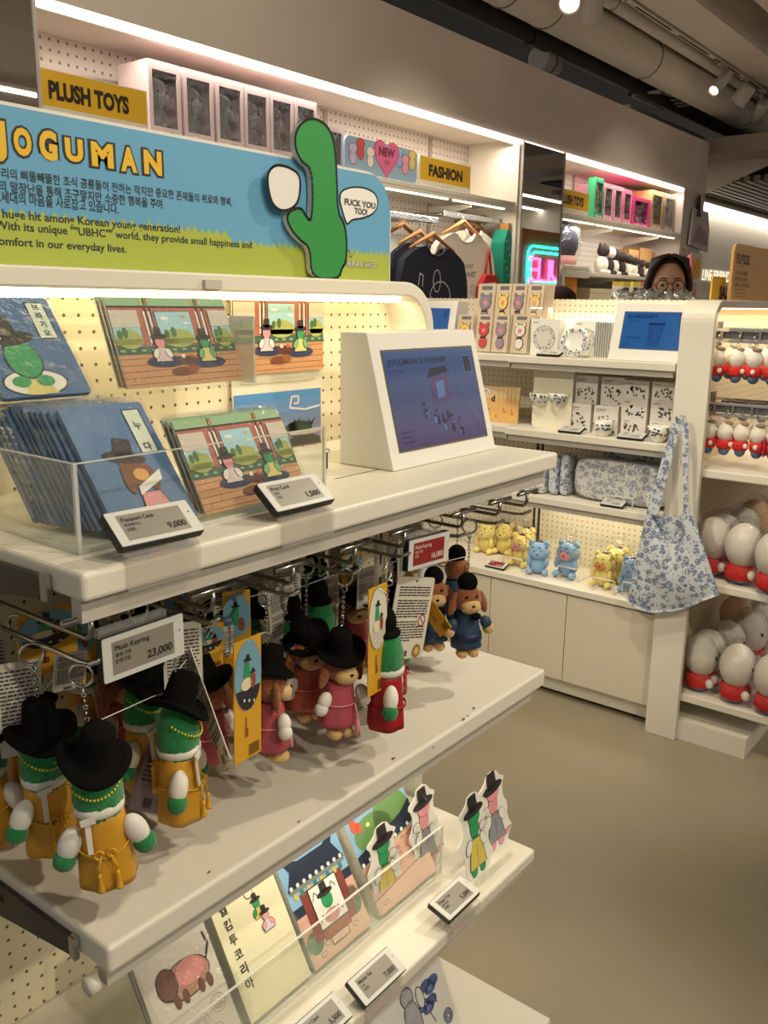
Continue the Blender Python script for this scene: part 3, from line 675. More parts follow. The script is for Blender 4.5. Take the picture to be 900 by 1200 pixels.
def card(o, u, v, w, h, name, label, cat, art, group, thick=.0025, film=True, back=None, margin=0.0):
    fr = Fr(o, u, v); t = thing(name, label, cat, fr.p(w/2, 0), group)
    MB().prism([(0, 0), (w, 0), (w, h), (0, h)], fr, 0, back or WHT, -thick).build('card_stock', t)
    b = MB(); f2 = Fr(fr.p(margin, margin), fr.u, fr.v); art(b, f2, w-2*margin, h-2*margin); b.build('picture', t)
    if film: MB().prism([(-.002, -.001), (w+.002, -.001), (w+.002, h+.005), (-.002, h+.005)], fr, .0035, FILM, -thick-.001).build('clear_sleeve', t)
    return t
o = V((at(150, 455, Y=.90).x, .90, tz+.1355)); xr = at(286, 447, Y=.90).x; tp_ = at(120, 348, X=o.x); vv = V((0, tp_.y-o.y, tp_.z-o.z))
for i in range(3): card(o+V((.0007*i, (.0095*i), 0)), (1, 0, 0), vv, xr-o.x, vv.length, 'postcard', 'room scene postcard in clear film on the upper step, beside the green fronted case' if i == 0 else 'room scene postcard hidden behind another on the upper step', 'postcard', room_print, 'room scene postcards')
o = V((at(242, 611, Y=.742).x, .742, tz+.0085)); xr = at(362, 580, Y=.742).x; tp_ = at(200, 494, X=o.x); vv = V((0, tp_.y-o.y, tp_.z-o.z))
for i in range(3): card(o+V((.0007*i, (.0095*i), 0)), (1, 0, 0), vv, xr-o.x, vv.length, 'postcard', 'room scene postcard in clear film low in the tray, behind the 1,500 price tag' if i == 0 else 'room scene postcard behind the front one low in the tray', 'postcard', room_print, 'room scene postcards')
def sunset_print(b, fr, w, h, L=1):
    n = 10
    for i in range(n): t_ = i/(n-1); b.rect(fr, 0, h*i/n, w, h/n+.0002, flat(int(206-130*t_), int(160-24*t_), int(186+10*t_)), L)
    b.oval(fr, w*.72, h*.50, w*.17, h*.10, flat(36, 70, 56), L+1); b.oval(fr, w*.66, h*.53, w*.06, h*.06, flat(36, 70, 56), L+1); b.oval(fr, w*.80, h*.44, w*.2, h*.03, flat(206, 196, 196), L+2)
    b.poly(fr, [(w*.55, h*.27), (w*1.0, h*.27), (w*.98, h*.36), (w*.9, h*.40), (w*.66, h*.40), (w*.6, h*.36)], flat(58, 50, 54), L+2)
    b.rect(fr, w*.6, 0, w*.40, h*.26, flat(226, 212, 186), L+2)
    for x in (.62, .75, .9): b.rect(fr, w*x, 0, w*.03, h*.26, flat(130, 84, 70), L+3)
    b.rect(fr, 0, 0, w*.55, h*.16, flat(228, 214, 190), L+2)
    b.line(fr, [(w*.62, h*.80), (w*.64, h*.92), (w*.72, h*.92), (w*.72, h*.83), (w*.67, h*.83)], w*.018, flat(220, 216, 226), L+2); b.line(fr, [(w*.62, h*.78), (w*.80, h*.74), (w*.98, h*.77)], w*.016, flat(220, 216, 226), L+2)
    b.line(fr, [(w*.02, h*.62), (w*.05, h*.78), (w*.14, h*.80), (w*.14, h*.68)], w*.016, flat(220, 216, 226), L+2)
    for x, y, s_ in ((.34, .72, .06), (.70, .60, .04), (.88, .58, .05)): b.poly(fr, [(w*(x-s_), h*(y+.04)), (w*x, h*(y-.02)), (w*(x+s_), h*(y+.05)), (w*(x+.01), h*(y-.05)), (w*(x-.02), h*(y-.05))], flat(36, 34, 42), L+3)
def flatcard(bl, br, tl, Y, *a, **k):
    o = at(*bl, Y=Y); r = at(*br, Y=Y); tp_ = at(*tl, Y=Y); return card(o, (1, 0, 0), (0, 0, 1), r.x-o.x, tp_.z-o.z, *a, **k)
PY = 1.030
flatcard((274, 440), (378.5, 434), (272.5, 338), PY, 'postcard', 'room scene print pinned high on the pegboard without film', 'postcard', room_print, 'prints on the pegboard', film=False)
flatcard((276, 560), (376, 545), (274, 464), PY, 'postcard', 'blue and violet sunset print low on the pegboard, half hidden by the tray', 'postcard', sunset_print, 'prints on the pegboard', film=False)
t = thing('backing_sheet', 'blank cream backing sheet between the room print and the sunset print', 'paper', at(325, 450, Y=PY+.006))
o = at(273, 500, Y=PY+.006); r = at(377.5, 420, Y=PY+.006); MB().bb((o.x, PY+.006, at(277, 470, Y=PY).z), (r.x, PY+.0075, at(277, 436, Y=PY).z+.004), flat(226, 220, 200)).build('sheet', t)
MB().bb((o.x+.02, PY+.004, at(277, 452, Y=PY).z), (r.x-.02, PY+.0059, at(277, 450, Y=PY).z), flat(206, 200, 182)).build('fold_line', t)
# small wire loop on the pegboard by the tray
t = thing('peg_clip', 'tiny metal peg clip standing on the shelf beside the white kiosk', 'clip', at(383, 548, Z=1.212)); o = at(383, 549, Z=1.212)
MB().tube([o, o+V((0, 0, .024))], .0015, DARK, 8).build('stem', t); MB().ring(o+V((0, 0, .026)), .003, .001, STEEL, (0, 1, 0), 14, 6, 2.0).build('loop', t)
# ------------------------------------------------------------------ tablet kiosk
SCRN = None
def screen_mat(name, top, bot, e=.8):
    m = mat(name, top, .12, emit=e); return m
kx0, kx1, kz = 1.0, 1.283, 1.2115
ky0, ky1, kyb, kh = .772, .825, .876, .197
t = thing('tablet_kiosk', 'white wedge shaped tablet stand with a blue screen at the shelf end', 'kiosk', ((kx0+kx1)/2, .82, kz))
b = MB(); prof = [(ky0, 0), (kyb, 0), (kyb, kh), (ky1, kh)]
o = b.prism([(p[0], p[1]) for p in prof], Fr((kx0, 0, kz), (0, 1, 0), (0, 0, 1)), kx1-kx0, mat('kiosk_white', (226, 224, 216), .4)).build('housing', t, bevel=.0015)
kf = Fr((kx0, ky0, kz), (1, 0, 0), (0, ky1-ky0, kh)); KW, KH = kx1-kx0, math.hypot(ky1-ky0, kh)
def kp(px, py):
    # the kiosk's sloped front plane
    r = at(px, py, Y=1)-EYE; n = kf.n; tt = (kf.o-EYE).dot(n)/r.dot(n); q = EYE+r*tt-kf.o; return q.dot(kf.u), q.dot(kf.v)
s0 = kp(469, 529); s1 = kp(552, 407)
sx, sy, sw_, sh = s0[0], s0[1], kp(570, 509)[0]-s0[0], s1[1]-s0[1]
b = MB(); b.prism([(sx-.003, sy-.003), (sx+sw_+.003, sy-.003), (sx+sw_+.003, sy+sh+.003), (sx-.003, sy+sh+.003)], kf, .0006, mat('bezel_grey', (96, 92, 84), .4), .0001); b.build('bezel', t)
b = MB(); n = 12
for i in range(n):
    q = i/(n-1); b.rect(kf, sx, sy+sh*i/n, sw_, sh/n, mat('kiosk_screen_%d' % i, (int(78-46*q), int(62+8*q), int(100+18*q)), .14, emit=.75, ebase=.1), 4)
dk = mat('kiosk_screen_ink', (14, 22, 50), .14, emit=.5, ebase=.1); lt = mat('kiosk_screen_light', (74, 104, 150), .14, emit=.8, ebase=.1); rdk = mat('kiosk_screen_red', (80, 52, 92), .14, emit=.7, ebase=.1)
b.text(kf, 'JOGUMAN SOUVENIR', sx+sw_*.03, sy+sh*.86, sh*.085, dk, 5, .03, fit=sw_*.64); b.text(kf, '조구만 기념품', sx+sw_*.03, sy+sh*.78, sh*.04, dk, 5, .0)
b.rect(kf, sx+sw_*.86, sy+sh*.72, sw_*.10, sh*.2, lt, 5); b.rect(kf, sx+sw_*.868, sy+sh*.73, sw_*.084, sh*.18, dk, 6)
# a small pavilion and a parade of dots, faint on the screen
cx, cy = sx+sw_*.55, sy+sh*.55
b.poly(kf, [(cx-.032, cy+.022), (cx+.028, cy+.030), (cx+.022, cy+.040), (cx-.02, cy+.036)], dk, 5); b.poly(kf, [(cx-.024, cy-.02), (cx+.022, cy-.012), (cx+.022, cy+.028), (cx-.024, cy+.02)], rdk, 5); b.poly(kf, [(cx-.012, cy-.012), (cx+.010, cy-.008), (cx+.010, cy+.018), (cx-.012, cy+.014)], lt, 6)
rr = random.Random(9)
for i in range(16):
    x = cx-.05+.10*(i/16)+rr.uniform(-.012, .012); y = cy-.03-.035*(i/16)+rr.uniform(-.012, .012); b.oval(kf, x, y, .0045, .006, (dk, rdk, lt)[i % 3], 6); b.oval(kf, x, y+.007, .003, .002, dk, 7)
b.line(kf, [(sx+sw_*.70, sy+sh*.74), (sx+sw_*.97, sy+sh*.15)], .0012, lt, 5)
for i in range(3): b.text(kf, ('SHOP NOW', 'JOGUMAN', 'K-SOUVENIR')[i], sx+sw_*.04, sy+sh*(.16-.05*i), sh*.035, dk, 5)
b.line(kf, [(sx+sw_*.90+.006*math.cos(a), sy+sh*.12+.006*math.sin(a)) for a in [2*PI*i/14 for i in range(14)]], .001, dk, 5, True)
b.build('screen', t)
# ================================================================== peg hooks and plush keyrings
HKZ, HKU = 1.108, 1.124     # lower and upper wire heights
HOOKX = [.445, .594, .717, .83, .935, 1.08, 1.185, 1.272]
hooknames = ['nearest the worn shelf corner, carrying the 23,000 tag', 'second along the pegboard, bar raised beside the grey tag', 'third along the pegboard, before the pink robed dogs', 'holding the two foremost pink robed dogs', 'carrying the red 16,000 tag', 'just past the red tag, holding nothing at its tip', 'holding the foremost blue robed dog', 'last on the pegboard, before the yellow plush display']
for i, hx in enumerate(HOOKX):
    up = HKU+(.012 if i == 0 else 0)
    t = thing('peg_hook', 'double wire steel peg hook ' + hooknames[i], 'hook', (hx, 1.04, HKZ), 'peg hooks under the top shelf')
    MB().tube([(hx, 1.040, up), (hx, .708, up), (hx, .703, up+.004), (hx, .701, up+.010), (hx, .701, up+.022)], .0028, STEEL, 10).build('upper_wire', t)
    MB().tube([(hx, 1.040, HKZ), (hx, .722, HKZ), (hx, .706, HKZ+.002), (hx, .692, HKZ+.010)], .0028, SILVER, 10).build('lower_wire', t)
    MB().tube([(hx-.030, .701, up+.024), (hx+.032, .701, up+.024)], .0034, STEEL, 10).build('label_bar', t)
    MB().bb((hx-.014, 1.034, HKZ-.012), (hx+.014, 1.0445, up+.012), STEEL).build('back_plate', t)
def plane_y(px, py, Y): return at(px, py, Y=Y)
o = at(121, 804, Y=.694); r = at(217, 767, Y=.694); u_ = at(115.5, 750, Y=.694)
price_tag(o, r-o, u_-o, (r-o).length, (u_-o).length, 'grey electronic price tag reading 23,000 hung on the nearest peg hook', 'Plush Keyring', ('봉제 키링', '인형키링'), '23,000', holder='hang')
o = at(477, 671, Y=.694); r = at(525, 657, Y=.694); u_ = at(476, 634, Y=.694)
price_tag(o, r-o, u_-o, (r-o).length, (u_-o).length, 'red electronic price tag reading 16,000 hung on a peg hook beside blue robed dogs', 'Plush Keyring', ('봉제 키링', '인형', ), '16,000', True, holder='hang')
FURG = mat('fur_green', (20, 128, 66), .9, bump=.45, bscale=420, sheen=.35, vary=.12, vscale=160)
FURB = mat('fur_brown', (150, 84, 40), .9, bump=.5, bscale=420, sheen=.4, vary=.2, vscale=140)
FURC = mat('fur_beige', (216, 176, 118), .9, bump=.4, bscale=400, sheen=.3, vary=.12, vscale=160)
SATY = mat('satin_gold', (206, 152, 46), .42, vary=.10, vscale=30); SATP = mat('satin_pink', (176, 78, 88), .42, vary=.10, vscale=30); SATR = mat('cloth_red', (160, 18, 22), .6, vary=.1, vscale=40); SATB = mat('cloth_blue', (36, 66, 92), .6, vary=.12, vscale=40); SATN = mat('cloth_navy', (20, 38, 78), .5)
SATO = mat('satin_coral', (178, 84, 62), .42, vary=.10, vscale=30)
FELT = mat('felt_black', (17, 16, 16), .98, bump=.25, bscale=500, spec=.1); COTT = mat('cotton_white', (226, 222, 214), .7); GOLD = mat('cord_gold', (214, 164, 40), .5); BEAD = mat('bead_yellow', (216, 196, 60), .35); EYEB = mat('eye_black', (12, 12, 12), .15)
PINKC = mat('cord_pink', (220, 150, 150), .6)
def robe_mb(m, h, r0, r1, n=40, ripple=.05, z0=0.0):
    b = MB(); vs = []; fs = []; rows = 10
    for j in range(rows+1):
        q = j/rows; z = z0+h*q; r = r0+(r1-r0)*q**1.3
        if .50 < q < .62: r *= .965
        for i in range(n):
            a = 2*PI*i/n; rr_ = r*(1+ripple*(1-q)*math.sin(a*6+.6*math.sin(a*3)))
            vs.append((rr_*math.cos(a), rr_*.92*math.sin(a), z))
    for j in range(rows):
        for i in range(n): fs.append((j*n+i, j*n+(i+1) % n, (j+1)*n+(i+1) % n, (j+1)*n+i))
    fs.append(tuple(range(n-1, -1, -1))); fs.append(tuple(rows*n+i for i in range(n)))
    return b.add(vs, fs, m, True)
def hat_mb(z, rb, rc, hc, droop=.25, n=40, cx=0, cy=0, tilt=(0, 0)):
    b = MB(); vs = []; fs = []
    ring = [(0, -.002), (rc, -.002), (rc*1.25, -.003), (rb*.8, -.003), (rb, .0), (rb, .003), (rb*.8, .0015), (rc*1.2, .002), (rc*1.03, .006), (rc*.95, hc*.6), (rc*.88, hc*.92), (rc*.6, hc), (0, hc*1.0)]
    for r, zz in ring:
        for i in range(n):
            a = 2*PI*i/n; k = max(0, (r-rc)/max(1e-6, rb-rc)); dz = k*droop*rb*.8*(math.sin(a)**2*(-.3)+.28*math.cos(a)**2)
            vs.append((r*math.cos(a), r*math.sin(a), zz+dz))
    for j in range(len(ring)-1):
        for i in range(n): fs.append((j*n+i, j*n+(i+1) % n, (j+1)*n+(i+1) % n, (j+1)*n+i))
    M = Matrix.Translation((cx, cy, z)) @ Matrix.Rotation(tilt[0], 4, 'X') @ Matrix.Rotation(tilt[1], 4, 'Y')
    return b.add(vs, fs, FELT, True, M)
def keyring(t, z0, z1, hx=0.0):
    """chain from the hat top z0 up to the split ring on the wire at z1"""
    b = MB(); n = max(3, int((z1-.026-z0)/.0062)); zz = [z0+(z1-.026-z0)*i/n for i in range(n+1)]
    for i in range(n): b.ring((0, 0, (zz[i]+zz[i+1])/2), .0021, .0008, SILVER, (1, 0, 0) if i % 2 else (0, 1, 0), 10, 5, 1.0 if True else 1)
    b.ring((0, 0, z1-.024), .0042, .0011, SILVER, (1, 0, 0), 14, 6, 1.6)
    k = b.build('chain', t)
    MB().ring((0, 0, z1-.009), .0115, .0013, SILVER, (.35, 1, 0), 28, 7).ring((0, 0.0016, z1-.009), .0115, .0013, SILVER, (.35, 1, 0), 28, 7).build('split_ring', t)
ZR = HKZ+.0005
def sleeve(t, sx_, z, m_s, m_h, L=.030, ang=.40, y=-.010, rx=.0115):
    M = Matrix.Translation((sx_*.026, y, z)) @ Matrix.Rotation(sx_*(-ang), 4, 'Y')
    s = MB().ell((0, 0, -L*.5), (rx, rx*.9, L*.62), m_s, 20, 12, M).build('sleeve', t)
    MB().ell((0, 0, -L*1.08), (rx*1.02, rx*.95, rx*1.0), m_h, 20, 12, M, .05).build('hand', s)
def plush_green(robe=SATY, belt=GOLD, big_hat=True, cord=True, name='green plush'):
    t = thing('plush_keyring', 'plush keyring', 'plush keyring', (0, 0, 0), 'plush keyrings on the peg hooks')
    neck = lambda q, d: q
    MB().ell((0, 0, .095), (.0245, .0235, .048), FURG, 36, 26, None, .035).build('green_body', t)
    robe_mb(robe, .080, .0285, .0225).build('robe', t)
    MB().lathe([(.0225, .078), (.0246, .080), (.0250, .086), (.0225, .089)], COTT, 28, None, False).build('collar', t)
    for s in (-1, 1): sleeve(t, s, .066, COTT, FURG)
    if big_hat: hat_mb(.133, .0365, .0180, .040, .8, tilt=(.10, .06)).build('hat', t)
    else:
        MB().ell((0, .004, .150), (.0165, .017, .024), FELT, 24, 14).ell((0, .002, .136), (.021, .021, .008), FELT, 24, 10).build('hat', t)
    if cord:
        b = MB(); n = 22
        for i in range(n+1): a = PI*1.04+PI*.92*i/n; b.ell((.0268*math.cos(a), .0262*math.sin(a), .121-.019*math.sin(PI*i/n)), (.0014,)*3, BEAD, 8, 6)
        b.build('bead_necklace', t)
        b = MB(); pts = [(.0275*math.cos(a), .0262*math.sin(a), .042+.004*math.cos(2*a)) for a in [2*PI*i/28 for i in range(28)]]
        b.tube(pts, .0011, belt, 6, True)
        b.ring((-.006, -.0275, .043), .0045, .001, belt, (0, 1, 0), 12, 5); b.ring((.006, -.0275, .043), .0045, .001, belt, (0, 1, 0), 12, 5)
        b.build('waist_cord', t)
        for x in (-.008, .009):
            b = MB().tube([(x*.5, -.0275, .042), (x, -.0280, .030), (x, -.0285, .024)], .0010, belt, 6).lathe([(.0008, .024), (.0026, .022), (.0018, .019), (.0036, .006), (.0040, .004)], belt, 10, Matrix.Translation((x, -.0288, 0)))
            b.build('tassel', t)
        b = MB(); b.prism([(-.0025, 0), (.0025, 0), (.0032, .034), (-.0025, .034)], Fr((-.013, -.0265, .046), (1, 0, 0), (.05, .10, 1)), .001, COTT); b.prism([(-.007, -.003), (.007, -.003), (.007, .003), (-.007, .003)], Fr((-.012, -.0245, .081), (1, 0, .1), (0, 0, 1)), .003, COTT)
        b.build('ribbon', t)
    else:
        MB().lathe([(.0272, .030), (.0282, .031), (.0282, .034), (.0270, .035)], robe, 28, None, False).build('hem_band', t)
        MB().lathe([(0, 0), (.0052, 0), (.0052, .0008), (0, .0008)], GOLD, 18, Matrix.Translation((.0265, -.012, .062)) @ Matrix.Rotation(PI/2, 4, 'X') @ Matrix.Rotation(.9, 4, 'Y'), False).build('round_badge', t)
        for x in (-.009, .009): MB().ell((x, -.006, -.002), (.009, .012, .006), FURG, 16, 10, None, .05).build('foot', t)
    keyring(t, .172, ZR-.878)
    return t
def plush_dog(robe=SATP, sl=COTT, hat='wide', feet=True, belt=None, tilt=(.12, .16)):
    t = thing('plush_keyring', 'plush keyring', 'plush keyring', (0, 0, 0), 'plush keyrings on the peg hooks')
    for x in (-.010, .010): MB().ell((x, -.009, .007), (.0095, .013, .0085), FURC, 18, 12, None, .04).build('foot', t)
    MB().ell((0, 0, .022), (.021, .019, .018), FURB, 24, 14, None, .03).build('lower_body', t)
    robe_mb(robe, .062, .0265, .0185, z0=.018).build('robe', t)
    MB().ell((0, -.001, .100), (.0235, .021, .0225), FURB, 32, 20, None, .03).build('head', t)
    MB().ell((0, -.0165, .0905), (.0175, .0125, .0125), FURC, 26, 16, None, .03).build('muzzle', t)
    for s in (-1, 1):
        MB().ell((0, 0, -.016), (.0075, .005, .020), FURB, 18, 14, Matrix.Translation((s*.0215, -.004, .108)) @ Matrix.Rotation(-s*.30, 4, 'Y'), .04).build('ear', t)
        MB().ell((s*.0085, -.0200, .1080), (.0024, .0016, .0026), EYEB, 12, 8).build('eye', t)
        sleeve(t, s, .068, sl, FURC if sl is not COTT else COTT, .020, .42, -.012, .0095)
    MB().ell((.0, -.029, .0945), (.0030, .0018, .0022), EYEB, 12, 8).build('nose', t)
    if hat == 'wide': hat_mb(.119, .034, .0165, .034, .5, tilt=tilt).build('hat', t); top = .150
    else: MB().ell((0, 0, .127), (.0165, .0165, .017), FELT, 24, 14).build('hat', t); top = .142
    if belt:
        MB().lathe([(.0258, .030), (.0270, .031), (.0258, .042), (.0245, .043)], belt, 28, None, False).build('waist_band', t)
        MB().ell((.006, -.026, .076), (.009, .006, .006), FELT, 14, 10).build('neck_bow', t)
    else:
        b = MB(); b.tube([(.0252*math.cos(a), .0235*math.sin(a), .050) for a in [2*PI*i/24 for i in range(24)]], .0009, PINKC, 6, True)
        b.tube([(.012, -.023, .050), (.014, -.027, .034), (.014, -.028, .024)], .001, PINKC, 6); b.lathe([(.001, .026), (.003, .022), (.0045, .004)], PINKC, 10, Matrix.Translation((.014, -.0285, .004)))
        b.build('waist_cord', t)
    keyring(t, top, ZR-.878)
    return t
def wchild(mb, name, root):
    """a part laid out in world space on a root that is turned or scaled"""
    o = mb.build(name); o.parent = root
    from mathutils import Euler
    Mw = Matrix.LocRotScale(root.location, root.rotation_euler, root.scale); o.matrix_parent_inverse = Mw.inverted(); return o
TAGY = mat('tag_yellow', (214, 160, 40), .6); TAGW = mat('tag_white', (216, 208, 192), .6); TAGM = mat('tag_mauve', (128, 112, 122), .6); STRG = mat('tag_string', (220, 216, 208), .6)
rt = random.Random(21)
def hang_tag(root, bl, br, tl, Y, kind, yaw=0.0, string=None):
    o = at(*bl, Y=Y); r = at(*br, Y=Y+yaw); l = at(*tl, Y=Y); fr = Fr(o, r-o, l-o); w = (r-o).length; h = (l-o).length; b = MB()
    if kind in ('white', 'mauve'):
        m = TAGW if kind == 'white' else TAGM
        b.prism(rrect(0, 0, w, h, min(w, h)*.06), fr, 0, m, -.0012)
        y = h*.90; lh = h*.024
        while y > h*.16:
            if rt.random() < .82:
                x = w*.09; xe = w*(.92 if rt.random() < .75 else rt.uniform(.3, .8))
                while x < xe: d = w*rt.uniform(.05, .14); b.rect(fr, x, y, min(d, xe-x), lh*.62, TXTD, 2); x += d+w*.018
            y -= lh*1.35
        if kind == 'white':
            b.line(fr, [(w*(.80+.09*math.cos(a)), h*.47+w*.09*math.sin(a)) for a in [2*PI*i/16 for i in range(16)]], w*.018, flat(170, 50, 46), 5, True); b.line(fr, [(w*.74, h*.47+w*.06), (w*.86, h*.47-w*.06)], w*.018, flat(170, 50, 46), 5)
            b.rect(fr, w*.68, h*.41, w*.24, h*.12, m, 3)
        b.oval(fr, w*.80, h*.09, w*.11, w*.11, flat(150, 118, 60), 3); b.oval(fr, w*.80, h*.09, w*.06, w*.06, flat(206, 178, 96), 4)
        for i in range(9): b.rect(fr, w*(.30+.028*i), h*.03, w*(.009+.008*(i % 3)), h*.07, TXTD, 3)
        b.oval(fr, w*.5, h*.955, w*.022, w*.022, TXTD, 3)
    else:
        b.prism(rrect(0, 0, w, h, w*.02), fr, 0, TAGY, -.0012)
        base = flat(120, 164, 188) if kind == 'blue' else flat(214, 208, 196)
        cy, ry = h*.70, h*.29
        b.oval(fr, w*.5, cy, w*.50, ry, TXTD if kind != 'blue' else base, 2, 0, 32); b.oval(fr, w*.5, cy, w*.49, ry*.985, base, 3, 0, 32)
        # dark ground and a green and a brown hatted figure, tiny
        n = 32; arc = [(w*.5+w*.485*math.cos(a), cy+ry*.975*math.sin(a)) for a in [PI*1.12+PI*.76*i/n for i in range(n+1)]]
        b.poly(fr, arc, flat(46, 44, 48) if kind == 'blue' else flat(200, 190, 176), 4)
        b.oval(fr, w*.44, cy+ry*.05, w*.11, ry*.42, GRN2, 5); hat_print(b, fr, w*.46, cy+ry*.45, w*.15, HAT, 6, -.15)
        b.oval(fr, w*.42, cy-ry*.22, w*.20, ry*.18, flat(226, 214, 176), 6); b.oval(fr, w*.66, cy-ry*.18, w*.10, ry*.22, flat(140, 74, 56), 6); hat_print(b, fr, w*.66, cy+ry*.06, w*.10, HAT, 7)
        for i in range(3): b.oval(fr, w*(.34+.18*i), cy-ry*(.66+.06*i), w*.03, ry*.05, WHT, 6)
        b.line(fr, [(w*.42, h*.20), (w*.42, h*.36)], w*.04, flat(140, 70, 40), 3); b.line(fr, [(w*.38, h*.26), (w*.48, h*.26), (w*.48, h*.20), (w*.38, h*.20)], w*.03, flat(140, 70, 40), 3)
        for i in range(8): b.rect(fr, w*(.52+.05*i), h*.02, w*(.015+.012*(i % 2)), h*.10, TXTD, 3)
    tg = wchild(b, 'hang_tag', root)
    p = fr.p(w/2, h*.97, .001); q = string or (root.location+V((0, 0, .172)))
    mid = (p+q)/2+V((.004, -.003, .006))
    wchild(MB().tube([p, mid, q], .0006, STRG, 5), 'tag_string', root)
    return tg
PROTO = {'G': plush_green(), 'R': plush_green(SATR, None, False, False), 'P': plush_dog(), 'O': plush_dog(SATO, COTT, 'wide', True, None, (.12, -.14)), 'B': plush_dog(SATB, SATB, 'beanie', True, SATN)}
used = set()
def place(k, loc, yaw, label, tilt=(0, 0), grp='plush keyrings on the peg hooks'):
    p = PROTO[k]; loc = V(loc)
    if k not in used:
        used.add(k); p.location = loc; p.rotation_euler = (tilt[0], tilt[1], yaw); p['label'] = label; p['group'] = grp; return p
    r = dup(p, loc, (tilt[0], tilt[1], yaw), label); r['group'] = grp; return r
def pz(x, y): return at(x, y, Z=.878)
gA = place('G', pz(128, 1026), -.55, 'green plush keyring in gold robe and broad black hat, foremost at the shelf corner', (0, -.06))
gB = place('G', pz(62, 988), -.15, 'green plush keyring in gold robe hanging behind the foremost one, white ribbon flying sideways', (.02, -.03))
gC = place('G', pz(213, 953), .55, 'green plush keyring in gold robe turned sideways, below the edge of the 23,000 tag')
gD = place('G', V((.585, .822, .878)), .1, 'green plush keyring whose hat brim shows under the 23,000 tag, bead necklace in view')
gE = place('G', V((.470, .885, .878)), -.9, 'green plush keyring in gold robe farther back on the nearest hook, half hidden')
gF = place('G', V((.405, .860, .878)), -.6, 'green plush keyring cut by the picture edge, farthest along the nearest hook')
pA = place('P', V((.655, .790, .878)), 2.7, 'brown dog plush keyring seen from behind, beside the thin white card')
pB = place('P', pz(318, 890), 1.0, 'brown dog plush keyring in pink robe behind the big yellow tag with blue oval', (0, .08))
pC = place('O', pz(360, 840), -.35, 'brown dog plush keyring in coral robe, upturned hat brim, behind the pink robed one')
pD = place('P', pz(394, 860), -.25, 'brown dog plush keyring in pink robe with white sleeves, foremost of the dogs mid shelf', (0, .06))
rA = place('R', pz(452, 848), .55, 'green plush keyring in red coat with a round yellow badge, nearer the shelf edge')
rB = place('R', V((.985, .760, .878)), .4, 'green plush keyring in red coat mostly behind the big white text card')
rC = place('R', V((.86, .845, .878)), .2, 'fuzzy green plush keyring seen as a tuft above the foremost pink robed dog')
bA = place('B', pz(545, 767), -.6, 'brown dog plush keyring in dark blue robe, foremost and closest to the shelf end')
bB = place('B', V((1.150, .800, .884)), -.7, 'brown dog plush keyring in blue robe just behind the yellow edged tag')
bC = place('B', V((1.270, .835, .890)), 1.2, 'brown dog plush keyring turned away at the shelf end, long ear showing')
back = [('G', .470, .955), ('P', .60, .905), ('G', .60, .965), ('G', .70, .86), ('P', .73, .925), ('G', .83, .91), ('O', .84, .97), ('R', .93, .855), ('G', .93, .925), ('P', 1.02, .86), ('B', 1.08, .93), ('G', .715, .985), ('B', 1.185, .90), ('R', 1.06, .985)]
names = {'G': 'green plush keyring in gold robe', 'P': 'brown dog plush keyring in pink robe', 'O': 'brown dog plush keyring in coral robe', 'R': 'green plush keyring in red coat', 'B': 'brown dog plush keyring in blue robe'}
BACKS = []
for i, (k, x, y) in enumerate(back):
    BACKS.append(place(k, V((x, y, .878)), rt.uniform(-1.2, 1.2), names[k]+' hanging back by the pegboard, mostly hidden', (0, 0), names[k].split(' in ')[0]+'s in '+names[k].split(' in ')[1]+' by the pegboard'))
# each hat sits at its own tilt
def tilt_hat(root, ax, ay, z):
    for c in kids(root):
        if c.name.startswith('hat'):
            R = Matrix.Rotation(ax, 3, 'X') @ Matrix.Rotation(ay, 3, 'Y'); p = V((0, 0, z)); c.rotation_euler = R.to_euler(); c.location = p-R @ p
for r_, ax, ay in ((gA, .20, .22), (gB, .05, -.10), (gC, .12, .28), (gD, .30, .05), (gE, -.1, .2), (gF, .1, .1)): tilt_hat(r_, ax, ay, .133)
for r_, ax, ay in ((pA, .0, .1), (pB, .1, -.15), (pC, .10, -.34), (pD, .12, -.38)): tilt_hat(r_, ax, ay, .119)
# paper tags with their strings
hang_tag(pB, (275, 898), (306, 880), (281, 752), .722, 'blue', .004)
hang_tag(gC, (262, 905), (270, 890), (242, 780), .715, 'white', -.035)
hang_tag(rA, (431, 818), (452, 805), (425, 695), .685, 'cream', .004)
hang_tag(rB, (450, 774), (494, 770), (447, 680), .715, 'white', 0)
hang_tag(bA, (516, 747), (529, 735), (520, 665), .752, 'cream', -.02)
hang_tag(gE, (24, 800), (92, 778), (26, 722), .86, 'blue', 0)
hang_tag(gB, (62, 812), (100, 804), (52, 772), .775, 'white', 0)
hang_tag(gA, (150, 948), (192, 955), (118, 812), .79, 'mauve', .01)
hang_tag(BACKS[3], (318, 760), (348, 745), (322, 692), .84, 'white', 0)
hang_tag(BACKS[5], (366, 745), (396, 735), (366, 680), .86, 'white', 0)
hang_tag(BACKS[1], (240, 775), (292, 760), (238, 742), .83, 'white', 0)
hang_tag(BACKS[4], (272, 700), (310, 690), (275, 655), .90, 'white', 0)
hang_tag(rC, (418, 715), (438, 708), (420, 668), .83, 'white', 0)
hang_tag(BACKS[7], (400, 690), (420, 684), (400, 652), .85, 'blue', 0)
hang_tag(pA, (228, 790), (262, 778), (230, 738), .80, 'blue', 0)
hang_tag(BACKS[9], (498, 665), (524, 660), (498, 628), .82, 'blue', 0)

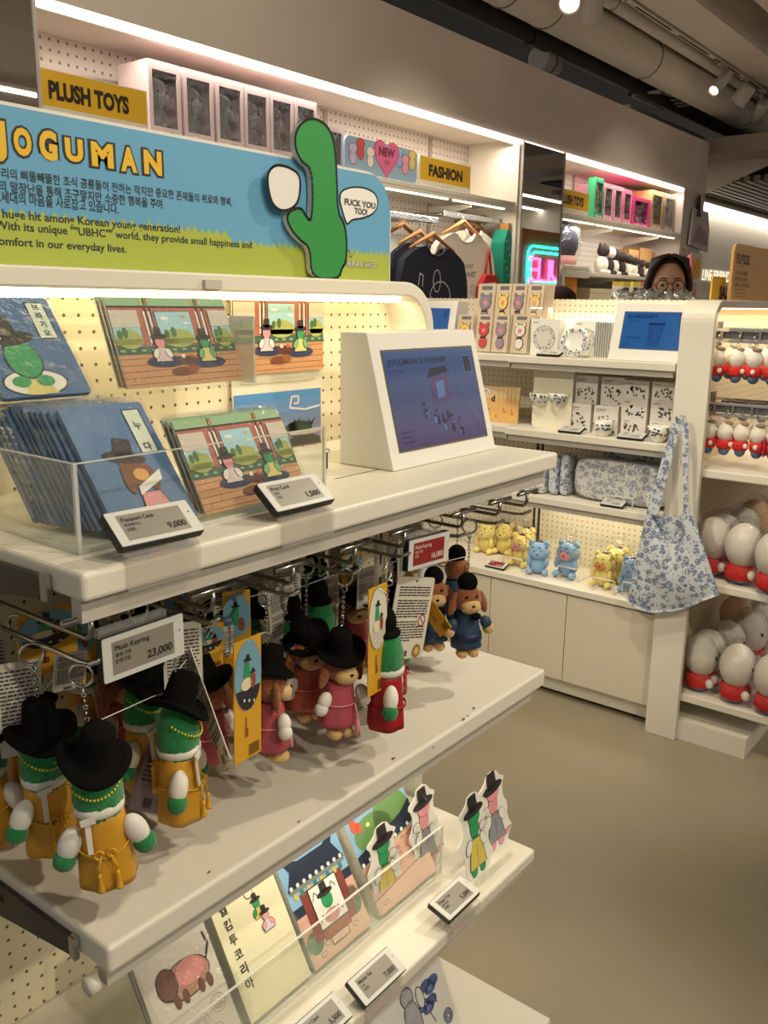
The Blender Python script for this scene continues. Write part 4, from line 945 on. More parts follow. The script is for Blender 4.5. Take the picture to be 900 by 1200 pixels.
def back_tag(root, dx, yaw, kind):
    """a tag hanging beside a plush of the rear rows"""
    L = root.location+V((dx, -.034, .100)); u = V((math.cos(yaw), math.sin(yaw), 0)); w, h = .046, .105; fr = Fr(L-u*w/2, u, (0, 0, 1)); b = MB()
    if kind == 'white':
        b.prism(rrect(0, 0, w, h, .003), fr, 0, TAGW, -.0012)
        for i in range(16):
            x = w*.09
            while x < w*.88: d = w*rt.uniform(.06, .16); b.rect(fr, x, h*(.90-.042*i), min(d, w*.92-x), h*.016, TXTD, 2); x += d+w*.03
    else:
        b.prism(rrect(0, 0, w*.8, h, .001), fr, 0, TAGY, -.0012); b.oval(fr, w*.4, h*.68, w*.40, h*.29, flat(120, 164, 188), 2, 0, 28); b.oval(fr, w*.36, h*.68, w*.10, h*.14, GRN2, 3); hat_print(b, fr, w*.36, h*.80, w*.13, HAT, 4); b.oval(fr, w*.52, h*.56, w*.10, h*.09, flat(140, 74, 56), 4)
    wchild(b, 'hang_tag', root); wchild(MB().tube([fr.p(w*.4, h*.97, .001), root.location+V((0, 0, .185))], .0006, STRG, 5), 'tag_string', root)
for i, r_ in enumerate(BACKS):
    if i in (3, 5, 1, 4, 7, 9): continue
    back_tag(r_, (-.02, .03)[i % 2], rt.uniform(-.7, .3), ('white', 'white', 'blue')[i % 3])
for r_, d_, y_, k_ in ((gD, .034, -.5, 'white'), (gF, .03, -.4, 'white'), (BACKS[3], .045, -.5, 'blue'), (BACKS[5], .05, -.5, 'white')): back_tag(r_, d_, y_, k_)
# ================================================================== card display shelf and bottom shelf
dz = .461
t = thing('acrylic_tray', 'long clear acrylic tray of notebooks on the lower display shelf', 'tray', (.86, .8, dz))
ax0, ax1, ay0, ay1 = .557, 1.156, .770, 1.0
MB().bb((ax0, ay0, dz), (ax1, ay1, dz+.003), ACRYL).build('tray_floor', t)
MB().bb((ax0, ay0, dz+.003), (ax1, ay0+.003, dz+.095), ACRYL).build('front_wall', t)
for x in (ax0, .698, .829, .986, ax1-.003):
    MB().prism([(ay0+.003, dz+.003), (ay1, dz+.003), (ay1, dz+.24), (ay0+.13, dz+.24), (ay0+.003, dz+.095)] if x in (ax0, ax1-.003) else [(ay0+.003, dz+.003), (ay1, dz+.003), (ay1, dz+.12), (ay0+.1, dz+.12), (ay0+.003, dz+.06)], Fr((x, 0, 0), (0, 1, 0), (0, 0, 1)), .002, ACRYL).build('divider' if x not in (ax0, ax1-.003) else 'side_wall', t)
b = MB(); b.bb((ax0, ay0-.0006, dz+.0944), (ax1, ay0+.0034, dz+.0956), EDGE); b.bb((ax0, ay0-.0008, dz), (ax1, ay0, dz+.0035), EDGE); b.bb((ax1-.0032, ay0-.0006, dz), (ax1+.0004, ay0+.003, dz+.095), EDGE)
b.build('polished_edges', t)
LEAN = V((0, .50, .866))
def korean_cover(b, fr, w, h, L=1):
    b.rect(fr, 0, 0, w, h, flat(226, 220, 184), L)
    for i, ch in enumerate('웰컴투코리아'): b.text(fr, ch, w*.16, h*(.80-.115*i), h*.088, TXTD, L+2, .02, 'c')
    figure(b, fr, w*.62, h*.62, h*.10, GRN2, flat(214, 196, 96), GRN2, L+2); figure(b, fr, w*.68, h*.50, h*.10, SKIN, flat(200, 196, 206), SKIN, L+5); b.oval(fr, w*.56, h*.84, w*.07, w*.07, out_m, L+2); b.oval(fr, w*.56, h*.84, w*.06, w*.06, flat(226, 220, 184), L+3)
def gate_cover(b, fr, w, h, L=1):
    sk, navy, red, stone, tile = flat(130, 176, 210), flat(34, 44, 66), flat(128, 62, 48), flat(214, 180, 156), flat(70, 120, 88)
    b.rect(fr, 0, 0, w, h, sk, L); b.rect(fr, 0, 0, w, h*.30, stone, L+1); b.oval(fr, w*.135, h*.18, w*.13, h*.09, tile, L+2); b.oval(fr, w*.885, h*.28, w*.11, h*.12, tile, L+2)
    b.rect(fr, 0, h*.22, w*.22, h*.22, flat(216, 168, 150), L+2); b.rect(fr, w*.82, h*.26, w*.18, h*.22, flat(216, 168, 150), L+2); b.rect(fr, 0, h*.42, w*.2, h*.08, navy, L+3); b.rect(fr, w*.82, h*.46, w*.18, h*.08, navy, L+3)
    b.rect(fr, w*.16, h*.16, w*.14, h*.42, red, L+4); b.rect(fr, w*.72, h*.16, w*.14, h*.42, red, L+4); b.rect(fr, w*.28, h*.13, w*.46, h*.12, flat(150, 84, 64), L+3)
    b.poly(fr, [(w*.02, h*.64), (w*.98, h*.64), (w*.86, h*.80), (w*.94, h*.90), (w*.72, h*.83), (w*.30, h*.83), (w*.06, h*.90), (w*.14, h*.78)], navy, L+4); b.rect(fr, w*.04, h*.615, w*.92, h*.03, flat(120, 130, 120), L+5)
    for i in range(9): b.oval(fr, w*(.08+.105*i), h*.66, w*.025, w*.025, WHT, L+6)
    for i in range(8): b.rect(fr, w*(.08+.11*i), h*.56, w*.05, h*.05, (flat(226, 180, 60), tile)[i % 2], L+5)
    b.rect(fr, w*.27, h*.22, w*.48, h*.36, out_m, L+6); b.rect(fr, w*.285, h*.23, w*.45, h*.34, WHT, L+7)
    b.oval(fr, w*.50, h*.42, w*.09, h*.07, GRN2, L+8); hat_print(b, fr, w*.50, h*.48, w*.13, HAT, L+9)
    for x, y, s_ in ((.35, .50, .05), (.64, .50, .05), (.36, .30, .07), (.62, .30, .07)): b.line(fr, [(w*(x-s_), h*(y-.03)), (w*x, h*(y+.03)), (w*(x+s_), h*(y-.02))], w*.012, flat(90, 90, 90), L+8)
    b.oval(fr, w*.50, h*.29, w*.13, h*.055, flat(200, 140, 130), L+8)
    b.rect(fr, w*.36, h*.07, w*.30, h*.07, out_m, L+6); b.rect(fr, w*.37, h*.077, w*.28, h*.056, stone, L+7)
    for x, y in ((.2, .06), (.3, .12), (.78, .10)): b.oval(fr, w*x, h*y, w*.05, h*.02, out_m, L+3); b.oval(fr, w*x, h*y, w*.044, h*.016, stone, L+4)
def wall_cover(b, fr, w, h, L=1):
    sk, navy, brick, hill = flat(136, 178, 208), flat(36, 44, 62), flat(216, 172, 152), flat(108, 146, 86)
    b.rect(fr, 0, 0, w, h, sk, L); b.oval(fr, w*.35, h*.66, w*.30, h*.16, hill, L+1); b.oval(fr, w*.69, h*.70, w*.30, h*.22, hill, L+1)
    b.oval(fr, w*.10, h*.80, w*.05, h*.07, flat(206, 96, 70), L+2); b.oval(fr, w*.17, h*.76, w*.04, h*.05, flat(206, 96, 70), L+2); b.oval(fr, w*.30, h*.74, w*.03, h*.02, flat(226, 222, 130), L+2)
    b.poly(fr, [(0, h*.44), (w, h*.54), (w, h*.74), (w*.8, h*.66), (0, h*.54)], navy, L+2)
    for i in range(9): b.oval(fr, w*(.04+.115*i), h*(.455+.0115*i), w*.022, w*.022, WHT, L+3)
    b.poly(fr, [(0, 0), (w, 0), (w, h*.52), (0, h*.43)], brick, L+2); b.poly(fr, [(0, 0), (w, 0), (w, h*.22), (0, h*.13)], flat(220, 184, 164), L+3); b.line(fr, [(0, h*.13), (w, h*.22)], h*.006, out_m, L+4)
    rb = random.Random(4)
    for i in range(26): x, y = rb.uniform(0, .92), rb.uniform(.18, .42); b.rect(fr, w*x, h*(y+.09*x), w*.06, h*.03, flat(190, 140, 122), L+3)
    b.oval(fr, w*.14, h*.07, w*.05, h*.02, out_m, L+4); b.oval(fr, w*.14, h*.07, w*.044, h*.016, brick, L+5)
    b.line(fr, [(w*.70, h*.98), (w*.88, h*.92), (w*.99, h*.95)], w*.02, flat(90, 70, 50), L+3); b.oval(fr, w*.90, h*.95, w*.09, h*.04, flat(60, 120, 70), L+4)
def notebook(x0, w, h, art, label, n, grp, thick=.004):
    for i in range(n):
        card(V((x0+.0006*i, .778+.0052*i*1.15, dz+.0058)), (1, 0, 0), LEAN, w, h, 'notebook', label if i == 0 else label.replace('foremost', 'stacked behind the foremost'), 'notebook', art if i == 0 else (lambda b, f, w_, h_: b.rect(f, 0, 0, w_, h_, flat(200, 196, 180), 1)), grp, thick, film=False)
notebook(.703, .122, .185, korean_cover, 'cream notebook with vertical Korean letters, foremost in the acrylic tray', 6, 'cream notebooks in the tray')
notebook(.834, .134, .185, gate_cover, 'notebook with a palace gate drawing, foremost in its stack', 6, 'palace gate notebooks in the tray')
notebook(.991, .160, .185, wall_cover, 'notebook with a brick palace wall drawing, foremost at the tray end', 4, 'palace wall notebooks in the tray')
def pack_print(b, fr, w, h, L=1):
    b.rect(fr, 0, 0, w, h, flat(206, 200, 186), L)
    ln, tan, rose, brn = flat(60, 50, 48), flat(176, 130, 112), flat(210, 140, 136), flat(110, 74, 62)
    b.oval(fr, w*.55, h*.62, w*.34, h*.15, ln, L+1); b.oval(fr, w*.55, h*.62, w*.325, h*.138, tan, L+2); b.oval(fr, w*.62, h*.66, w*.2, h*.1, rose, L+3); b.oval(fr, w*.30, h*.66, w*.14, h*.13, ln, L+3); b.oval(fr, w*.30, h*.66, w*.125, h*.118, brn, L+4)
    for x in (.36, .48, .70, .82): b.oval(fr, w*x, h*.50, w*.045, h*.06, brn, L+3)
    b.line(fr, [(w*.86, h*.66), (w*.95, h*.76), (w*.93, h*.86)], w*.03, ln, L+2)
    for x, y in ((.22, .28), (.55, .24), (.82, .30), (.4, .12), (.7, .1)):
        for r_ in (.10, .06, .03): b.line(fr, [(w*(x+r_*math.cos(a)), h*y+w*r_*math.sin(a)) for a in [2*PI*i/16 for i in range(16)]], w*.01, flat(150, 144, 132), L+1, True)
card(V((.572, .782, dz+.008)), (1, 0, 0), (0.0, .50, .866), .118, .165, 'sticker_pack', 'sticker pack with a brown tiger drawing, at the tray end under the worn shelf', 'sticker pack', pack_print, 'sticker packs', .003)
for i in range(2): card(V((.574, .795+.011*i, dz+.008)), (1, 0, 0), (0.0, .50, .866), .116, .165, 'sticker_pack', 'sticker pack hidden behind the tiger one', 'sticker pack', pack_print, 'sticker packs behind the tiger one', .003)
# die-cut hatted figures, standing paper toys
def diecut(bl, br, top, Y, label, skin, robe, fan_left=True, tail=None, Z=None, lean=(0, .18, 1)):
    o = at(*bl, Y=Y); r = at(*br, Y=Y); w = max(.02, (r-o).length); h = (at(*top, Y=Y)-o).z/1.0
    if Z is not None: o.z = Z
    fr = Fr(o, (1, 0, 0), lean); t = thing('paper_figure', label, 'paper figure', fr.p(w/2, 0), 'standing paper figures in hats')
    P = smooth([(w*.30, 0), (w*.78, 0), (w*.86, h*.10), (w*1.0, h*.16), (w*.86, h*.32), (w*.92, h*.50), (w*.80, h*.60), (w*.82, h*.78), (w*.92, h*.84), (w*.76, h*.90), (w*.66, h*1.0), (w*.40, h*1.0), (w*.30, h*.90), (w*.06, h*.84), (w*.18, h*.74), (w*.16, h*.60), (w*-.02, h*.48), (w*.12, h*.36), (w*.10, h*.12)], 1)
    b = MB(); n = len(P); tri_poly(b, fr, P, WHT, 0); b.add([fr.p(x, y, 0) for x, y in P]+[fr.p(x, y, -.0015) for x, y in P], [(i, (i+1) % n, n+(i+1) % n, n+i) for i in range(n)]+[tuple(range(2*n-1, n-1, -1))], WHT); b.build('card_body', t)
    b = MB(); c = w*.48
    def ov(x, y, rx, ry, m, L, rot=0): b.oval(fr, x, y, rx+.0008, ry+.0008, out_m, L, rot); b.oval(fr, x, y, rx, ry, m, L+1, rot)
    if tail: ov(c+w*.30, h*.14, w*.18, h*.03, skin, 1, .2)
    for k in (-1, 1): ov(c+k*w*.13, h*.10, w*.085, h*.06, skin, 2)
    b.poly(fr, [(c-w*.27, h*.13), (c+w*.27, h*.13), (c+w*.16, h*.48), (c-w*.16, h*.48)], out_m, 4); b.poly(fr, [(c-w*.25, h*.136), (c+w*.25, h*.136), (c+w*.145, h*.474), (c-w*.145, h*.474)], robe, 5)
    b.line(fr, [(c, h*.14), (c, h*.40)], .0007, out_m, 6); ov(c, h*.62, w*.13, h*.16, skin, 3); ov(c+w*.02, h*.73, w*.17, h*.085, skin, 5); hat_print(b, fr, c+w*.02, h*.80, w*.30, HAT, 7, .06)
    for k in (-1, 1): ov(c+k*w*.22, h*.42, w*.08, h*.09, WHT, 6, k*.5)
    for k in range(5): b.line(fr, [(c+(-1 if fan_left else 1)*w*.26, h*.52), (c+(-1 if fan_left else 1)*w*(.26+.18*math.cos(.4+.55*k)*(1 if fan_left else -1)*-1), h*(.52+.09*math.sin(.4+.55*k)))], .0012, flat(200, 190, 180), 8)
    ov(c+(-1 if fan_left else 1)*w*.24, h*.57, w*.10, h*.055, WHT, 7); b.line(fr, [(c-w*.08, h*.50), (c+w*.10, h*.49)], .0012, TXTD, 7)
    b.build('figure_print', t); return t
diecut((437, 1046), (474, 1040), (425, 966), .789, 'green faced paper figure in a yellow robe inside the acrylic tray', GRN2, flat(216, 196, 90), False, None, dz+.0045+.0)
diecut((486, 1012), (520, 1006), (478, 925), .790, 'pink faced paper figure in a grey robe inside the acrylic tray', SKIN, flat(140, 144, 152), True, True, dz+.0045)
diecut((545, 1030), (577, 1025), (535, 947), .712, 'green faced paper figure in a yellow robe standing free past the tray end', GRN2, flat(216, 196, 90), False, None, dz)
diecut((566, 1008), (598, 1004), (560, 928), .728, 'pink faced paper figure in a grey robe at the open shelf end', SKIN, flat(140, 144, 152), True, True, dz)
t = thing('acrylic_stand', 'small clear acrylic slot stand holding the two free paper figures', 'stand', (1.22, .72, dz))
MB().bb((1.165, .698, dz-.0005), (1.285, .708, dz+.006), ACRYL).build('stand_bar', t); MB().bb((1.165, .752, dz-.0005), (1.285, .758, dz+.006), ACRYL).build('stand_bar', t)
MB().bb((1.160, .90, dz), (1.275, .903, dz+.16), ACRYL).build('back_panel', t)
tag_px((527, 1080), (563.7, 1045), (501.4, 1058.7), .668, 'electronic price tag reading 5,000 below the free paper figures', 'Paper Toy', ('종이인형', '브랜드'), '5,000', shelf_y=.676, shelf_z=.46)
tag_px((429, 1181), (477, 1135.5), (405.5, 1151), .668, 'electronic price tag reading 7,000 before the palace gate notebooks', 'Master Set', ('노트', '브랜드'), '7,000', shelf_y=.676, shelf_z=.46)
tag_px((366, 1235), (414.4, 1190), (342, 1203), .668, 'electronic price tag reading 5,500, cut by the bottom of the picture', 'Post Card', ('엽서', '브랜드'), '5,500', shelf_y=.676, shelf_z=.46)
# blue printed pouch on the bottom shelf
def blue_print(b, fr, w, h, L=1):
    b.rect(fr, 0, 0, w, h, flat(224, 222, 216), L); bl, ln, gy = flat(70, 92, 150), flat(52, 58, 84), flat(170, 170, 176)
    for x, y in ((.18, .60), (.30, .44), (.72, .60), (.80, .72), (.45, .34), (.16, .20)):
        for dx, dy in ((0, 0), (.05, .03), (-.04, .04)): b.oval(fr, w*(x+dx), h*(y+dy), w*.075, h*.045, bl, L+1)
        b.oval(fr, w*x, h*y, w*.03, h*.02, flat(110, 130, 178), L+2); b.line(fr, [(w*x, h*(y-.04)), (w*(x+.03), h*(y-.14))], w*.01, ln, L+1)
    b.oval(fr, w*.52, h*.60, w*.10, h*.18, ln, L+2); b.oval(fr, w*.52, h*.60, w*.09, h*.17, gy, L+3); b.oval(fr, w*.52, h*.80, w*.08, h*.08, ln, L+2); b.oval(fr, w*.52, h*.80, w*.07, h*.07, gy, L+3)
    for x in (.44, .60): b.oval(fr, w*x, h*.42, w*.05, h*.07, ln, L+3); b.oval(fr, w*x, h*.42, w*.04, h*.06, gy, L+4)
    b.oval(fr, w*.66, h*.72, w*.05, h*.09, ln, L+2); b.oval(fr, w*.66, h*.72, w*.04, h*.08, flat(220, 218, 214), L+3)
    for r_ in (.055, .038, .02): b.line(fr, [(w*(.90+r_*math.cos(a)), h*.42+w*r_*math.sin(a)) for a in [2*PI*i/18 for i in range(18)]], w*.012, bl, L+2, True)
card(V((.935, 0.690, .1225)), (1, 0, 0), (0, .42, .907), .215, .215, 'fabric_pouch', 'white pouch printed with blue flowers in clear film on the bottom shelf', 'pouch', blue_print, 'blue flower pouches', .006)
for i in range(3): card(V((.935, .703+.0135*i, .1225)), (1, 0, 0), (0, .42, .907), .215, .213, 'fabric_pouch', 'blue flower pouch stacked behind the front one on the bottom shelf', 'pouch', blue_print, 'blue flower pouches behind the front one', .006)
# ================================================================== far gondola: end-cap facing the camera and its long side
PEGX = peg_mat('pegboard_endcap', (222, 214, 192), 0.0215, 0.0026, (1, 2))
GX = 2.80
g2 = thing('display_gondola', 'far cream gondola with a tote bag on its end panel, soft toys beside it', 'shelving', (3.8, .98, 0))
portal(GX, 5.6, .925, 1.032, 1.474, .024, .07, g2, 'portal_frame', CREAM)
MB().bb((GX+.024, .990, .10), (5.57, 1.004, 1.45), peg_mat('pegboard_long_side', (232, 214, 180), .0215, .0024, (0, 2))).build('pegboard', g2)
b = MB(); cv = [(.985-.055*math.sin(a), 1.372+.075*(1-math.cos(a))) for a in [PI/2*i/6 for i in range(7)]]
MB().bb((GX+.03, .935, 1.446), (5.55, .975, 1.4495), mat('header_led', (255, 232, 180), .5, emit=3.2)).build('header_light', g2)
for z, y0, x1, nm in ((.945, .715, 5.5, 'shelf'), (.572, .685, 5.5, 'shelf'), (.165, .640, 5.5, 'shelf')):
    o = MB().bb((GX+.03, y0, z-.028), (x1, .988, z), CREAM).build(nm, g2, bevel=.004)
    MB().bb((GX+.06, y0+.012, z-.048), (x1-.02, y0+.026, z-.0285), GREYW).build('price_rail', o)
MB().bb((GX+.024, .70, 0), (5.55, .985, .07), CREAM).build('base_plinth', g2)
# end-cap unit
g3 = thing('end_cap_unit', 'cream end cap unit of shelves over a cabinet, holding crockery and pouches', 'shelving', (3.0, 1.6, 0))
EY0, EY1, EYm = 1.036, 2.34, 1.652
MB().bb((3.10, EY0, .45), (3.115, EY1, 1.474), PEGX).build('pegboard', g3)
for y in (EYm-.004, EYm+.018): MB().bb((3.094, y-.004, .46), (3.0995, y+.004, 1.47), DARK).build('upright_slot', g3)
for (y0, y1, xf) in ((EY0, EYm, 2.80), (EYm+.004, EY1, 2.83)):
    for z in (1.275, 1.014, .775):
        if y0 > 1.5 and z < .8: continue
        o = MB().bb((xf, y0, z-.026), (3.092, y1-.002, z), CREAM).build('shelf', g3, bevel=.003)
        MB().bb((xf+.012, y0+.01, z-.046), (xf+.026, y1-.012, z-.0265), GREYW).build('price_rail', o)
cb = MB().bb((2.85, EY0, .075), (3.2, EY1, .425), CREAM).build('cabinet_body', g3)
MB().bb((2.825, EY0, .425), (3.2, EY1, .45), CREAM).build('cabinet_top', g3, bevel=.002)
MB().bb((2.865, EY0, 0.02), (3.2, EY1, .075), CREAM).build('cabinet_plinth', g3)
MB().bb((2.89, EY0+.02, 0.0), (3.15, EY1, .02), DARK).build('dark_gap_fill', g3)  # dark block stands in for shade in the gap under the cabinet
dy = [EY0+.002, at(662, 745, X=2.835).y, at(573, 745, X=2.835).y, EY1-.002]
for i in range(3):
    MB().bb((2.832, dy[i]+.0015, .082), (2.85, dy[i+1]-.0015, .418), mat('cabinet_door', (216, 206, 186), .42, vary=.02, vscale=2)).build('cabinet_door', g3, bevel=.001)
def ecf(p): return Fr(p, (0, -1, 0), (0, 0, 1))
# ---------------------------------------------------------------- tablet on the end cap
kY1, kY0, kz2 = 1.284, 1.038, 1.2755
t = thing('tablet_kiosk', 'white wedge tablet stand with a bright blue screen on the end cap top shelf', 'kiosk', (2.87, 1.16, kz2))
hx_ = .185
prof = [(2.835, 0), (2.96, 0), (2.96, hx_), (2.885, hx_)]
MB().prism(prof, Fr((0, kY1, kz2), (1, 0, 0), (0, 0, 1)), kY1-kY0, mat('kiosk_white', (226, 224, 216), .4)).build('housing', t, bevel=.0015)
f2 = Fr((2.835, kY1, kz2), (0, -1, 0), (.05, 0, hx_)); W2, H2 = kY1-kY0, math.hypot(.05, hx_)
b = MB(); b.prism([(W2*.13, H2*.20), (W2*.99, H2*.20), (W2*.99, H2*.86), (W2*.13, H2*.86)], f2, .0006, mat('bezel_grey', (96, 92, 84), .4), .0001); b.build('bezel', t)
b = MB(); bl2 = mat('screen_blue', (44, 100, 160), .12, emit=.62, ebase=.15); bd2 = mat('screen_blue_dark', (20, 52, 104), .12, emit=.6, ebase=.15); bm2 = mat('screen_blue_mid', (34, 84, 146), .12, emit=.6, ebase=.15)
b.rect(f2, W2*.14, H2*.21, W2*.84, H2*.64, bl2, 4); b.text(f2, 'K-HANGART', W2*.20, H2*.745, H2*.09, bd2, 6, .03); b.text(f2, '한국 기념품', W2*.20, H2*.69, H2*.04, bd2, 6)
b.poly(f2, [(W2*.52, H2*.27), (W2*.68, H2*.27), (W2*.73, H2*.67), (W2*.50, H2*.67)], bm2, 5); b.rect(f2, W2*.50, H2*.63, W2*.23, H2*.035, bd2, 6)
rb = random.Random(2)
for i in range(14): b.oval(f2, W2*rb.uniform(.54, .68), H2*rb.uniform(.32, .6), W2*.012, H2*.014, bl2, 7)
b.poly(f2, [(W2*.18, H2*.42), (W2*.42, H2*.42), (W2*.38, H2*.38), (W2*.22, H2*.38)], bm2, 5)
for i in range(3): b.text(f2, ('핸드메이드', 'K-HANGART', '기념품')[i], W2*.17, H2*(.31-.035*i), H2*.03, bd2, 6)
b.rect(f2, W2*.90, H2*.64, W2*.07, H2*.16, bm2, 5); b.build('screen', t)
yb, ya = at(529, 388, X=2.85).y, at(529, 388, X=2.85).y+.25
t = thing('tablet_kiosk', 'white wedge tablet stand half hidden behind the near gondola end', 'kiosk', (2.9, (ya+yb)/2, kz2))
MB().prism([(2.852, 0), (2.96, 0), (2.96, hx_), (2.89, hx_)], Fr((0, ya, kz2), (1, 0, 0), (0, 0, 1)), ya-yb, mat('kiosk_white', (226, 224, 216), .4)).build('housing', t, bevel=.0015)
f3 = Fr((2.852, ya, kz2), (0, -1, 0), (.038, 0, hx_)); W3, H3 = ya-yb, math.hypot(.038, hx_); b = MB(); b.rect(f3, W3*.08, H3*.20, W3*.80, H3*.66, bl2, 4); b.rect(f3, W3*.76, H3*.66, W3*.08, H3*.14, bm2, 5); b.text(f3, 'K-HANGART', W3*.14, H3*.74, H3*.09, bd2, 6, .03); b.build('screen', t)
b = MB(); b.oval(f3, W3*.86, H3*.16, .016, .016, WHT, 6); b.oval(f3, W3*.86, H3*.15, .008, .007, flat(200, 50, 50), 7); b.build('round_sticker', t)
# ---------------------------------------------------------------- price tags on the end cap
def ec_tag(bl, br, X, lab, price, red=False, z=None, d=.045, up=.014):
    o = at(*bl, X=X); r = at(*br, X=X)
    if z is not None: o.z = r.z = z
    return price_tag(o, (0, -1, 0), (d, 0, up), abs(o.y-r.y), math.hypot(d, up), lab, '상품', ('기념품',), price, red, holder='flat')
ec_tag((628, 411), (655, 413), 2.805, 'small price tag on the end cap top shelf before the boxed plate', '9,000', z=1.284)
ec_tag((653, 506), (679, 510), 2.805, 'small price tag on the middle shelf at the foot of the mug board', '12,000', z=1.023)
ec_tag((722, 514), (752, 518), 2.805, 'small price tag on the middle shelf before the low boxes', '15,000', z=1.023)
ec_tag((702, 599), (728, 603), 2.805, 'small price tag on the pouch shelf before the big patterned pouch', '19,000', z=.784)
ec_tag((606, 581), (628, 584), 2.83, 'small price tag on the pouch shelf beside the near shelf edge', '9,000', z=.784)
ec_tag((568, 657), (590, 662), 2.845, 'red price tag on the cabinet top before the yellow soft toys', '16,000', True, z=.459)
def bits(b, fr, x, y, w, h, n, seed, cols, L=2, s=.006):
    """little scattered sprigs and blobs, printed"""
    r = random.Random(seed)
    for i in range(n):
        cx, cy = x+r.uniform(.08, .92)*w, y+r.uniform(.08, .92)*h; m = cols[i % len(cols)]; a = r.uniform(0, 3)
        b.oval(fr, cx, cy, s*r.uniform(.6, 1.2), s*r.uniform(.4, .8), m, L, a, 8)
        if i % 2: b.line(fr, [(cx-s*math.cos(a), cy-s*math.sin(a)), (cx+s*1.6*math.cos(a), cy+s*1.6*math.sin(a))], s*.25, m, L)
INKB = flat(74, 84, 116); INKG = flat(104, 100, 104); INKL = flat(140, 150, 176)
# key holder cards on a two level rack
KRAFT = flat(204, 184, 158); FACEC = [flat(132, 132, 138), flat(230, 200, 96), flat(146, 122, 138), flat(226, 190, 96), flat(200, 60, 60), flat(150, 130, 146), flat(222, 216, 206)]
t = thing('card_rack', 'clear two level rack of carded key holders on the end cap', 'rack', (2.92, 1.8, 1.276))
MB().bb((2.855, 1.62, 1.2765), (3.06, 1.99, 1.2795), ACRYL).build('rack_floor', t); MB().bb((2.93, 1.62, 1.2795), (2.933, 1.99, 1.36), ACRYL).build('rack_riser', t); MB().bb((2.93, 1.62, 1.36), (3.06, 1.99, 1.363), ACRYL).build('rack_step', t); MB().bb((2.86, 1.60, 1.2795), (3.05, 1.603, 1.47), ACRYL).build('rack_side', t)
cc = ('grey', 'yellow', 'mauve', 'amber', 'red and white', 'violet grey', 'white')
def keycard(px0, py0, px1, py1, X, col, label, n=1, zb=None):
    o = at(px0, py1, X=X); r = at(px1, py1, X=X); tp_ = at(px0, py0, X=X); w = abs(o.y-r.y); zz = zb if zb is not None else o.z; h = tp_.z-zz
    fr = Fr((X, o.y, zz), (0, -1, 0), (.12, 0, 1)); t = thing('key_holder_card', label, 'key holder card', fr.p(w/2, 0), 'carded key holders on the rack')
    MB().prism([(0, 0), (w, 0), (w, h), (0, h)], fr, 0, KRAFT, -.0015).build('card_stock', t)
    b = MB(); b.rect(fr, w*.2, h*.86, w*.62, h*.09, INKG, 1); b.build('card_print', t)
    b = MB(); m = FACEC[col]; k = .0035
    for rx, mm, dd in ((1.0, INKG, k), (.88, m, k+.0006)):
        b.prism([(w*.5+w*.27*rx*math.cos(a), h*.24+h*.15*rx*math.sin(a)) for a in [2*PI*i/18 for i in range(18)]], fr, dd, mm, .0003)
        b.prism([(w*.5+w*.34*rx*math.cos(a), h*.58+h*.17*rx*math.sin(a)) for a in [2*PI*i/18 for i in range(18)]], fr, dd, mm, .0003)
        for s in (-1, 1): b.prism([(w*(.5+.24*s)+w*.10*rx*math.cos(a), h*.74+h*.06*rx*math.sin(a)) for a in [2*PI*i/10 for i in range(10)]], fr, dd, mm, .0003)
    b.rect(fr, w*.32, h*.36, w*.36, h*.04, TXTD, int((k+.001)/.00025)); b.oval(fr, w*.5, h*.57, w*.12, h*.06, flat(214, 130, 140), int((k+.001)/.00025))
    b.build('key_holder', t)
    for i in range(n-1): MB().prism([(0, 0), (w, 0), (w, h), (0, h)], Fr(fr.o+V((.008*(i+1), -.004*(i+1), 0)), fr.u, fr.v), 0, KRAFT, -.0015).build('card_stock', t)
for i, (a, c_) in enumerate(((557, 577), (579, 596), (597, 614), (615, 634))): keycard(a, 332, c_, 366, 2.94, i, cc[i]+' animal key holder card on the upper level of the rack', 6, 1.363)
for i, (a, c_) in enumerate(((534, 552), (556, 574), (576, 594), (598, 617))): keycard(a, 368, c_, 406, 2.865, (3, 4, 5, 6)[i], ('amber', 'red faced white', 'violet grey', 'white')[i]+' animal key holder card on the lower level of the rack', 6, 1.2795)
# boxed plates
def plate_box(y0, y1, X, h, label, hole=True):
    t = thing('plate_box', label, 'plate box', (X, (y0+y1)/2, 1.2755), 'boxed plates'); w = y0-y1
    MB().bb((X, y1, 1.2755), (X+.018, y0, 1.2755+h), WHT).build('box', t, bevel=.0008)
    f = Fr((X-.0002, y0, 1.2755), (0, -1, 0), (0, 0, 1)); b = MB(); b.text(f, 'PLATE', w*.08, h*.88, h*.06, TXTD, 1, .02)
    if hole:
        b.oval(f, w*.5, h*.48, w*.40, w*.40, INKG, 1, 0, 28); b.oval(f, w*.5, h*.48, w*.385, w*.385, flat(216, 210, 200), 2, 0, 28)
        for i in range(16): a = 2*PI*i/16; bits(b, f, w*.5+w*.31*math.cos(a)-.008, h*.48+w*.31*math.sin(a)-.008, .016, .016, 3, i, (INKB, INKG), 3, .003)
    b.build('box_print', t)
Yp = lambda px, py, X: at(px, py, X=X).y
plate_box(Yp(621, 411, 2.86), Yp(653, 411, 2.86), 2.86, .128, 'flat white boxed plate with a round window, behind the small price tag')
for i in range(3): plate_box(Yp(624, 411, 2.88)-.01*0, Yp(655, 411, 2.88), 2.882+.021*i, .126, 'flat white plate box standing behind the round windowed one', False)
plate_box(Yp(672, 411, 2.93), Yp(700, 411, 2.93), 2.93, .125, 'flat white plate box half hidden by the round plate')
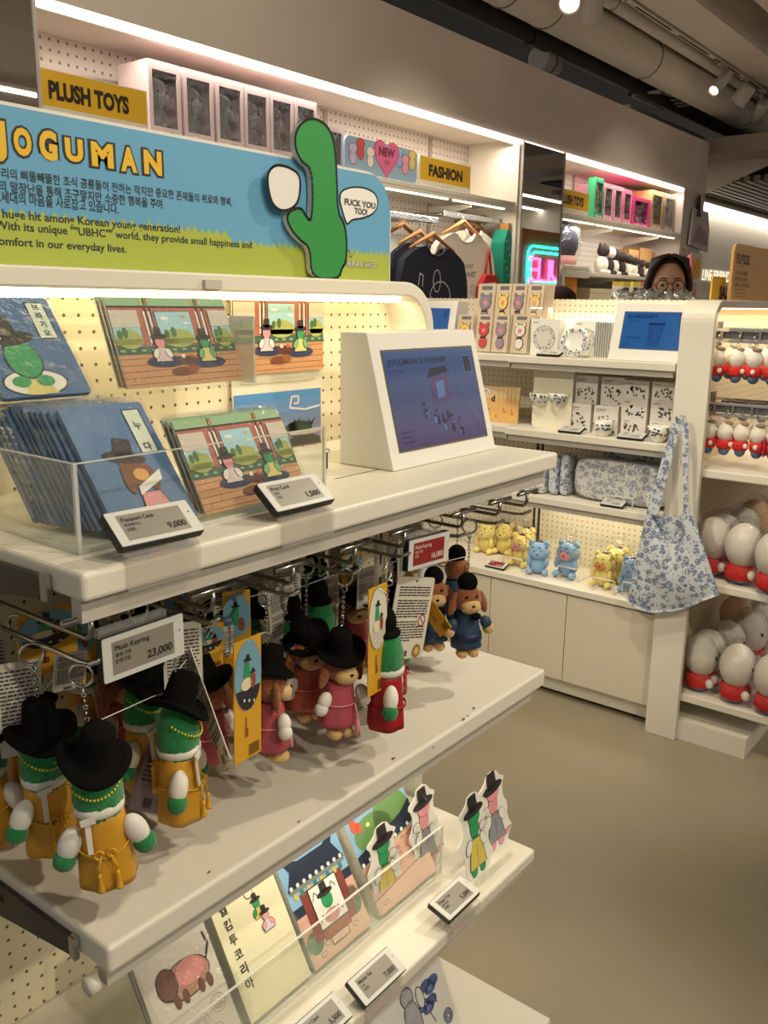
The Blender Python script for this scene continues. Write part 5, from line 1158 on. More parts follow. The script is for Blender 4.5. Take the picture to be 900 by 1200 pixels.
for i in range(7):
    y = Yp(699, 411, 2.90)-.0085*i; t = thing('plate_box', 'thin dark edged plate box in the upright row beside the blue screen', 'plate box', (2.95, y, 1.2755), 'upright row of plate boxes')
    MB().bb((2.88, y-.0065, 1.2755), (3.0, y, 1.2755+.123), WHT).build('box', t); MB().bb((2.8795, y-.0050, 1.279), (2.8799, y-.0012, 1.395), INKG).build('box_print', t)
pc = at(673.5, 396, X=2.845); pr = abs(at(656.5, 396, X=2.845).y-at(690.5, 396, X=2.845).y)/2
t = thing('plate', 'round white plate with blue sprigs leaning on the plate boxes', 'plate', (2.85, pc.y, 1.2755), None)
Mp = Matrix.Translation((2.848, pc.y, 1.276+pr*.97)) @ Matrix.Rotation(-PI/2+.22, 4, 'Y')
MB().lathe([(0, -.006), (pr*.6, -.006), (pr, .004), (pr, .006), (pr*.62, -.002), (0, -.002)], mat('porcelain', (232, 230, 222), .2), 40, Mp, False).build('dish', t)
fp = Fr((2.8455, pc.y, 1.276+pr*.97), (0, -1, 0), (.22, 0, 1)); b = MB()
for i in range(18): a = 2*PI*i/18; bits(b, Fr(fp.p(0, 0, .0022), fp.u, fp.v), pr*.74*math.cos(a)-.009, pr*.74*math.sin(a)-.009, .018, .018, 3, 40+i, (INKB, INKG), 1, .0034)
b.build('sprig_print', t)
t = thing('plate_stand', 'small white easel stand holding the round plate', 'stand', (2.88, pc.y, 1.2755))
MB().tube([(2.835, pc.y-.03, 1.278), (2.90, pc.y-.03, 1.278), (2.92, pc.y-.03, 1.34)], .002, WHITE, 6).build('side_wire', t); MB().tube([(2.835, pc.y+.03, 1.278), (2.90, pc.y+.03, 1.278), (2.92, pc.y+.03, 1.34)], .002, WHITE, 6).build('side_wire', t); MB().tube([(2.90, pc.y-.03, 1.278), (2.90, pc.y+.03, 1.278)], .002, WHITE, 6).build('cross_wire', t)
# mug display board
bx0, bx1, bX = Yp(622.5, 503, 2.875), Yp(668, 506, 2.875), 2.875
t = thing('mug_board', 'cream display board with two half mugs fixed to it, on the middle shelf', 'display board', (bX, (bx0+bx1)/2, 1.0145)); w = bx0-bx1
hb = at(640, 431, X=2.875).z-1.0145
MB().prism(rrect(0, 0, w, hb, .016), Fr((bX, bx0, 1.0145), (0, -1, 0), (0, 0, 1)), 0, mat('board_cream', (236, 230, 206), .5), -.008).build('board', t)
for px in (633, 656):
    c = at(px, 464, X=bX); M = Matrix.Translation((bX-.001, c.y, c.z-.035))
    o = MB().lathe([(.020, 0), (.026, .008), (.036, .028), (.039, .046), (.037, .046), (.034, .028), (.02, .006)], mat('porcelain', (232, 230, 222), .2), 30, M, False).build('half_mug', t)
    b = MB()
    for i in range(14):
        a = PI+rb.uniform(-1.2, 1.2); z = rb.uniform(.012, .042); R = (.0262+(z-.008)*.5 if z < .028 else .0362+(z-.028)*.17)+.0006
        q = V((bX-.001+R*math.cos(a), c.y+R*math.sin(a), c.z-.035+z)); b.oval(Fr(q, (-math.sin(a), math.cos(a), 0) if False else (math.sin(a), -math.cos(a), 0), (0, 0, 1)), 0, 0, .005, .0035, (INKB, INKG)[i % 2], 1, a, 8)
    b.build('sprig_print', o)
# crockery boxes
def crock_box(px0, py0, px1, py1, X, z0, label, depth=.075):
    a = at(px0, py1, X=X); c = at(px1, py0, X=X); z1 = c.z; t = thing('crockery_box', label, 'crockery box', (X, (a.y+c.y)/2, z0), 'white printed crockery boxes')
    MB().bb((X, c.y, z0), (X+depth, a.y, z1), mat('box_white', (226, 220, 212), .6)).build('carton', t, bevel=.001)
    w, h = a.y-c.y, z1-z0; f = Fr((X-.0001, a.y, z0), (0, -1, 0), (0, 0, 1)); b = MB()
    b.text(f, 'HANDMADE', w*.12, h*.84, h*.06, TXTD, 1, .02); b.text(f, '핸드메이드 머그', w*.12, h*.77, h*.045, TXTD, 1)
    bits(b, f, w*.08, h*.14, w*.84, h*.56, 16, hash((px0, py0)) % 999, (INKG, INKB, TXTD), 1, .0055); b.rect(f, w*.80, h*.06, w*.09, h*.08, INKG, 1); b.build('carton_print', t)
    return z1
z0 = 1.0145
zt = crock_box(664, 474, 693, 506, 2.885, z0, 'square white box at the foot of the mug board, lower row')
z2 = crock_box(694, 477, 725, 509, 2.885, z0, 'square white box behind the sprigged mug, lower row')
crock_box(672, 441, 701, 473, 2.895, zt+.0004, 'square white box topmost over the mug board side')
crock_box(703, 443, 732, 475, 2.895, z2+.0004, 'square white box topmost between the board side and the low boxes')
za = crock_box(726, 492, 757, 516, 2.885, z0, 'low white box at the bottom of its stack, half behind a price tag'); zb_ = crock_box(727, 469, 759, 491, 2.885, za+.0004, 'low white box in the middle of its stack over a price tag'); crock_box(730, 447, 761, 468, 2.885, zb_+.0004, 'low white box topmost of the stack over a price tag')
za = crock_box(759, 495, 789, 519, 2.885, z0, 'low white box behind the sprigged bowl, bottom of the stack beside the end panel'); zb_ = crock_box(761, 471, 791, 494, 2.885, za+.0004, 'low white box in the middle of the stack beside the end panel'); crock_box(763, 449, 793, 470, 2.885, zb_+.0004, 'low white box topmost of the stack beside the end panel')
def cup(px, py, X, r, h, label, name, foot=.55):
    c = at(px, py, X=X); t = thing(name, label, name, (X, c.y, 1.0145))
    M = Matrix.Translation((X, c.y, 1.0145)); o = MB().lathe([(0, .001), (r*foot, .0), (r*foot*1.1, .004), (r*.86, h*.35), (r, h), (r*.95, h), (r*.80, h*.35), (r*.4, .006), (0, .006)], mat('porcelain', (232, 230, 222), .2), 36, M, False).build('cup_body', t)
    b = MB()
    for i in range(26):
        a = PI+rb.uniform(-1.4, 1.4); z = h*rb.uniform(.42, .88); R = r*(.86+.14*(z/h-.35)/.65)+.0006; q = V((X+R*math.cos(a), c.y+R*math.sin(a), 1.0145+z)); b.oval(Fr(q, (math.sin(a), -math.cos(a), 0), (0, 0, 1)), 0, 0, .0055, .0035, (INKB, INKG, TXTD)[i % 3], 1, a, 8)
    b.build('sprig_print', t)
cup(706, 508, 2.845, .034, .052, 'white mug with dark sprigs before the square boxes', 'mug'); cup(771, 515, 2.845, .037, .052, 'white bowl with dark sprigs before the low boxes', 'bowl')
# yellow printed packets far along the middle shelf
for i in range(6):
    y = Yp(575, 494, 2.90)+.004-.018*i*.55
    fr = Fr((2.89+.003*i, y+.05-.006*i, 1.0145), (.12, -1, 0), (.10, -.10-.01*i, 1)); t = thing('snack_packet', 'tan and yellow paper packet leaning past the tablet stand, foremost' if i == 0 else 'tan and yellow paper packet leaning past the tablet stand', 'packet', fr.p(.04, 0), None if i == 0 else 'paper packets leaning on the middle shelf')
    MB().prism([(0, 0), (.085, 0), (.085, .135), (0, .135)], fr, 0, flat(222, 176, 110), -.005).build('paper_body', t, bevel=.001)
    b = MB(); b.rect(fr, .002, .09, .08, .043, flat(226, 200, 150), 1); b.rect(fr, .01, .11, .035, .014, WHT, 2); b.rect(fr, .015, .114, .02, .003, TXTD, 3); b.text(fr, 'd', .052, .078, .03, TXTD, 2, .05)
    for k in range(14): b.oval(fr, rb.uniform(.008, .077), rb.uniform(.006, .05), .006, .005, (flat(236, 190, 50), flat(206, 130, 50))[k % 2], 2)
    b.build('packet_print', t)
# ---------------------------------------------------------------- floral fabric
def toile(name, base, ink, dark, scale):
    m = mat(name, base, .75, bump=.15, bscale=300); nt = m.node_tree; L = nt.links; b = nt.nodes['Principled BSDF']
    tc = [n for n in nt.nodes if n.type == 'TEX_COORD'][0]
    def vor(s, lo, hi, feat='F1'):
        v = nt.nodes.new('ShaderNodeTexVoronoi'); v.inputs['Scale'].default_value = s; v.inputs['Randomness'].default_value = .9; L.new(tc.outputs['Object'], v.inputs['Vector'])
        r = nt.nodes.new('ShaderNodeValToRGB'); e = r.color_ramp.elements; e[0].position = lo; e[0].color = (1, 1, 1, 1); e[1].position = hi; e[1].color = (0, 0, 0, 1); L.new(v.outputs['Distance'], r.inputs['Fac']); return r.outputs['Color'], v
    a, v1 = vor(scale, .46, .52)
    n = nt.nodes.new('ShaderNodeTexNoise'); n.inputs['Scale'].default_value = scale*3.2; n.inputs['Detail'].default_value = 2; L.new(tc.outputs['Object'], n.inputs['Vector'])
    r2 = nt.nodes.new('ShaderNodeValToRGB'); r2.color_ramp.elements[0].position = .40; r2.color_ramp.elements[1].position = .47; L.new(n.outputs['Fac'], r2.inputs['Fac'])
    mu = nt.nodes.new('ShaderNodeMath'); mu.operation = 'MULTIPLY'; L.new(a, mu.inputs[0]); L.new(r2.outputs['Color'], mu.inputs[1])
    c, v2 = vor(scale*2.3, .24, .29)
    mx1 = nt.nodes.new('ShaderNodeMix'); mx1.data_type = 'RGBA'; mx1.inputs['A'].default_value = tuple(lin(q) for q in base)+(1,); mx1.inputs['B'].default_value = tuple(lin(q) for q in ink)+(1,); L.new(mu.outputs[0], mx1.inputs['Factor'])
    mx2 = nt.nodes.new('ShaderNodeMix'); mx2.data_type = 'RGBA'; mx2.inputs['B'].default_value = tuple(lin(q) for q in dark)+(1,); L.new(mx1.outputs['Result'], mx2.inputs['A'])
    m2 = nt.nodes.new('ShaderNodeMath'); m2.operation = 'MULTIPLY'; m2.inputs[1].default_value = .75; L.new(c, m2.inputs[0]); L.new(m2.outputs[0], mx2.inputs['Factor']); L.new(mx2.outputs['Result'], b.inputs['Base Color']); return m
TOILE = toile('blue_floral_cloth', (206, 211, 219), (120, 134, 162), (66, 78, 110), 46)
TOILEP = toile('pale_floral_cloth', (230, 229, 224), (164, 172, 190), (118, 124, 148), 38)
def pillow(c, sz, m, name, t, seg=14, film=None):
    b = MB()
    def sup(q, d):
        e = .45; return V(tuple(math.copysign(abs(d[i])**e, d[i])*sz[i]/2 for i in range(3)))
    b.ell(c, (1, 1, 1), m, 40, 26, None, 0, sup); return b.build(name, t)
c0 = at(667, 590, X=2.85).y; c1 = at(780, 590, X=2.85).y
t = thing('pouch', 'large white pouch with blue floral print in clear film, on the pouch shelf', 'pouch', (2.90, (c0+c1)/2, .7755))
pillow((2.90, (c0+c1)/2, .853), (.085, c0-c1, .150), TOILEP, 'pouch_body', t)
MB().tube([(2.875, c0-.03, .926), (2.875, c1+.03, .926)], .0022, INKL, 6).build('zip', t)
pillow((2.899, (c0+c1)/2, .855), (.102, c0-c1+.02, .157), clear_mat('plastic_film_bag', (255, 255, 255), .05, .05, .07, crinkle=1.0, cscale=30), 'clear_bag', t)
t = thing('pouch', 'dark edged floral pouch lying behind the large white pouch', 'pouch', (3.0, 1.2, .7755)); pillow((3.02, (c0+c1)/2-.015, .865), (.09, c0-c1-.05, .175), TOILE, 'pouch_body', t); MB().tube([(3.0, c0-.06, .951), (3.0, c1+.04, .951)], .002, INKB, 6).build('zip', t)
for i, (px, hh, lb) in enumerate(((636, .095, 'small floral pouch standing upright beside the large white pouch, lower one'), (649, .135, 'small floral pouch standing upright beside the large white pouch, middle one'), (660, .150, 'small floral pouch standing upright touching the large white pouch'))):
    y = at(px, 580, X=2.87).y; t = thing('pouch', lb, 'pouch', (2.87, y, .7755)); pillow((2.88+.012*i, y, .7755+hh/2), (.09, .036, hh), (TOILEP, TOILE, TOILE)[i], 'pouch_body', t); MB().ring((2.88+.012*i, y, .7755+hh-.002), .008, .0012, STEEL, (0, 1, 0), 14, 6).build('pull_ring', t)
for i in range(5):
    y = 1.54+.012*i; t = thing('floral_card', 'small floral fabric card on the pouch shelf beside the near shelf', 'card', (2.9, y, .776), 'small floral cards on the pouch shelf'); MB().bb((2.86+.006*i, y, .7755), (2.93+.006*i, y+.008, .85), TOILEP).build('card_body', t, bevel=.001); MB().bb((2.858+.006*i, y+.001, .80), (2.8595+.006*i, y+.007, .84), INKB).build('card_print', t)
# wire label holders
for i, (px, py, X) in enumerate(((728, 590, 2.835),)):
    o = at(px, py, X=X); t = thing('wire_holder', 'white bent wire stop in front of the large white pouch', 'wire stop', o); MB().tube([(X, o.y+.04, .776), (X, o.y+.04, .812), (X, o.y-.04, .812), (X, o.y-.04, .776)], .0018, WHITE, 6).build('front_loop', t); MB().tube([(X, o.y+.04, .7775), (X+.12, o.y+.04, .7775)], .0018, WHITE, 6).build('base_wire', t)
# ---------------------------------------------------------------- soft toys on the cabinet
CY = mat('fur_yellow', (244, 222, 128), .9, bump=.4, bscale=300, sheen=.3, vary=.08, vscale=60); CBL = mat('fur_sky_blue', (140, 180, 220), .9, bump=.4, bscale=300, sheen=.3, vary=.08, vscale=60); PK = flat(236, 150, 160); OR = flat(226, 140, 60)
BAG = clear_mat('plastic_film_bag', (255, 255, 255), .05, .05, .07, crinkle=1.0, cscale=30)
def softtoy(px, py, X, h, m, label, face=None, bag=True, seated=True, spots=None, turn=0.0, ears='round'):
    c = at(px, py, X=X); t = thing('soft_toy', label, 'soft toy', (X, c.y, .4505), None); R = Matrix.Rotation(turn, 4, 'Z')
    def E(p, r, mm, nm, nu=26, nv=16, parent=t): return MB().ell((0, 0, 0), [q*h for q in r], mm, nu, nv, Matrix.Translation((X, c.y, .4525)) @ R @ Matrix.Translation([q*h for q in p]), .015).build(nm, parent)
    E((0, 0, .30), (.24, .29, .30), m, 'body'); hd = E((-.02, 0, .68), (.27, .33, .30), m, 'head')
    for s in (-1, 1):
        E((0, s*.22, .93), (.08, .10, .11), m, 'ear'); E((-.20, s*.24, .10), (.16, .10, .09), m, 'leg'); E((-.18, s*.27, .40), (.07, .07, .15), m, 'arm'); E((-.27, s*.10, .74), (.016, .02, .026), EYEB, 'eye')
    E((-.26, 0, .64), (.06, .17, .13), face or m, 'face_patch'); E((-.32, 0, .66), (.02, .03, .02), EYEB, 'nose')
    if spots:
        for i in range(6): a = -1.0+.4*i; E((-.20*math.cos(a)*1.0-.03, .29*math.sin(a), .86-.10*(i % 2)), (.05, .035, .012), spots, 'stripe')
        E((.05, .0, .97), (.09, .12, .05), flat(70, 60, 50), 'top_patch')
    if bag: E((0, 0, .555), (.345, .385, .54), BAG, 'clear_bag', 30, 20); MB().lathe([(.006, 0), (.012, .012), (.03, .035), (.02, .05)], BAG, 12, Matrix.Translation((X, c.y, .4505+h*1.04)), False).build('bag_top', t)
STRP = flat(60, 66, 96)
softtoy(610, 652, 2.955, .125, CY, 'yellow striped soft toy in a clear bag beside the blue seated one', PK, True, True, OR)
softtoy(570, 640, 3.03, .125, CY, 'yellow soft toy in a clear bag nearest the blue robed dogs', flat(236, 220, 150), True, True, OR)
softtoy(616, 632, 3.05, .13, CY, 'yellow soft toy in a clear bag behind another yellow one', None, True, True, OR)
softtoy(592, 630, 3.06, .13, CY, 'yellow soft toy at the back by the pegboard', None, True, True, OR)
softtoy(630, 672, 2.91, .125, CBL, 'pale blue unbagged soft toy sitting on the cabinet edge', None, False, True, STRP, .35)
softtoy(665, 670, 2.945, .135, CBL, 'blue soft toy with a pink face patch in a clear bag', PK, True, True, STRP)
softtoy(706, 688, 2.925, .125, CY, 'yellow soft toy in a clear bag, foremost of its pair', OR, True, True, flat(110, 84, 50))
softtoy(722, 676, 3.01, .13, CY, 'yellow soft toy behind the foremost yellow one', None, True, True, flat(110, 84, 50))
softtoy(740, 690, 2.93, .125, CBL, 'blue soft toy almost hidden by the floral tote bag', None, True, True, STRP)
for i, (px, py, lb) in enumerate(((600, 668, 'white wire stop before the yellow soft toys near the red price tag'), (665, 680, 'white wire stop before the pink faced blue soft toy'), (706, 694, 'white wire stop before the foremost yellow soft toy'), (742, 700, 'white wire stop beside the floral tote bag'))):
    o = at(px, py, Z=.451); o.x = max(o.x, 2.84); t = thing('wire_holder', lb, 'wire stop', o); X = o.x
    MB().tube([(X, o.y+.042, .4525), (X, o.y+.042, .500), (X, o.y-.042, .500), (X, o.y-.042, .4525)], .002, WHITE, 6).build('front_loop', t)
    MB().tube([(X+.2, o.y+.042, .53), (X+.2, o.y+.042, .4525), (X, o.y+.042, .4525)], .002, WHITE, 6).build('base_wire', t); MB().tube([(X+.2, o.y-.042, .53), (X+.2, o.y-.042, .4525), (X, o.y-.042, .4525)], .002, WHITE, 6).build('base_wire', t)
# ---------------------------------------------------------------- tote bag on the end panel
t = thing('tote_bag', 'blue floral tote bag hanging by its straps from a hook on the cream end panel', 'tote bag', (2.77, .97, .46))
hk = at(797, 492, X=2.785); TX = 2.765
bo = lambda px, py: at(px, py, X=TX)
top = [bo(757, 604), bo(763, 597), bo(770, 614), bo(780, 628), bo(790, 632), bo(799, 618), bo(805, 598), bo(810, 596)]
bot = [bo(734, 704), bo(745, 711), bo(757, 715), bo(770, 717), bo(790, 716), bo(806, 712), bo(826, 703), bo(843, 697)]
rows, n = 22, 8*6
def interp(P, q):
    k = q*(len(P)-1); i = min(int(k), len(P)-2); f = k-i; return P[i]*(1-f)+P[i+1]*f
b = MB(); vs = []; fs = []
for side in (0, 1):
    for j in range(rows+1):
        v_ = j/rows
        for i in range(n+1):
            u_ = i/n; a = interp(top, u_); c = interp(bot, u_); p = a*(1-v_)+c*v_
            edge = min(1, min(u_, 1-u_)*7); thick = .030*math.sin(PI*min(1, v_*.9+.06))**.6*edge**.5
            fold = .007*math.sin(u_*17+v_*3)*(1-v_)*edge + .004*math.sin(u_*9-v_*7)*edge
            vs.append(V((TX-(thick+fold) if side == 0 else TX+.3*thick+.001, p.y, p.z)))
m_ = (rows+1)*(n+1)
for side in (0, 1):
    for j in range(rows):
        for i in range(n):
            a = side*m_+j*(n+1)+i; q = (a, a+1, a+n+2, a+n+1); fs.append(q if side else tuple(reversed(q)))
for j in range(rows): fs += [(j*(n+1), (j+1)*(n+1), m_+(j+1)*(n+1), m_+j*(n+1)), (j*(n+1)+n, m_+j*(n+1)+n, m_+(j+1)*(n+1)+n, (j+1)*(n+1)+n)]
for i in range(n): a = rows*(n+1)+i; fs.append((a, a+1, m_+a+1, m_+a))
b.add(vs, fs, TOILE, True); b.build('bag_body', t)
def strap(P, W, nm, dx):
    b = MB(); vs = []; fs = []
    for i, (p, w_) in enumerate(zip(P, W)):
        for (sx_, sy_) in ((-.0012, -1), (-.0012, 1), (.0012, 1), (.0012, -1)): vs.append(V((TX-.012+sx_+dx[i], p.y+sy_*w_/2, p.z)))
    for i in range(len(P)-1):
        for k in range(4): fs.append((i*4+k, i*4+(k+1) % 4, (i+1)*4+(k+1) % 4, (i+1)*4+k))
    fs += [(3, 2, 1, 0), tuple((len(P)-1)*4+k for k in range(4))]; b.add(vs, fs, TOILE, False); b.build(nm, t)
strap([bo(798, 488), bo(793, 500), bo(784, 535), bo(774, 572), bo(766, 602)], [.020, .026, .032, .036, .040], 'strap', [.006, .004, 0, 0, -.002])
strap([bo(801, 488), bo(804, 502), bo(805, 535), bo(805, 570), bo(806, 604)], [.018, .022, .018, .014, .020], 'strap', [.006, .003, 0, -.001, -.002])
# back panel of the opening, seen inside
b = MB(); q = [bo(763, 600), bo(772, 606), bo(788, 606), bo(800, 604), bo(806, 598), bo(800, 630), bo(790, 640), bo(778, 636)]
b.add([V((TX+.012, p.y, p.z)) for p in q], [(0, 1, 2, 3, 4, 5, 6, 7)], TOILE); b.build('inner_back', t)
t = thing('wall_hook', 'small hook on the cream end panel holding the tote bag', 'hook', hk)
MB().tube([(2.7995, hk.y, hk.z+.004), (2.757, hk.y, hk.z), (2.748, hk.y, hk.z+.012)], .003, STEEL, 8).build('peg', t); MB().cyl((2.7999, hk.y, hk.z+.004), (2.796, hk.y, hk.z+.004), .010, STEEL, 14).build('base_plate', t)
# ---------------------------------------------------------------- long side: hanging charms and big soft toys
FWH = mat('fur_white', (226, 218, 206), .9, bump=.3, bscale=220, sheen=.3, vary=.04, vscale=40); FPE = mat('fur_peach', (232, 190, 146), .9, bump=.3, bscale=220, sheen=.3, vary=.06, vscale=40); REDF = mat('felt_red', (206, 36, 32), .8, bump=.2, bscale=300); BLF = mat('felt_slate_blue', (84, 108, 138), .8, bump=.2, bscale=300); TAUPE = mat('felt_taupe', (140, 124, 108), .9)
def charm():
    t = thing('plush_charm', 'charm', 'plush charm', (0, 0, 0), 'white headed plush charms')
    MB().ell((0, 0, .018), (.017, .014, .016), BLF, 20, 12).build('trousers', t); MB().lathe([(.0165, .020), (.0200, .026), (.0205, .036), (.0185, .044)], REDF, 24).build('shirt', t)
    MB().ell((0, 0, .066), (.0235, .021, .027), FWH, 26, 16, None, .012, lambda q, d: V((q.x*(1-.25*max(0, d.z)), q.y*(1-.25*max(0, d.z)), q.z))).build('head', t)
    MB().ell((-.002, -.005, .089), (.013, .012, .006), TAUPE, 18, 8).build('crown_patch', t)
    for s in (-1, 1): MB().ell((s*.021, -.008, .034), (.006, .006, .007), FWH, 12, 8).build('hand', t)
    MB().ell((.018, -.012, .072), (.0022, .0022, .0026), EYEB, 10, 6).build('eye', t)
    b = MB().ring((0, 0, .101), .0035, .0009, SILVER, (1, 0, 0), 12, 5, 1.5).ring((0, 0, .116), .011, .0013, SILVER, (.3, 1, 0), 22, 6); b.build('split_ring', t); return t
ch = charm(); ch.scale = (1.2, 1.2, 1.2); first = True
def put_charm(px, py, lab, rz, Y=0, zb=None):
    global first
    p = at(px, py, X=CX); p.z = zb if zb is not None else p.z
    if first: ch.location = p; ch.rotation_euler = (0, 0, rz); ch['label'] = lab; first = False; return
    dup(ch, p, (0, 0, rz), lab)
def bar_rail(z, X, lab, y0=.745):
    """a pair of flat chrome bars standing out from the pegboard"""
    t = thing('hanging_rail', lab, 'rail', (X, .989, z), 'hanging rails of the long side')
    MB().bb((X-.004, y0, z+.014), (X+.004, .9895, z+.022), SILVER).build('rail_bar', t); MB().bb((X-.004, y0, z-.022), (X+.004, .9895, z-.014), SILVER).build('rail_bar', t)
    for i in range(5): MB().bb((X-.003, y0+.004+.058*i, z-.0145), (X+.003, y0+.012+.058*i, z+.0145), STEEL).build('bar_link', t)
    MB().bb((X-.02, .984, z-.04), (X+.02, .9895, z+.04), STEEL).build('back_plate', t)
    MB().bb((X+.0045, y0+.02, z-.010), (X+.006, .96, z+.012), mat('smoke_panel', (96, 96, 98), .25)).build('label_strip', t)
CX = 2.885
zc1 = at(845, 449, X=CX).z; zc2 = at(845, 534, X=CX).z
zr1, zr2 = zc1+.1242*1.2-.0*1, zc2+.1242*1.2
for z, nm in ((zr1, 'upper'), (zr2, 'lower')):
    bar_rail(z, CX, nm+' chrome hanging rail next to the end panel, carrying the foremost white charms'); bar_rail(z, CX+.16, nm+' chrome hanging rail second from the end panel')
for i, (px, rz) in enumerate(((839, .2), (861, .7), (882, -.2), (903, .4))):
    p = at(px, 448, X=CX); p.z = zc1; put_charm(px, 448, ('white headed charm in a red shirt, upper rail, touching the end panel', 'white headed charm in a red shirt, upper rail, with a dot eye in view', 'broad white headed charm on the upper rail, showing its taupe crown', 'white headed charm on the upper rail cut by the picture edge')[i], rz, p.y, zc1)
for i, (px, rz) in enumerate(((828, .2), (847, .7), (866, .5), (886, -.3), (905, 0))):
    p = at(px, 535, X=CX); put_charm(px, 535, ('white headed charm on the lower rail, nearest the tote bag strap', 'white headed charm on the lower rail, second from the tote bag strap', 'white headed charm on the lower rail, third from the tote bag strap', 'white headed charm on the lower rail beside the pink card', 'white headed charm on the lower rail hidden by the picture edge')[i], rz, p.y, zc2)
for zz in (zc1, zc2):
    for i in range(4): r = dup(ch, V((CX+.16, .945-.058*i, zz)), (0, 0, rt.uniform(-1, 1)), 'white headed charm hanging in the row behind the front charms'); r['group'] = 'white charms of the rear row'
t = thing('hang_card', 'pink card hanging from the lower rail at the picture edge', 'card', at(896, 520, X=2.87)); o = at(893, 536, X=2.845); MB().prism([(0, 0), (.05, 0), (.05, .06), (.012, .06)], Fr(o, (1, 0, 0), (.05, 0, 1)), 0, flat(206, 70, 96), -.001).build('card_body', t); MB().tube([o+V((.03, 0, .06)), o+V((.03, .02, .09))], .0008, STRG, 5).build('card_string', t)
def bigtoy(m):
    t = thing('soft_toy', 'toy', 'soft toy', (0, 0, 0), 'bagged soft toys of the long side')
    MB().ell((0, 0, .012), (.042, .036, .014), BLF, 22, 10).build('feet', t)
    MB().lathe([(.040, .012), (.050, .022), (.048, .05), (.040, .062)], REDF, 28).build('shirt', t)
    MB().ell((0, 0, .124), (.062, .058, .074), m, 34, 22, None, .01).build('head', t)
    for s in (-1, 1): MB().ell((s*.050, -.022, .038), (.014, .014, .016), m, 14, 10).build('hand', t)
    for az in (-1.25, -2.45): MB().ell((.062*math.cos(az)*.985, .058*math.sin(az)*.985, .130), (.005, .005, .0065), EYEB, 12, 8).build('eye', t)
    MB().ell((0, 0, .113), (.074, .068, .106), BAG, 34, 22, None, .03).build('clear_bag', t); return t
proto = {'w': bigtoy(FWH), 'p': bigtoy(FPE)}; usedb = set()
def put_big(k, px, py, zb, lab, tilt=0.0, dz=0.0, rz=.5, grp=None):
    p = at(px, py, Z=zb); p.z += dz
    if k not in usedb: usedb.add(k); o = proto[k]; o.location = p; o.rotation_euler = (tilt, tilt*.6, rz); o['label'] = lab; return
    o = dup(proto[k], p, (tilt, tilt*.6, rz), lab)
Bt = (('w', 819, 806, .1695, 'white bagged soft toy in red on the bottom shelf, nearest the end panel', .0, 0), ('w', 860, 820, .1695, 'white bagged soft toy in red on the bottom shelf, second from the end panel', 0, 0), ('w', 901, 834, .1695, 'white bagged soft toy on the bottom shelf cut by the picture edge', 0, 0))
for q in Bt: put_big(*q[:5], q[5], q[6])
for i, (x, y, k) in enumerate(((2.94, .86, 'w'), (3.08, .84, 'w'), (3.22, .80, 'w'), (3.36, .82, 'w'))):
    o = dup(proto[k], V((x, y+.01, .1705)), (-.1, 0, rt.uniform(.2, .9)), ('white bagged soft toy second row on the bottom shelf, closest to the end panel', 'white bagged soft toy in the second row of the bottom shelf, next along', 'white bagged soft toy deep in the second row of the bottom shelf', 'white bagged soft toy at the far end of the second row')[i]); o.location.z = .178
for i, (px, py, k, lab) in enumerate(((862, 724, 'p', 'peach headed soft toy lying on top of the bottom shelf pile'), (896, 722, 'p', 'peach headed soft toy on top of the bottom pile at the picture edge'))):
    p = at(px, py, Y=.90)
    if k not in usedb: usedb.add(k); o = proto[k]; o.location = p-V((0, 0, .11)); o['label'] = lab; o.rotation_euler = (0, 0, .5)
    else: o = dup(proto[k], p-V((0, 0, .11)), (0, 0, .4), lab)
for i, (px, py, lab) in enumerate(((833, 672, 'white bagged soft toy in red on the middle shelf, nearest the end panel'), (867, 682, 'white bagged soft toy in red on the middle shelf, second along'), (903, 694, 'white bagged soft toy on the middle shelf cut by the picture edge'))): put_big('w', px, py, .5765, lab)
for i, (x, y, k, lab) in enumerate(((2.98, .885, 'w', 'white bagged soft toy behind the first one on the middle shelf'), (3.13, .87, 'w', 'white bagged soft toy in the second row of the middle shelf'), (3.30, .88, 'p', 'peach headed soft toy at the back of the middle shelf'), (3.45, .84, 'w', 'white bagged soft toy far along the middle shelf'))): dup(proto[k], V((x, y, .5765)), (0, 0, rt.uniform(.2, .9)), lab)
# ---------------------------------------------------------------- signs and wrap on top of the far gondola
SY = .985
o = at(855, 352, Y=SY); o.z = 1.4745; t = thing('header_sign', 'tan rounded sign with black lowercase lettering on top of the far gondola', 'sign', o)
hS = at(868, 286, Y=SY).z-1.4745; wS = .62; TAN = flat(214, 166, 102)
P = [(0, 0), (wS, 0), (wS, hS)]+[(.03-.03*math.sin(a), hS-.03+.03*math.cos(a)) for a in [PI/2*i/6 for i in range(7)]]
fs_ = Fr(o, (1, 0, 0), (0, 0, 1)); MB().prism(P, fs_, 0, TAN, -.010).build('board', t)
b = MB(); b.text(fs_, 'nugasa', .028, hS*.66, hS*.36, INK, 1, .018, sx=.82)
for i, q in enumerate(('누가사는 작은 마을에서', '함께 살아가는 친구들의', '따뜻하고 소소한 이야기예요')): b.text(fs_, q, .032, hS*(.46-.105*i), hS*.085, INK, 1, .012, sx=.9)
for i, q in enumerate(('Nugasa tells the small and warm', 'stories of friends who live together', 'in one quiet little town every day')): b.text(fs_, q, .032, hS*(.185-.062*i), hS*.052, flat(70, 54, 36), 1)
b.build('lettering', t)
o = at(833.5, 347, Y=1.012); o.z = 1.4745; q_ = at(852, 325, Y=1.012); t = thing('letter_sign', 'small yellow sign with a bold black letter on top of the far gondola', 'sign', o)
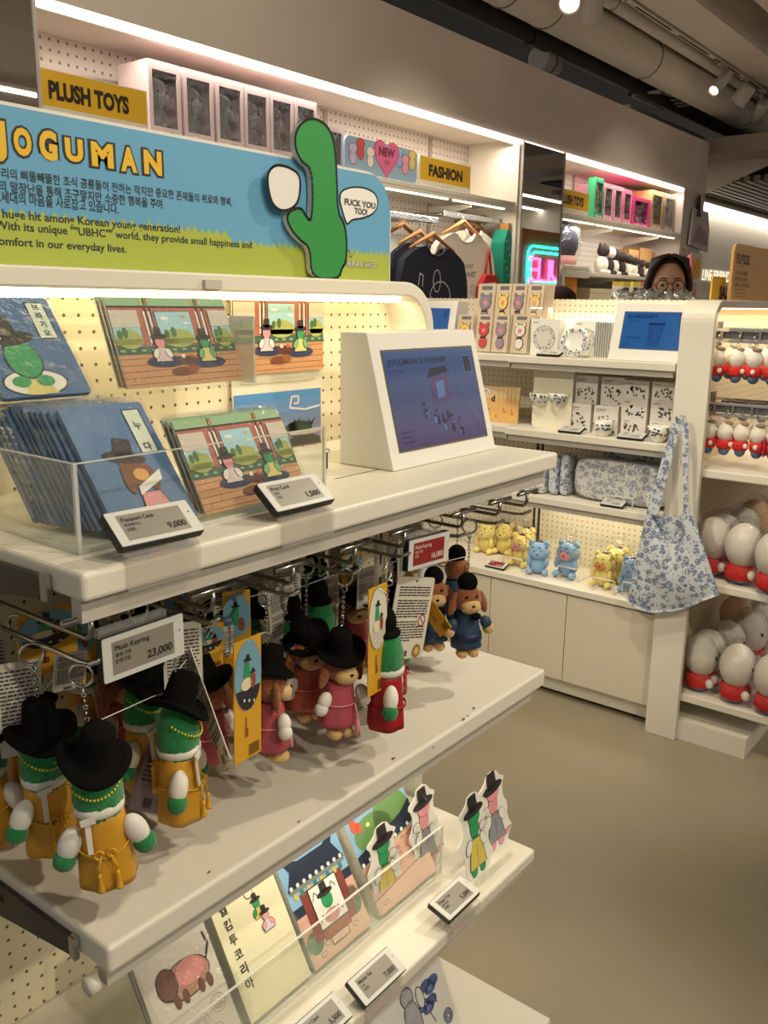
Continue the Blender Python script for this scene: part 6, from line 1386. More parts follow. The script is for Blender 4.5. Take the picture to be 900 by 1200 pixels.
fl = Fr(o, (1, 0, 0), (0, 0, 1)); w_, h_ = .13, q_.z-1.4745; MB().prism(rrect(0, 0, w_, h_, .006), fl, 0, flat(226, 178, 30), -.006).build('board', t); b = MB(); b.text(fl, 'SALE', at(843, 340, Y=1.012).x-o.x, h_*.08, h_*.72, INK, 1, .06); b.build('lettering', t)
# crumpled clear wrap along the top
rc = random.Random(8)
for i in range(5):
    px = 752+14*i; p = at(px, 350, Z=1.476); p = V((2.93+.03*(i % 2), 1.285-.052*i, 1.474)); t = thing('plastic_wrap', 'crumpled clear plastic bag lying on top of the end cap, below the woman\'s face', 'plastic bag', p, 'crumpled clear bags on the end cap top')
    def crump(q, d): return V((q.x*rc.uniform(.5, 1.3), q.y*rc.uniform(.5, 1.3), abs(q.z)*rc.uniform(.2, 1.35)))
    MB().ell(p, (.04, .038, .030), clear_mat('wrap_film', (245, 245, 245), .25, .12, .12, milk=.06), 14, 8, None, 0, crump).build('film', t)
    MB().ell(p+V((.0, .0, .004)), (.025, .022, .014), clear_mat('wrap_film', (245, 245, 245), .25, .12, .12, milk=.06), 10, 6, None, 0, crump).build('film_fold', t)
# ================================================================== goods in the wall bays
SHZ = 1.9652
YELS = flat(226, 178, 34)
def bay_sign(px0, px1, Y, txt, lab, h=.128, z=SHZ):
    x0 = at(px0, 130, Y=Y).x; x1 = at(px1, 130, Y=Y).x; w = x1-x0; f = Fr((x0, Y, z), (1, 0, 0), (0, 0, 1)); t = thing('category_sign', lab, 'sign', f.p(w/2, 0))
    MB().prism([(0, 0), (w, 0), (w, h), (0, h)], f, 0, flat(226, 218, 204), -.012).build('board', t)
    b = MB(); b.rect(f, .004, h*.22, w-.008, h*.76, YELS, 1); b.text(f, txt, w*.5, h*.40, h*.50, flat(40, 34, 20), 3, .055, 'c', fit=w*.66)
    for x in (.46, .55): b.text(f, '플러시', w*x, h*.07, h*.06, flat(120, 110, 100), 2, 0, 'c')
    b.build('sign_print', t)
bay_sign(32, 173, 2.475, 'PLUSH TOYS', 'yellow sign with black capitals lettered for plush toys, directly over the banner')
bay_sign(493, 554, 2.475, 'FASHION', 'yellow sign with black capitals lettered for fashion, over the clothes rails')
bay_sign(656, 697, 2.475, 'PLUSH TOYS', 'yellow sign lettered for plush toys in the far bay beside the mirror')
LAV = flat(206, 186, 188); GREYF = mat('fur_grey', (150, 146, 150), .9, bump=.3, bscale=200, sheen=.3)
WINF = clear_mat('window_film', (250, 250, 250), .14, .05, .05, crinkle=.7, cscale=16)
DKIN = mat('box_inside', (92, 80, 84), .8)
def window_box(x0, x1, Y, h, lab, col=LAV, inner=DKIN, toy=GREYF, z=SHZ, depth=.16, grp='window boxes of soft toys on the wall shelf'):
    w = x1-x0; t = thing('window_box', lab, 'toy box', ((x0+x1)/2, Y, z), grp); e = w*.12; d = min(depth, YP-Y-.006)
    b = MB()
    for lo, hi in (((x0, Y, z), (x0+e, Y+.004, z+h)), ((x1-e, Y, z), (x1, Y+.004, z+h)), ((x0+e, Y, z), (x1-e, Y+.004, z+h*.16)), ((x0+e, Y, z+h*.88), (x1-e, Y+.004, z+h)), ((x0, Y+.004, z), (x0+.003, Y+d, z+h)), ((x1-.003, Y+.004, z), (x1, Y+d, z+h)), ((x0+.003, Y+.004, z), (x1-.003, Y+d, z+.003)), ((x0+.003, Y+.004, z+h-.003), (x1-.003, Y+d, z+h))): b.bb(lo, hi, col)
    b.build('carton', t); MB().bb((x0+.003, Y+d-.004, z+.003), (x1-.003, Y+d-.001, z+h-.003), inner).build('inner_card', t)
    MB().bb((x0+e*.9, Y+.0045, z+h*.15), (x1-e*.9, Y+.006, z+h*.89), WINF).build('clear_window', t)
    cx = (x0+x1)/2; rr_ = min(w*.40, (d-.015)/2); cyy = Y+.008+rr_*.95
    o = MB().ell((cx, cyy, z+h*.60), (w*.36, rr_*.9, h*.24), toy, 22, 14, None, .01).build('toy', t)
    b = MB(); b.ell((cx, cyy, z+h*.26), (w*.30, rr_*.8, h*.22), toy, 20, 12); b.build('toy_body', o)
    b = MB()
    for s in (-1, 1): b.ell((cx+s*w*.13, cyy-rr_*.82, z+h*.63), (.003, .003, .004), EYEB, 8, 6)
    b.build('toy_eyes', o)
    f = Fr((x0, Y-.0002, z), (1, 0, 0), (0, 0, 1)); b = MB()
    for i in range(5): b.oval(f, w*(.2+.15*i), h*(.07+.02*(i % 2)), w*.06, h*.03, (flat(178, 170, 200), flat(230, 200, 190), flat(170, 180, 206))[i % 3], 1)
    b.build('box_print', t)
px = [(176, 214), (216, 252), (254, 287), (287, 317), (317, 345), (346, 372), (379, 404)]
for i, (a, c) in enumerate(px):
    x0, x1 = at(a, 140, Y=2.50).x, at(c, 140, Y=2.50).x
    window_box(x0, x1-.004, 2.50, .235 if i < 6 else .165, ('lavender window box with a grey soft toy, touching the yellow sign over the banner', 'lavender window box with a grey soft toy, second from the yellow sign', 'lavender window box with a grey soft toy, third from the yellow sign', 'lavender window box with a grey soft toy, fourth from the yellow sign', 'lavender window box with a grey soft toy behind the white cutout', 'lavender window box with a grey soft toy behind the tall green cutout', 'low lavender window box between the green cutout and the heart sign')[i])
# heart sign
x0, x1 = at(404, 190, Y=2.475).x, at(489, 190, Y=2.475).x; w = x1-x0; f = Fr((x0, 2.475, SHZ), (1, 0, 0), (0, 0, 1)); h = .175
t = thing('heart_sign', 'pale blue rounded sign with a pink heart lettered NEW, beside the fashion sign', 'sign', f.p(w/2, 0))
MB().prism(rrect(0, 0, w, h*.80, .03), f, 0, flat(150, 178, 204), -.012).build('board', t); b = MB()
def heart(cx, cy, s): return [(cx+s*.062*16*math.sin(a)**3, cy+s*.062*(13*math.cos(a)-5*math.cos(2*a)-2*math.cos(3*a)-math.cos(4*a))) for a in [2*PI*i/36 for i in range(36)]]
tri_poly(b, f, heart(w*.55, h*.50, h*.50), flat(206, 70, 120), 6); tri_poly(b, f, heart(w*.55, h*.50, h*.47), flat(222, 110, 150), 7)
b.text(f, 'NEW', w*.55, h*.52, h*.26, flat(120, 36, 66), 9, .05, 'c'); b.text(f, '신상', w*.55, h*.34, h*.11, flat(120, 36, 66), 9, .02, 'c'); b.build('heart', t)
for i, (fx, c_) in enumerate(((.10, (206, 190, 220)), (.20, (214, 84, 84)), (.33, (236, 224, 210)), (.73, (150, 184, 226)), (.82, (236, 160, 176)), (.92, (236, 210, 110)))):
    b = MB(); m = flat(*c_); y = h*(.34+.14*(i % 2)); b.oval(f, w*fx, y, w*.048, h*.16, out_m, 3); b.oval(f, w*fx, y, w*.043, h*.148, m, 4); b.oval(f, w*fx, y+h*.20, w*.055, h*.12, out_m, 4); b.oval(f, w*fx, y+h*.20, w*.05, h*.11, m, 5)
    b.build('colored_blob', t)
# clothes rails and garments
def rail(px0, px1, py, Y, lab):
    a = at(px0, py, Y=Y); c = at(px1, py+3, Y=Y); z = a.z; t = thing('clothes_rail', lab, 'clothes rail', ((a.x+c.x)/2, Y, z), 'clothes rails of the wall bay')
    MB().bb((a.x, Y-.010, z-.014), (c.x, Y+.010, z+.014), SILVER).build('rail_bar', t, bevel=.003)
    for q in (a.x+.06, c.x-.06): MB().tube([(q, Y, z), (q, YP-.001, z+.01)], .009, SILVER, 10).build('rail_arm', t)
    return z
za = rail(440, 512, 249, 2.53, 'chrome clothes rail over the navy sweatshirt'); zb2 = rail(519, 584, 250, 2.53, 'chrome clothes rail over the cream t-shirt')
def garment(x0, x1, ztop, zbot, Y, m, lab, hanger=True, sleeve=.55, thick=.05, yaw=0.0, art=None, name='t_shirt', cat='shirt', zr=None, grp='garments on the wall rails'):
    w = x1-x0; h = ztop-zbot; cx = (x0+x1)/2; t = thing(name, lab, cat, (cx, Y, ztop), grp); Mz = Matrix.Translation((cx, Y, ztop)) @ Matrix.Rotation(yaw, 4, 'Z')
    P = [(-.16, 0), (-.34, -.05), (-.50, -.16), (-.56, -sleeve*h/w*.9), (-.42, -sleeve*h/w*.93), (-.34, -.36), (-.35, -h/w), (.35, -h/w), (.34, -.36), (.42, -sleeve*h/w*.93), (.56, -sleeve*h/w*.9), (.50, -.16), (.34, -.05), (.16, 0), (.10, -.07), (-.10, -.07)]
    P = [(x*w, z*w) for x, z in P]; P2 = smooth(P, 1)
    def sheet(k):
        b = MB(); from mathutils.geometry import tessellate_polygon
        tris = tessellate_polygon([[V((x, y, 0)) for x, y in P2]]); n = len(P2)
        vs = [V((x, -thick*.5*k, z)) for x, z in P2]+[V((x*.97, thick*.5*k, z*.99)) for x, z in P2]
        fs = [tuple(a) for a in tris]+[tuple(a+n for a in reversed(q)) for q in tris]+[(i, (i+1) % n, n+(i+1) % n, n+i) for i in range(n)]
        b.add(vs, fs, m, True, Mz); return b
    o = sheet(1.0).build('garment_body', t, bevel=.012, seg=3)
    MB().tube([Mz @ V((x*w, -thick*.5-.001, z*w)) for x, z in ((-.15, -.003), (-.09, -.072), (0, -.09), (.09, -.072), (.15, -.003))], .006, m, 8).build('neckband', t)
    if art: b = MB(); art(b, Fr(Mz @ V((0, -thick*.5-.0008, -w*.46)), (math.cos(yaw), math.sin(yaw), 0), (0, 0, 1)), w); b.build('printed_design', t)
    if hanger:
        b = MB(); pts = [Mz @ V((s*w, 0, z)) for s, z in ((-.34, -.045*w+.01), (-.12, .03), (0, .055), (.12, .03), (.34, -.045*w+.01))]; b.tube(pts, [.006, .010, .013, .010, .006], mat('hanger_wood', (176, 122, 70), .5), 8); b.build('wooden_hanger', t)
        zr_ = zr or ztop+.13; MB().tube([Mz @ V((0, 0, .06)), Mz @ V((0, 0, zr_-ztop-.012)), V((cx+.004, 2.53 if abs(Y-2.53) < .09 else Y, zr_+.012)), V((cx+.02, 2.53 if abs(Y-2.53) < .09 else Y, zr_+.018))], .0025, SILVER, 6).build('hanger_hook', t)
NAVY = mat('cloth_dark_navy', (26, 28, 48), .85, bump=.1, bscale=60); CRM = mat('cloth_cream', (222, 208, 194), .85, bump=.1, bscale=60); WHC = mat('cloth_white', (224, 220, 210), .85, bump=.1, bscale=60); PKC = mat('cloth_rose', (214, 130, 140), .85, bump=.15, bscale=60); REDC = mat('cloth_red_print', (190, 40, 44), .85, bump=.1, bscale=60); GRC = mat('cloth_teal', (20, 136, 112), .8, bump=.15, bscale=60)
def navy_art(b, f, w):
    wl = flat(206, 206, 212); s = w*.16
    for cx, cy, rx, ry in ((.08, .02, 1.0, .85), (.02, .16, .35, .6), (.10, -.16, .8, .5)): b.line(f, [(cx*w+s*rx*math.cos(a), cy*w+s*ry*math.sin(a)) for a in [2*PI*i/24 for i in range(24)]], .005, wl, 1, True)
    for k in (-1, 1): b.line(f, [(.08*w+k*s*.9, .02*w), (.08*w+k*s*1.3, -.06*w), (.08*w+k*s*1.1, -.14*w)], .005, wl, 1)
    b.line(f, [(-.26*w, .12*w), (-.24*w, .22*w), (-.19*w, .20*w), (-.20*w, .11*w)], .005, wl, 1); b.oval(f, -.28*w, .03*w, .06*w, .025*w, flat(206, 140, 170), 1); b.text(f, 'Jang', -.30*w, -.12*w, .07*w, wl, 1)
def cream_art(b, f, w):
    k = flat(120, 112, 110); b.text(f, 'LITTLE PLANET', -.04*w, .14*w, .055*w, k, 1, .02, 'c'); b.text(f, 'LITTLE PLANET', -.04*w, .06*w, .07*w, k, 1, .03, 'c')
    for i in range(4): b.oval(f, (-.22+.12*i)*w, -.06*w, .04*w, .05*w, k, 1); b.oval(f, (-.22+.12*i)*w, -.06*w, .033*w, .043*w, flat(214, 200, 188), 2)
def gx(px0, px1, Y): return at(px0, 300, Y=Y).x, at(px1, 300, Y=Y).x
a, c = gx(464, 540, 2.47); garment(a, c, at(500, 288, Y=2.455).z, 1.30, 2.455, NAVY, 'navy long sleeved sweatshirt with a white line drawing, foremost on the first rail', True, .95, .04, 0, navy_art, 'sweatshirt', 'sweatshirt', za)
a, c = gx(452, 520, 2.56); garment(a, c, at(480, 284, Y=2.545).z, 1.30, 2.545, NAVY, 'plain navy sweatshirt just behind the line drawing one', True, .9, .03, 0, None, 'sweatshirt', 'sweatshirt', za)
a, c = gx(440, 496, 2.61); garment(a, c, at(474, 276, Y=2.60).z, 1.35, 2.60, WHC, 'white t-shirt behind the navy sweatshirts', True, .45, .03, 0, None, 't_shirt', 'shirt', za)
a, c = gx(506, 574, 2.50); garment(a, c, at(540, 273, Y=2.50).z, 1.28, 2.50, CRM, 'cream t-shirt with grey print on a wooden hanger, beside the navy sweatshirt', True, .5, .04, 0, cream_art, 't_shirt', 'shirt', zb2)
a, c = gx(520, 580, 2.57); garment(a, c, at(552, 270, Y=2.57).z, 1.30, 2.57, WHC, 'white t-shirt behind the cream printed one', True, .45, .03, 0, None, 't_shirt', 'shirt', zb2)
a, c = gx(549, 588, 2.61); garment(a, c, at(568, 268, Y=2.625).z, 1.30, 2.625, PKC, 'rose pink garment hanging between the cream shirt and the teal one', True, .9, .04, 0, None, 'sweatshirt', 'sweatshirt', zb2)
a, c = gx(562, 584, 2.46); MBt = thing('tote_bag', 'red printed cloth bag below the pink garment', 'bag', (a, 2.46, 1.5), None); MB().prism([(a, 1.25), (c, 1.25), (c, 1.555), (c-.03, 1.60), (a+.05, 1.60), (a, 1.54)], Fr((0, 2.46, 0), (1, 0, 0), (0, 0, 1)), .015, REDC, -.015).build('bag_body', MBt, bevel=.006); MB().tube([((a+c)/2-.03, 2.46, 1.59), ((a+c)/2, 2.462, 1.72), ((a+c)/2+.03, 2.46, 1.59)], .006, REDC, 8).build('strap', MBt)
f = Fr((a, 2.4445, 1.3), (1, 0, 0), (0, 0, 1)); b = MB()
for i in range(6): b.line(f, [(.02, .16+.018*i), ((c-a)*.8, .17+.018*i)], .006, flat(230, 210, 200), 1)
b.build('printed_design', MBt)
for i, (p0, p1, yy, lb) in enumerate(((584, 596, 2.50, 'teal spotted garment hanging edge on, nearer the pink one'), (595, 607, 2.53, 'teal spotted garment hanging edge on beside the mirror'))):
    a, c = gx(p0, p1, yy); zt = at(586+8*i, 268+6*i, Y=yy).z; t = thing('dress', lb, 'dress', ((a+c)/2, yy, zt)); P = [(a, 1.25), (c, 1.25), (c, zt-.10), ((a+c)/2+.02, zt), ((a+c)/2-.02, zt), (a, zt-.07)]
    MB().prism(P, Fr((0, yy, 0), (1, 0, 0), (0, 0, 1)), .03, GRC, -.05).build('garment_body', t, bevel=.01); b = MB(); f = Fr((a, yy-.0305, 1.3), (1, 0, 0), (0, 0, 1))
    for k in range(14): b.oval(f, (c-a)*(.2+.6*((k*37) % 10)/10), .03+.034*k, .006, .006, flat(150, 206, 190), 1)
    b.build('printed_spot', t); MB().tube([((a+c)/2, yy-.01, zt), ((a+c)/2, 2.53, zb2+.012), ((a+c)/2+.02, 2.53, zb2+.016)], .0028, SILVER, 6).build('hanger_hook', t); MB().bb(((a+c)/2-.012, yy-.03, zt-.01), ((a+c)/2+.012, yy+.02, zt+.03), mat('hanger_wood', (176, 122, 70), .5)).build('wooden_hanger', t)
# far bay: boxes on the shelf
def bx2(p0, p1, Y=2.50): return at(p0, 250, Y=Y).x, at(p1, 250, Y=Y).x
WHT2 = flat(226, 222, 218)
for i, (p0, p1, h, col, toy, lb) in enumerate(((696, 706, .24, flat(40, 150, 96), flat(226, 150, 60), 'green framed toy box beside the far yellow sign'), (707, 718, .22, flat(226, 160, 180), flat(130, 150, 140), 'pink window box nearest the green framed box'), (719, 729, .22, flat(226, 160, 180), flat(90, 110, 100), 'pink window box second from the green framed box'), (730, 740, .215, flat(232, 130, 164), flat(150, 60, 70), 'deep pink window box with a dark red toy'), (741, 762, .185, flat(226, 60, 140), flat(226, 60, 140), 'magenta cube box with a small heart'), (763, 777, .255, flat(176, 140, 92), flat(150, 130, 120), 'kraft window box beside the magenta cube'), (778, 791, .255, flat(150, 138, 120), flat(120, 110, 104), 'grey kraft window box at the shelf end'))):
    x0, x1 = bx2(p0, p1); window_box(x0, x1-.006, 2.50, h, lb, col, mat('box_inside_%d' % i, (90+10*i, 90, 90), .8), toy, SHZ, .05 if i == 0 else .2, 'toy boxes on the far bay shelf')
# far bay: lower shelf and cabinets
t = thing('wall_shelf', 'low cream shelf in the far bay under the soft toys', 'shelf', (5.6, 2.45, 1.55)); zl = at(700, 320, Y=2.45).z
MB().bb((4.69, 2.46, zl-.022), (6.49, YP-.002, zl), CREAM).build('board', t, bevel=.002)
for i in range(3): MB().prism([(0, 0), (-.25, 0), (-.25, -.014), (0, -.05)], Fr((4.75+.8*i, YP-.003, zl-.0225), (0, 1, 0), (0, 0, 1)), .006, CREAM).build('bracket', t)
DRK = mat('fur_dark', (44, 36, 34), .9, bump=.3, bscale=200); SKB = flat(226, 170, 160)
bw = [(704, 300, 'w'), (712, 290, 'd'), (718, 306, 'w'), (727, 298, 'd'), (735, 306, 'w'), (742, 310, 'w'), (750, 314, 'd'), (758, 318, 'w')]
for i, (px, py, k) in enumerate(bw):
    Y = 2.56; p = at(px, 318, Y=Y); h = .20-.012*i; t = thing('soft_toy', ('tall white soft toy with dark head at the back of the far pile', 'dark brown soft toy with round dark ears in the far pile', 'white bodied soft toy third in the far pile', 'dark soft toy fourth in the far pile', 'small white soft toy with a black collar in the far pile', 'small white soft toy near the kraft boxes', 'small dark soft toy near the kraft boxes', 'smallest white soft toy at the end of the far pile')[i], 'soft toy', (p.x, Y, zl), 'black and white soft toys in the far bay')
    m, m2 = (FWH, DRK) if k == 'w' else (DRK, FWH); x = p.x
    MB().ell((x, Y, zl+.001+h*.30), (h*.24, h*.22, h*.30), m, 18, 12).build('body', t); MB().ell((x, Y-.01, zl+h*.74), (h*.21, h*.20, h*.20), m2 if i % 3 else DRK, 18, 12).build('head', t)
    for s in (-1, 1): MB().ell((x+s*h*.17, Y, zl+h*.84), (h*.06, h*.05, h*.14), DRK, 12, 8).build('ear', t); MB().ell((x+s*h*.15, Y-h*.16, zl+.001+h*.08), (h*.09, h*.12, h*.08), m, 12, 8).build('foot', t)
for i, (p0, p1, h, lb) in enumerate(((744, 756, .19, 'brown kraft box behind the soft toy pile'), (757, 772, .21, 'kraft box with a printed square beside the woman'), (773, 788, .19, 'kraft box with a small window by the end pier'), (789, 797, .18, 'narrow kraft window box touching the end pier'))):
    x0, x1 = bx2(p0, p1, 2.60); t = thing('kraft_box', lb, 'box', ((x0+x1)/2, 2.6, zl)); MB().bb((x0, 2.62, zl), (x1-.008, YP-.006, zl+h), flat(176, 134, 84)).build('carton', t, bevel=.002); b = MB(); f = Fr((x0, 2.6195, zl), (1, 0, 0), (0, 0, 1)); w = x1-x0
    if i < 2: b.line(f, [(w*.25, h*.3), (w*.6, h*.3), (w*.6, h*.6), (w*.25, h*.6)], .004, flat(120, 84, 50), 1, True)
    else: b.rect(f, w*.15, h*.15, w*.65, h*.7, flat(120, 96, 110), 1); b.oval(f, w*.45, h*.5, w*.2, h*.2, flat(190, 180, 190), 2)
    b.build('box_print', t)
# domed display bag with a dark garment
p = at(668, 310, Y=2.52); t = thing('bagged_toy', 'clear domed bag holding a dark navy and pink soft toy beside the mirror', 'soft toy', (p.x, 2.56, zl))
MB().ell((p.x, 2.58, zl+.17), (.12, .09, .12), mat('fur_navy', (50, 52, 66), .9, bump=.3, bscale=200), 22, 14).build('toy_top', t); MB().ell((p.x, 2.58, zl+.06), (.115, .085, .058), mat('fur_rose', (206, 150, 150), .9, bump=.3, bscale=200), 22, 12).build('toy_base', t); MB().ell((p.x, 2.58, zl+.165), (.14, .11, .163), BAG, 28, 18, None, .02).build('clear_bag', t)
# front ledge pieces below
t = thing('display_ledge', 'white double ledge below the domed bag', 'ledge', at(672, 316, Y=2.46)); o = at(658, 322, Y=2.462); r = at(691, 322, Y=2.462)
MB().bb((o.x, 2.462, o.z-.01), (r.x, 2.50, o.z+.035), CREAM).build('ledge_board', t, bevel=.003); MB().bb((o.x, 2.458, o.z+.035), (r.x, 2.50, o.z+.057), CREAM).build('ledge_board', t, bevel=.003); MB().bb((o.x+.02, 2.465, 0), (o.x+.05, 2.50, o.z-.01), CREAM).build('ledge_post', t)
p = at(663, 352, Y=2.56); t = thing('backpack', 'orange yellow toy backpack with a small round emblem, beside the mirror foot', 'backpack', p); q = at(663, 317, Y=2.56); h = q.z-p.z+.25; ORY = mat('bag_orange', (236, 160, 36), .6, bump=.1, bscale=80)
MB().prism(rrect(-.085, -.25, .17, h, .07), Fr((p.x, 2.53, p.z), (1, 0, 0), (0, 0, 1)), .0, ORY, -.07).build('pack_body', t, bevel=.012); MB().prism(rrect(-.055, -.06, .11, .15, .03), Fr((p.x, 2.529, p.z), (1, 0, 0), (0, 0, 1)), .004, flat(226, 140, 60), 0).build('front_pocket', t); b = MB(); f = Fr((p.x, 2.5245, p.z+.03), (1, 0, 0), (0, 0, 1))
for i in range(5): b.oval(f, -.03+.015*i, .006*(i % 2), .010, .012, (flat(150, 60, 60), flat(70, 90, 130), flat(230, 220, 200))[i % 3], 1)
b.build('emblem', t); MB().tube([(p.x-.02, 2.575, q.z-.01), (p.x, 2.575, q.z+.025), (p.x+.02, 2.575, q.z-.01)], .006, ORY, 8).build('top_loop', t)
MB().bb((p.x-.09, 2.50, 0), (p.x+.09, 2.64, p.z-.252), CREAM).build('stand_block', t)
p = at(656, 349, Y=1.98); t = thing('hat', 'dark brown rounded hat on a stand behind the end cap', 'hat', p); MB().ell((p.x, p.y, p.z), (.075, .075, .055), mat('hat_brown', (52, 30, 30), .9, bump=.2, bscale=200), 24, 14).build('crown', t); MB().lathe([(.09, 0), (.095, .004), (.07, .008)], mat('hat_brown', (52, 30, 30), .9), 28, Matrix.Translation((p.x, p.y, p.z-.035)), False).build('brim', t); MB().tube([(p.x, p.y, 0), (p.x, p.y, p.z-.05)], .012, CREAM, 12).build('hat_stand', t)
zc = at(700, 325, Y=2.42).z
for i in range(4):
    x0 = 5.16+.30*i; t = thing('storage_box', 'large cream box in the row under the low far shelf', 'box', (x0+.14, 2.5, 1.3), 'cream storage boxes under the far shelf'); MB().bb((x0, 2.48, 0.0), (x0+.29, YP-.01, zl-.09), flat(226, 216, 188)).build('carton', t, bevel=.004); MB().bb((x0+.01, 2.478, zl-.12), (x0+.28, 2.48, zl-.115), flat(190, 180, 150)).build('lid_seam', t)
for i, (px, c_, lb) in enumerate(((730, (230, 200, 70), 'small yellow topped box below the soft toy pile'), (741, (236, 222, 90), 'pale yellow topped box beside the woman hair'), (750, (226, 150, 110), 'small orange box close to the woman hair'))):
    p = at(px, 345, Y=2.28); t = thing('toy_box', lb, 'box', p); MB().bb((p.x-.05, 2.26, p.z), (p.x+.05, 2.33, p.z+.05), flat(226, 220, 206)).build('carton', t); MB().bb((p.x-.05, 2.258, p.z+.05), (p.x+.05, 2.33, p.z+.075), flat(*c_)).build('lid', t); MB().bb((p.x-.035, 2.2585, p.z+.01), (p.x+.03, 2.2598, p.z+.04), flat(60, 54, 50)).build('box_window', t); MB().bb((p.x-.055, 2.25, 0), (p.x+.055, 2.34, p.z-.0005), CREAM).build('stand_block', t)
# bags hanging on the end pier
PY2 = 2.435; o = at(817, 243, Y=PY2); t = thing('hanging_bag', 'grey translucent bag hung by a black clip high on the end pier', 'bag', o)
zt, zb = at(818, 246, Y=PY2).z, at(818, 294, Y=PY2).z; xl, xr = at(808, 270, Y=PY2).x, at(829, 270, Y=PY2).x
MB().prism([(xl, zb+.03), (xr+.02, zb), (xr+.015, zt-.12), (xr-.05, zt), (xl+.03, zt)], Fr((0, PY2, 0), (1, 0, 0), (0, 0, 1)), .012, mat('bag_grey', (170, 160, 156), .35), -.008).build('bag_body', t, bevel=.004); MB().prism([(xl+.08, zt-.05), (xl+.16, zt-.05), (xl+.13, zt+.06), (xl+.12, zt+.10), (xl+.11, zt+.06)], Fr((0, PY2, 0), (1, 0, 0), (0, 0, 1)), .016, BLACK, -.002).build('black_clip', t); MB().cyl((xl+.12, 2.4495, zt+.08), (xl+.12, PY2-.005, zt+.08), .008, STEEL, 10).build('peg', t)
MB().prism([(xl+.03, zb+.06), (xr-.02, zb+.04), (xr-.04, zt-.16), (xl+.14, zt-.10)], Fr((0, PY2-.0125, 0), (1, 0, 0), (0, 0, 1)), .001, mat('bag_mauve', (140, 116, 112), .5), 0).build('inner_item', t)
zt2, zb2_ = at(814, 294, Y=PY2).z-.01, at(814, 332, Y=PY2).z; xl2, xr2 = at(808, 310, Y=PY2).x, at(821, 310, Y=PY2).x
t = thing('hanging_bag', 'white bag with a yellow oval face hung below the grey one on the end pier', 'bag', (xl2, PY2, zt2)); MB().prism([(xl2, zb2_), (xr2, zb2_), (xr2, zt2), (xl2, zt2)], Fr((0, PY2, 0), (1, 0, 0), (0, 0, 1)), .012, flat(222, 214, 198), -.008).build('bag_body', t, bevel=.003); f = Fr((xl2, PY2-.0122, zb2_), (1, 0, 0), (0, 0, 1)); b = MB(); w = xr2-xl2; h = zt2-zb2_; b.oval(f, w*.55, h*.48, w*.38, h*.36, flat(232, 180, 40), 1)
for s in (-1, 1): b.oval(f, w*(.58+.12*s), h*.52, w*.035, h*.03, TXTD, 2)
b.oval(f, w*.60, h*.38, w*.08, h*.05, flat(226, 120, 50), 2); b.build('printed_design', t); MB().cyl((xl2+.05, 2.4495, zt2-.01), (xl2+.05, PY2-.014, zt2-.01), .006, STEEL, 8).build('peg', t)
t = thing('soft_toy', 'long pink soft toy hanging on the end pier beside the woman hair', 'soft toy', at(806, 325, Y=2.40)); p = at(806, 325, Y=2.40); PKF = mat('fur_pink', (226, 130, 130), .9, bump=.3, bscale=200)
MB().ell(p, (.05, .04, .16), PKF, 20, 16).build('body', t); MB().ell(p+V((.08, 0, -.16)), (.04, .035, .10), PKF, 16, 12).build('leg', t); MB().ell(p+V((.0, 0, -.20)), (.04, .035, .10), PKF, 16, 12).build('leg', t); MB().tube([p+V((0, 0, .15)), V((p.x, 2.4495, p.z+.2))], .004, STEEL, 8).build('peg', t)
# backlit letters on the far white wall
p0 = at(822, 328, Y=2.94); hL = (at(822, 315, Y=2.94).z-p0.z)/.70; f = Fr((p0.x, 2.935, p0.z), (1, 0, 0), (0, 0, 1)); LIT = mat('lit_letter', (255, 246, 220), .4, emit=1.3)
t = thing('wall_lettering', 'white backlit capitals LINE FRIENDS on the far pale wall', 'lettering', p0); b = MB(); b.text(f, 'LINE FRIENDS', 0, 0, hL, LIT, 0, .0); b.build('letter_faces', t); MB().bb((p0.x, 2.937, p0.z+.02), (p0.x+.8, 2.949, p0.z+.03), GREYW).build('mounting_rail', t)
# neon sign across the shop, seen mirrored in the tall mirror
NYr = -.9; NYv = 2*2.444-NYr
def nv(px, py): return at(px, py, Y=NYv)
a, c = nv(609, 334), nv(672, 296); t = thing('neon_sign', 'pink neon letters in a cyan frame on an orange board, seen in the mirror', 'neon sign', ((a.x+c.x)/2, NYr, a.z))
f = Fr((c.x, NYr, 0), (-1, 0, 0), (0, 0, 1)); W = c.x-a.x
MB().prism([(0, a.z-.25), (W, a.z-.25), (W, c.z+.22), (0, c.z+.22)], f, 0, flat(196, 120, 50), -.03).build('board', t)
CY_ = mat('neon_cyan', (40, 220, 255), .3, emit=4.5); PN = mat('neon_pink', (255, 90, 220), .3, emit=4.5)
for q, nm in ((.0, 'neon_frame'), (.07, 'neon_frame')):
    MB().tube([f.p(x, z, .03) for x, z in rrect(.10+q, a.z-.02+q, W-.2-2*q, c.z-a.z+.04-2*q, .12, 4)], .014, CY_, 6, True).build(nm, t)
lw = [(nv(p, 315).x, nv(q, 315).x) for p, q in ((617, 628), (630, 640), (643, 655))]; z0, z1 = nv(630, 329).z, nv(630, 304).z
def nl(pts, nm):
    MB().tube(pts, .020, PN, 8).build(nm, t)
yq = NYr+.035
x0, x1 = lw[0]; nl([(x0, yq, z1), (x1, yq, z1), (x1, yq, z0), (x0, yq, z0)], 'neon_letter'); nl([(x1, yq, (z0+z1)/2), (x0+.05, yq, (z0+z1)/2)], 'neon_letter_bar')
x0, x1 = lw[1]; nl([(x1, yq, z1), (x1, yq, z0), (x0, yq, z0)], 'neon_letter')
x0, x1 = lw[2]; nl([(x0, yq, z1), (x0, yq, z0+.08), ((x0+x1)/2, yq, z0), (x1, yq, z0+.08), (x1, yq, z1)], 'neon_letter')
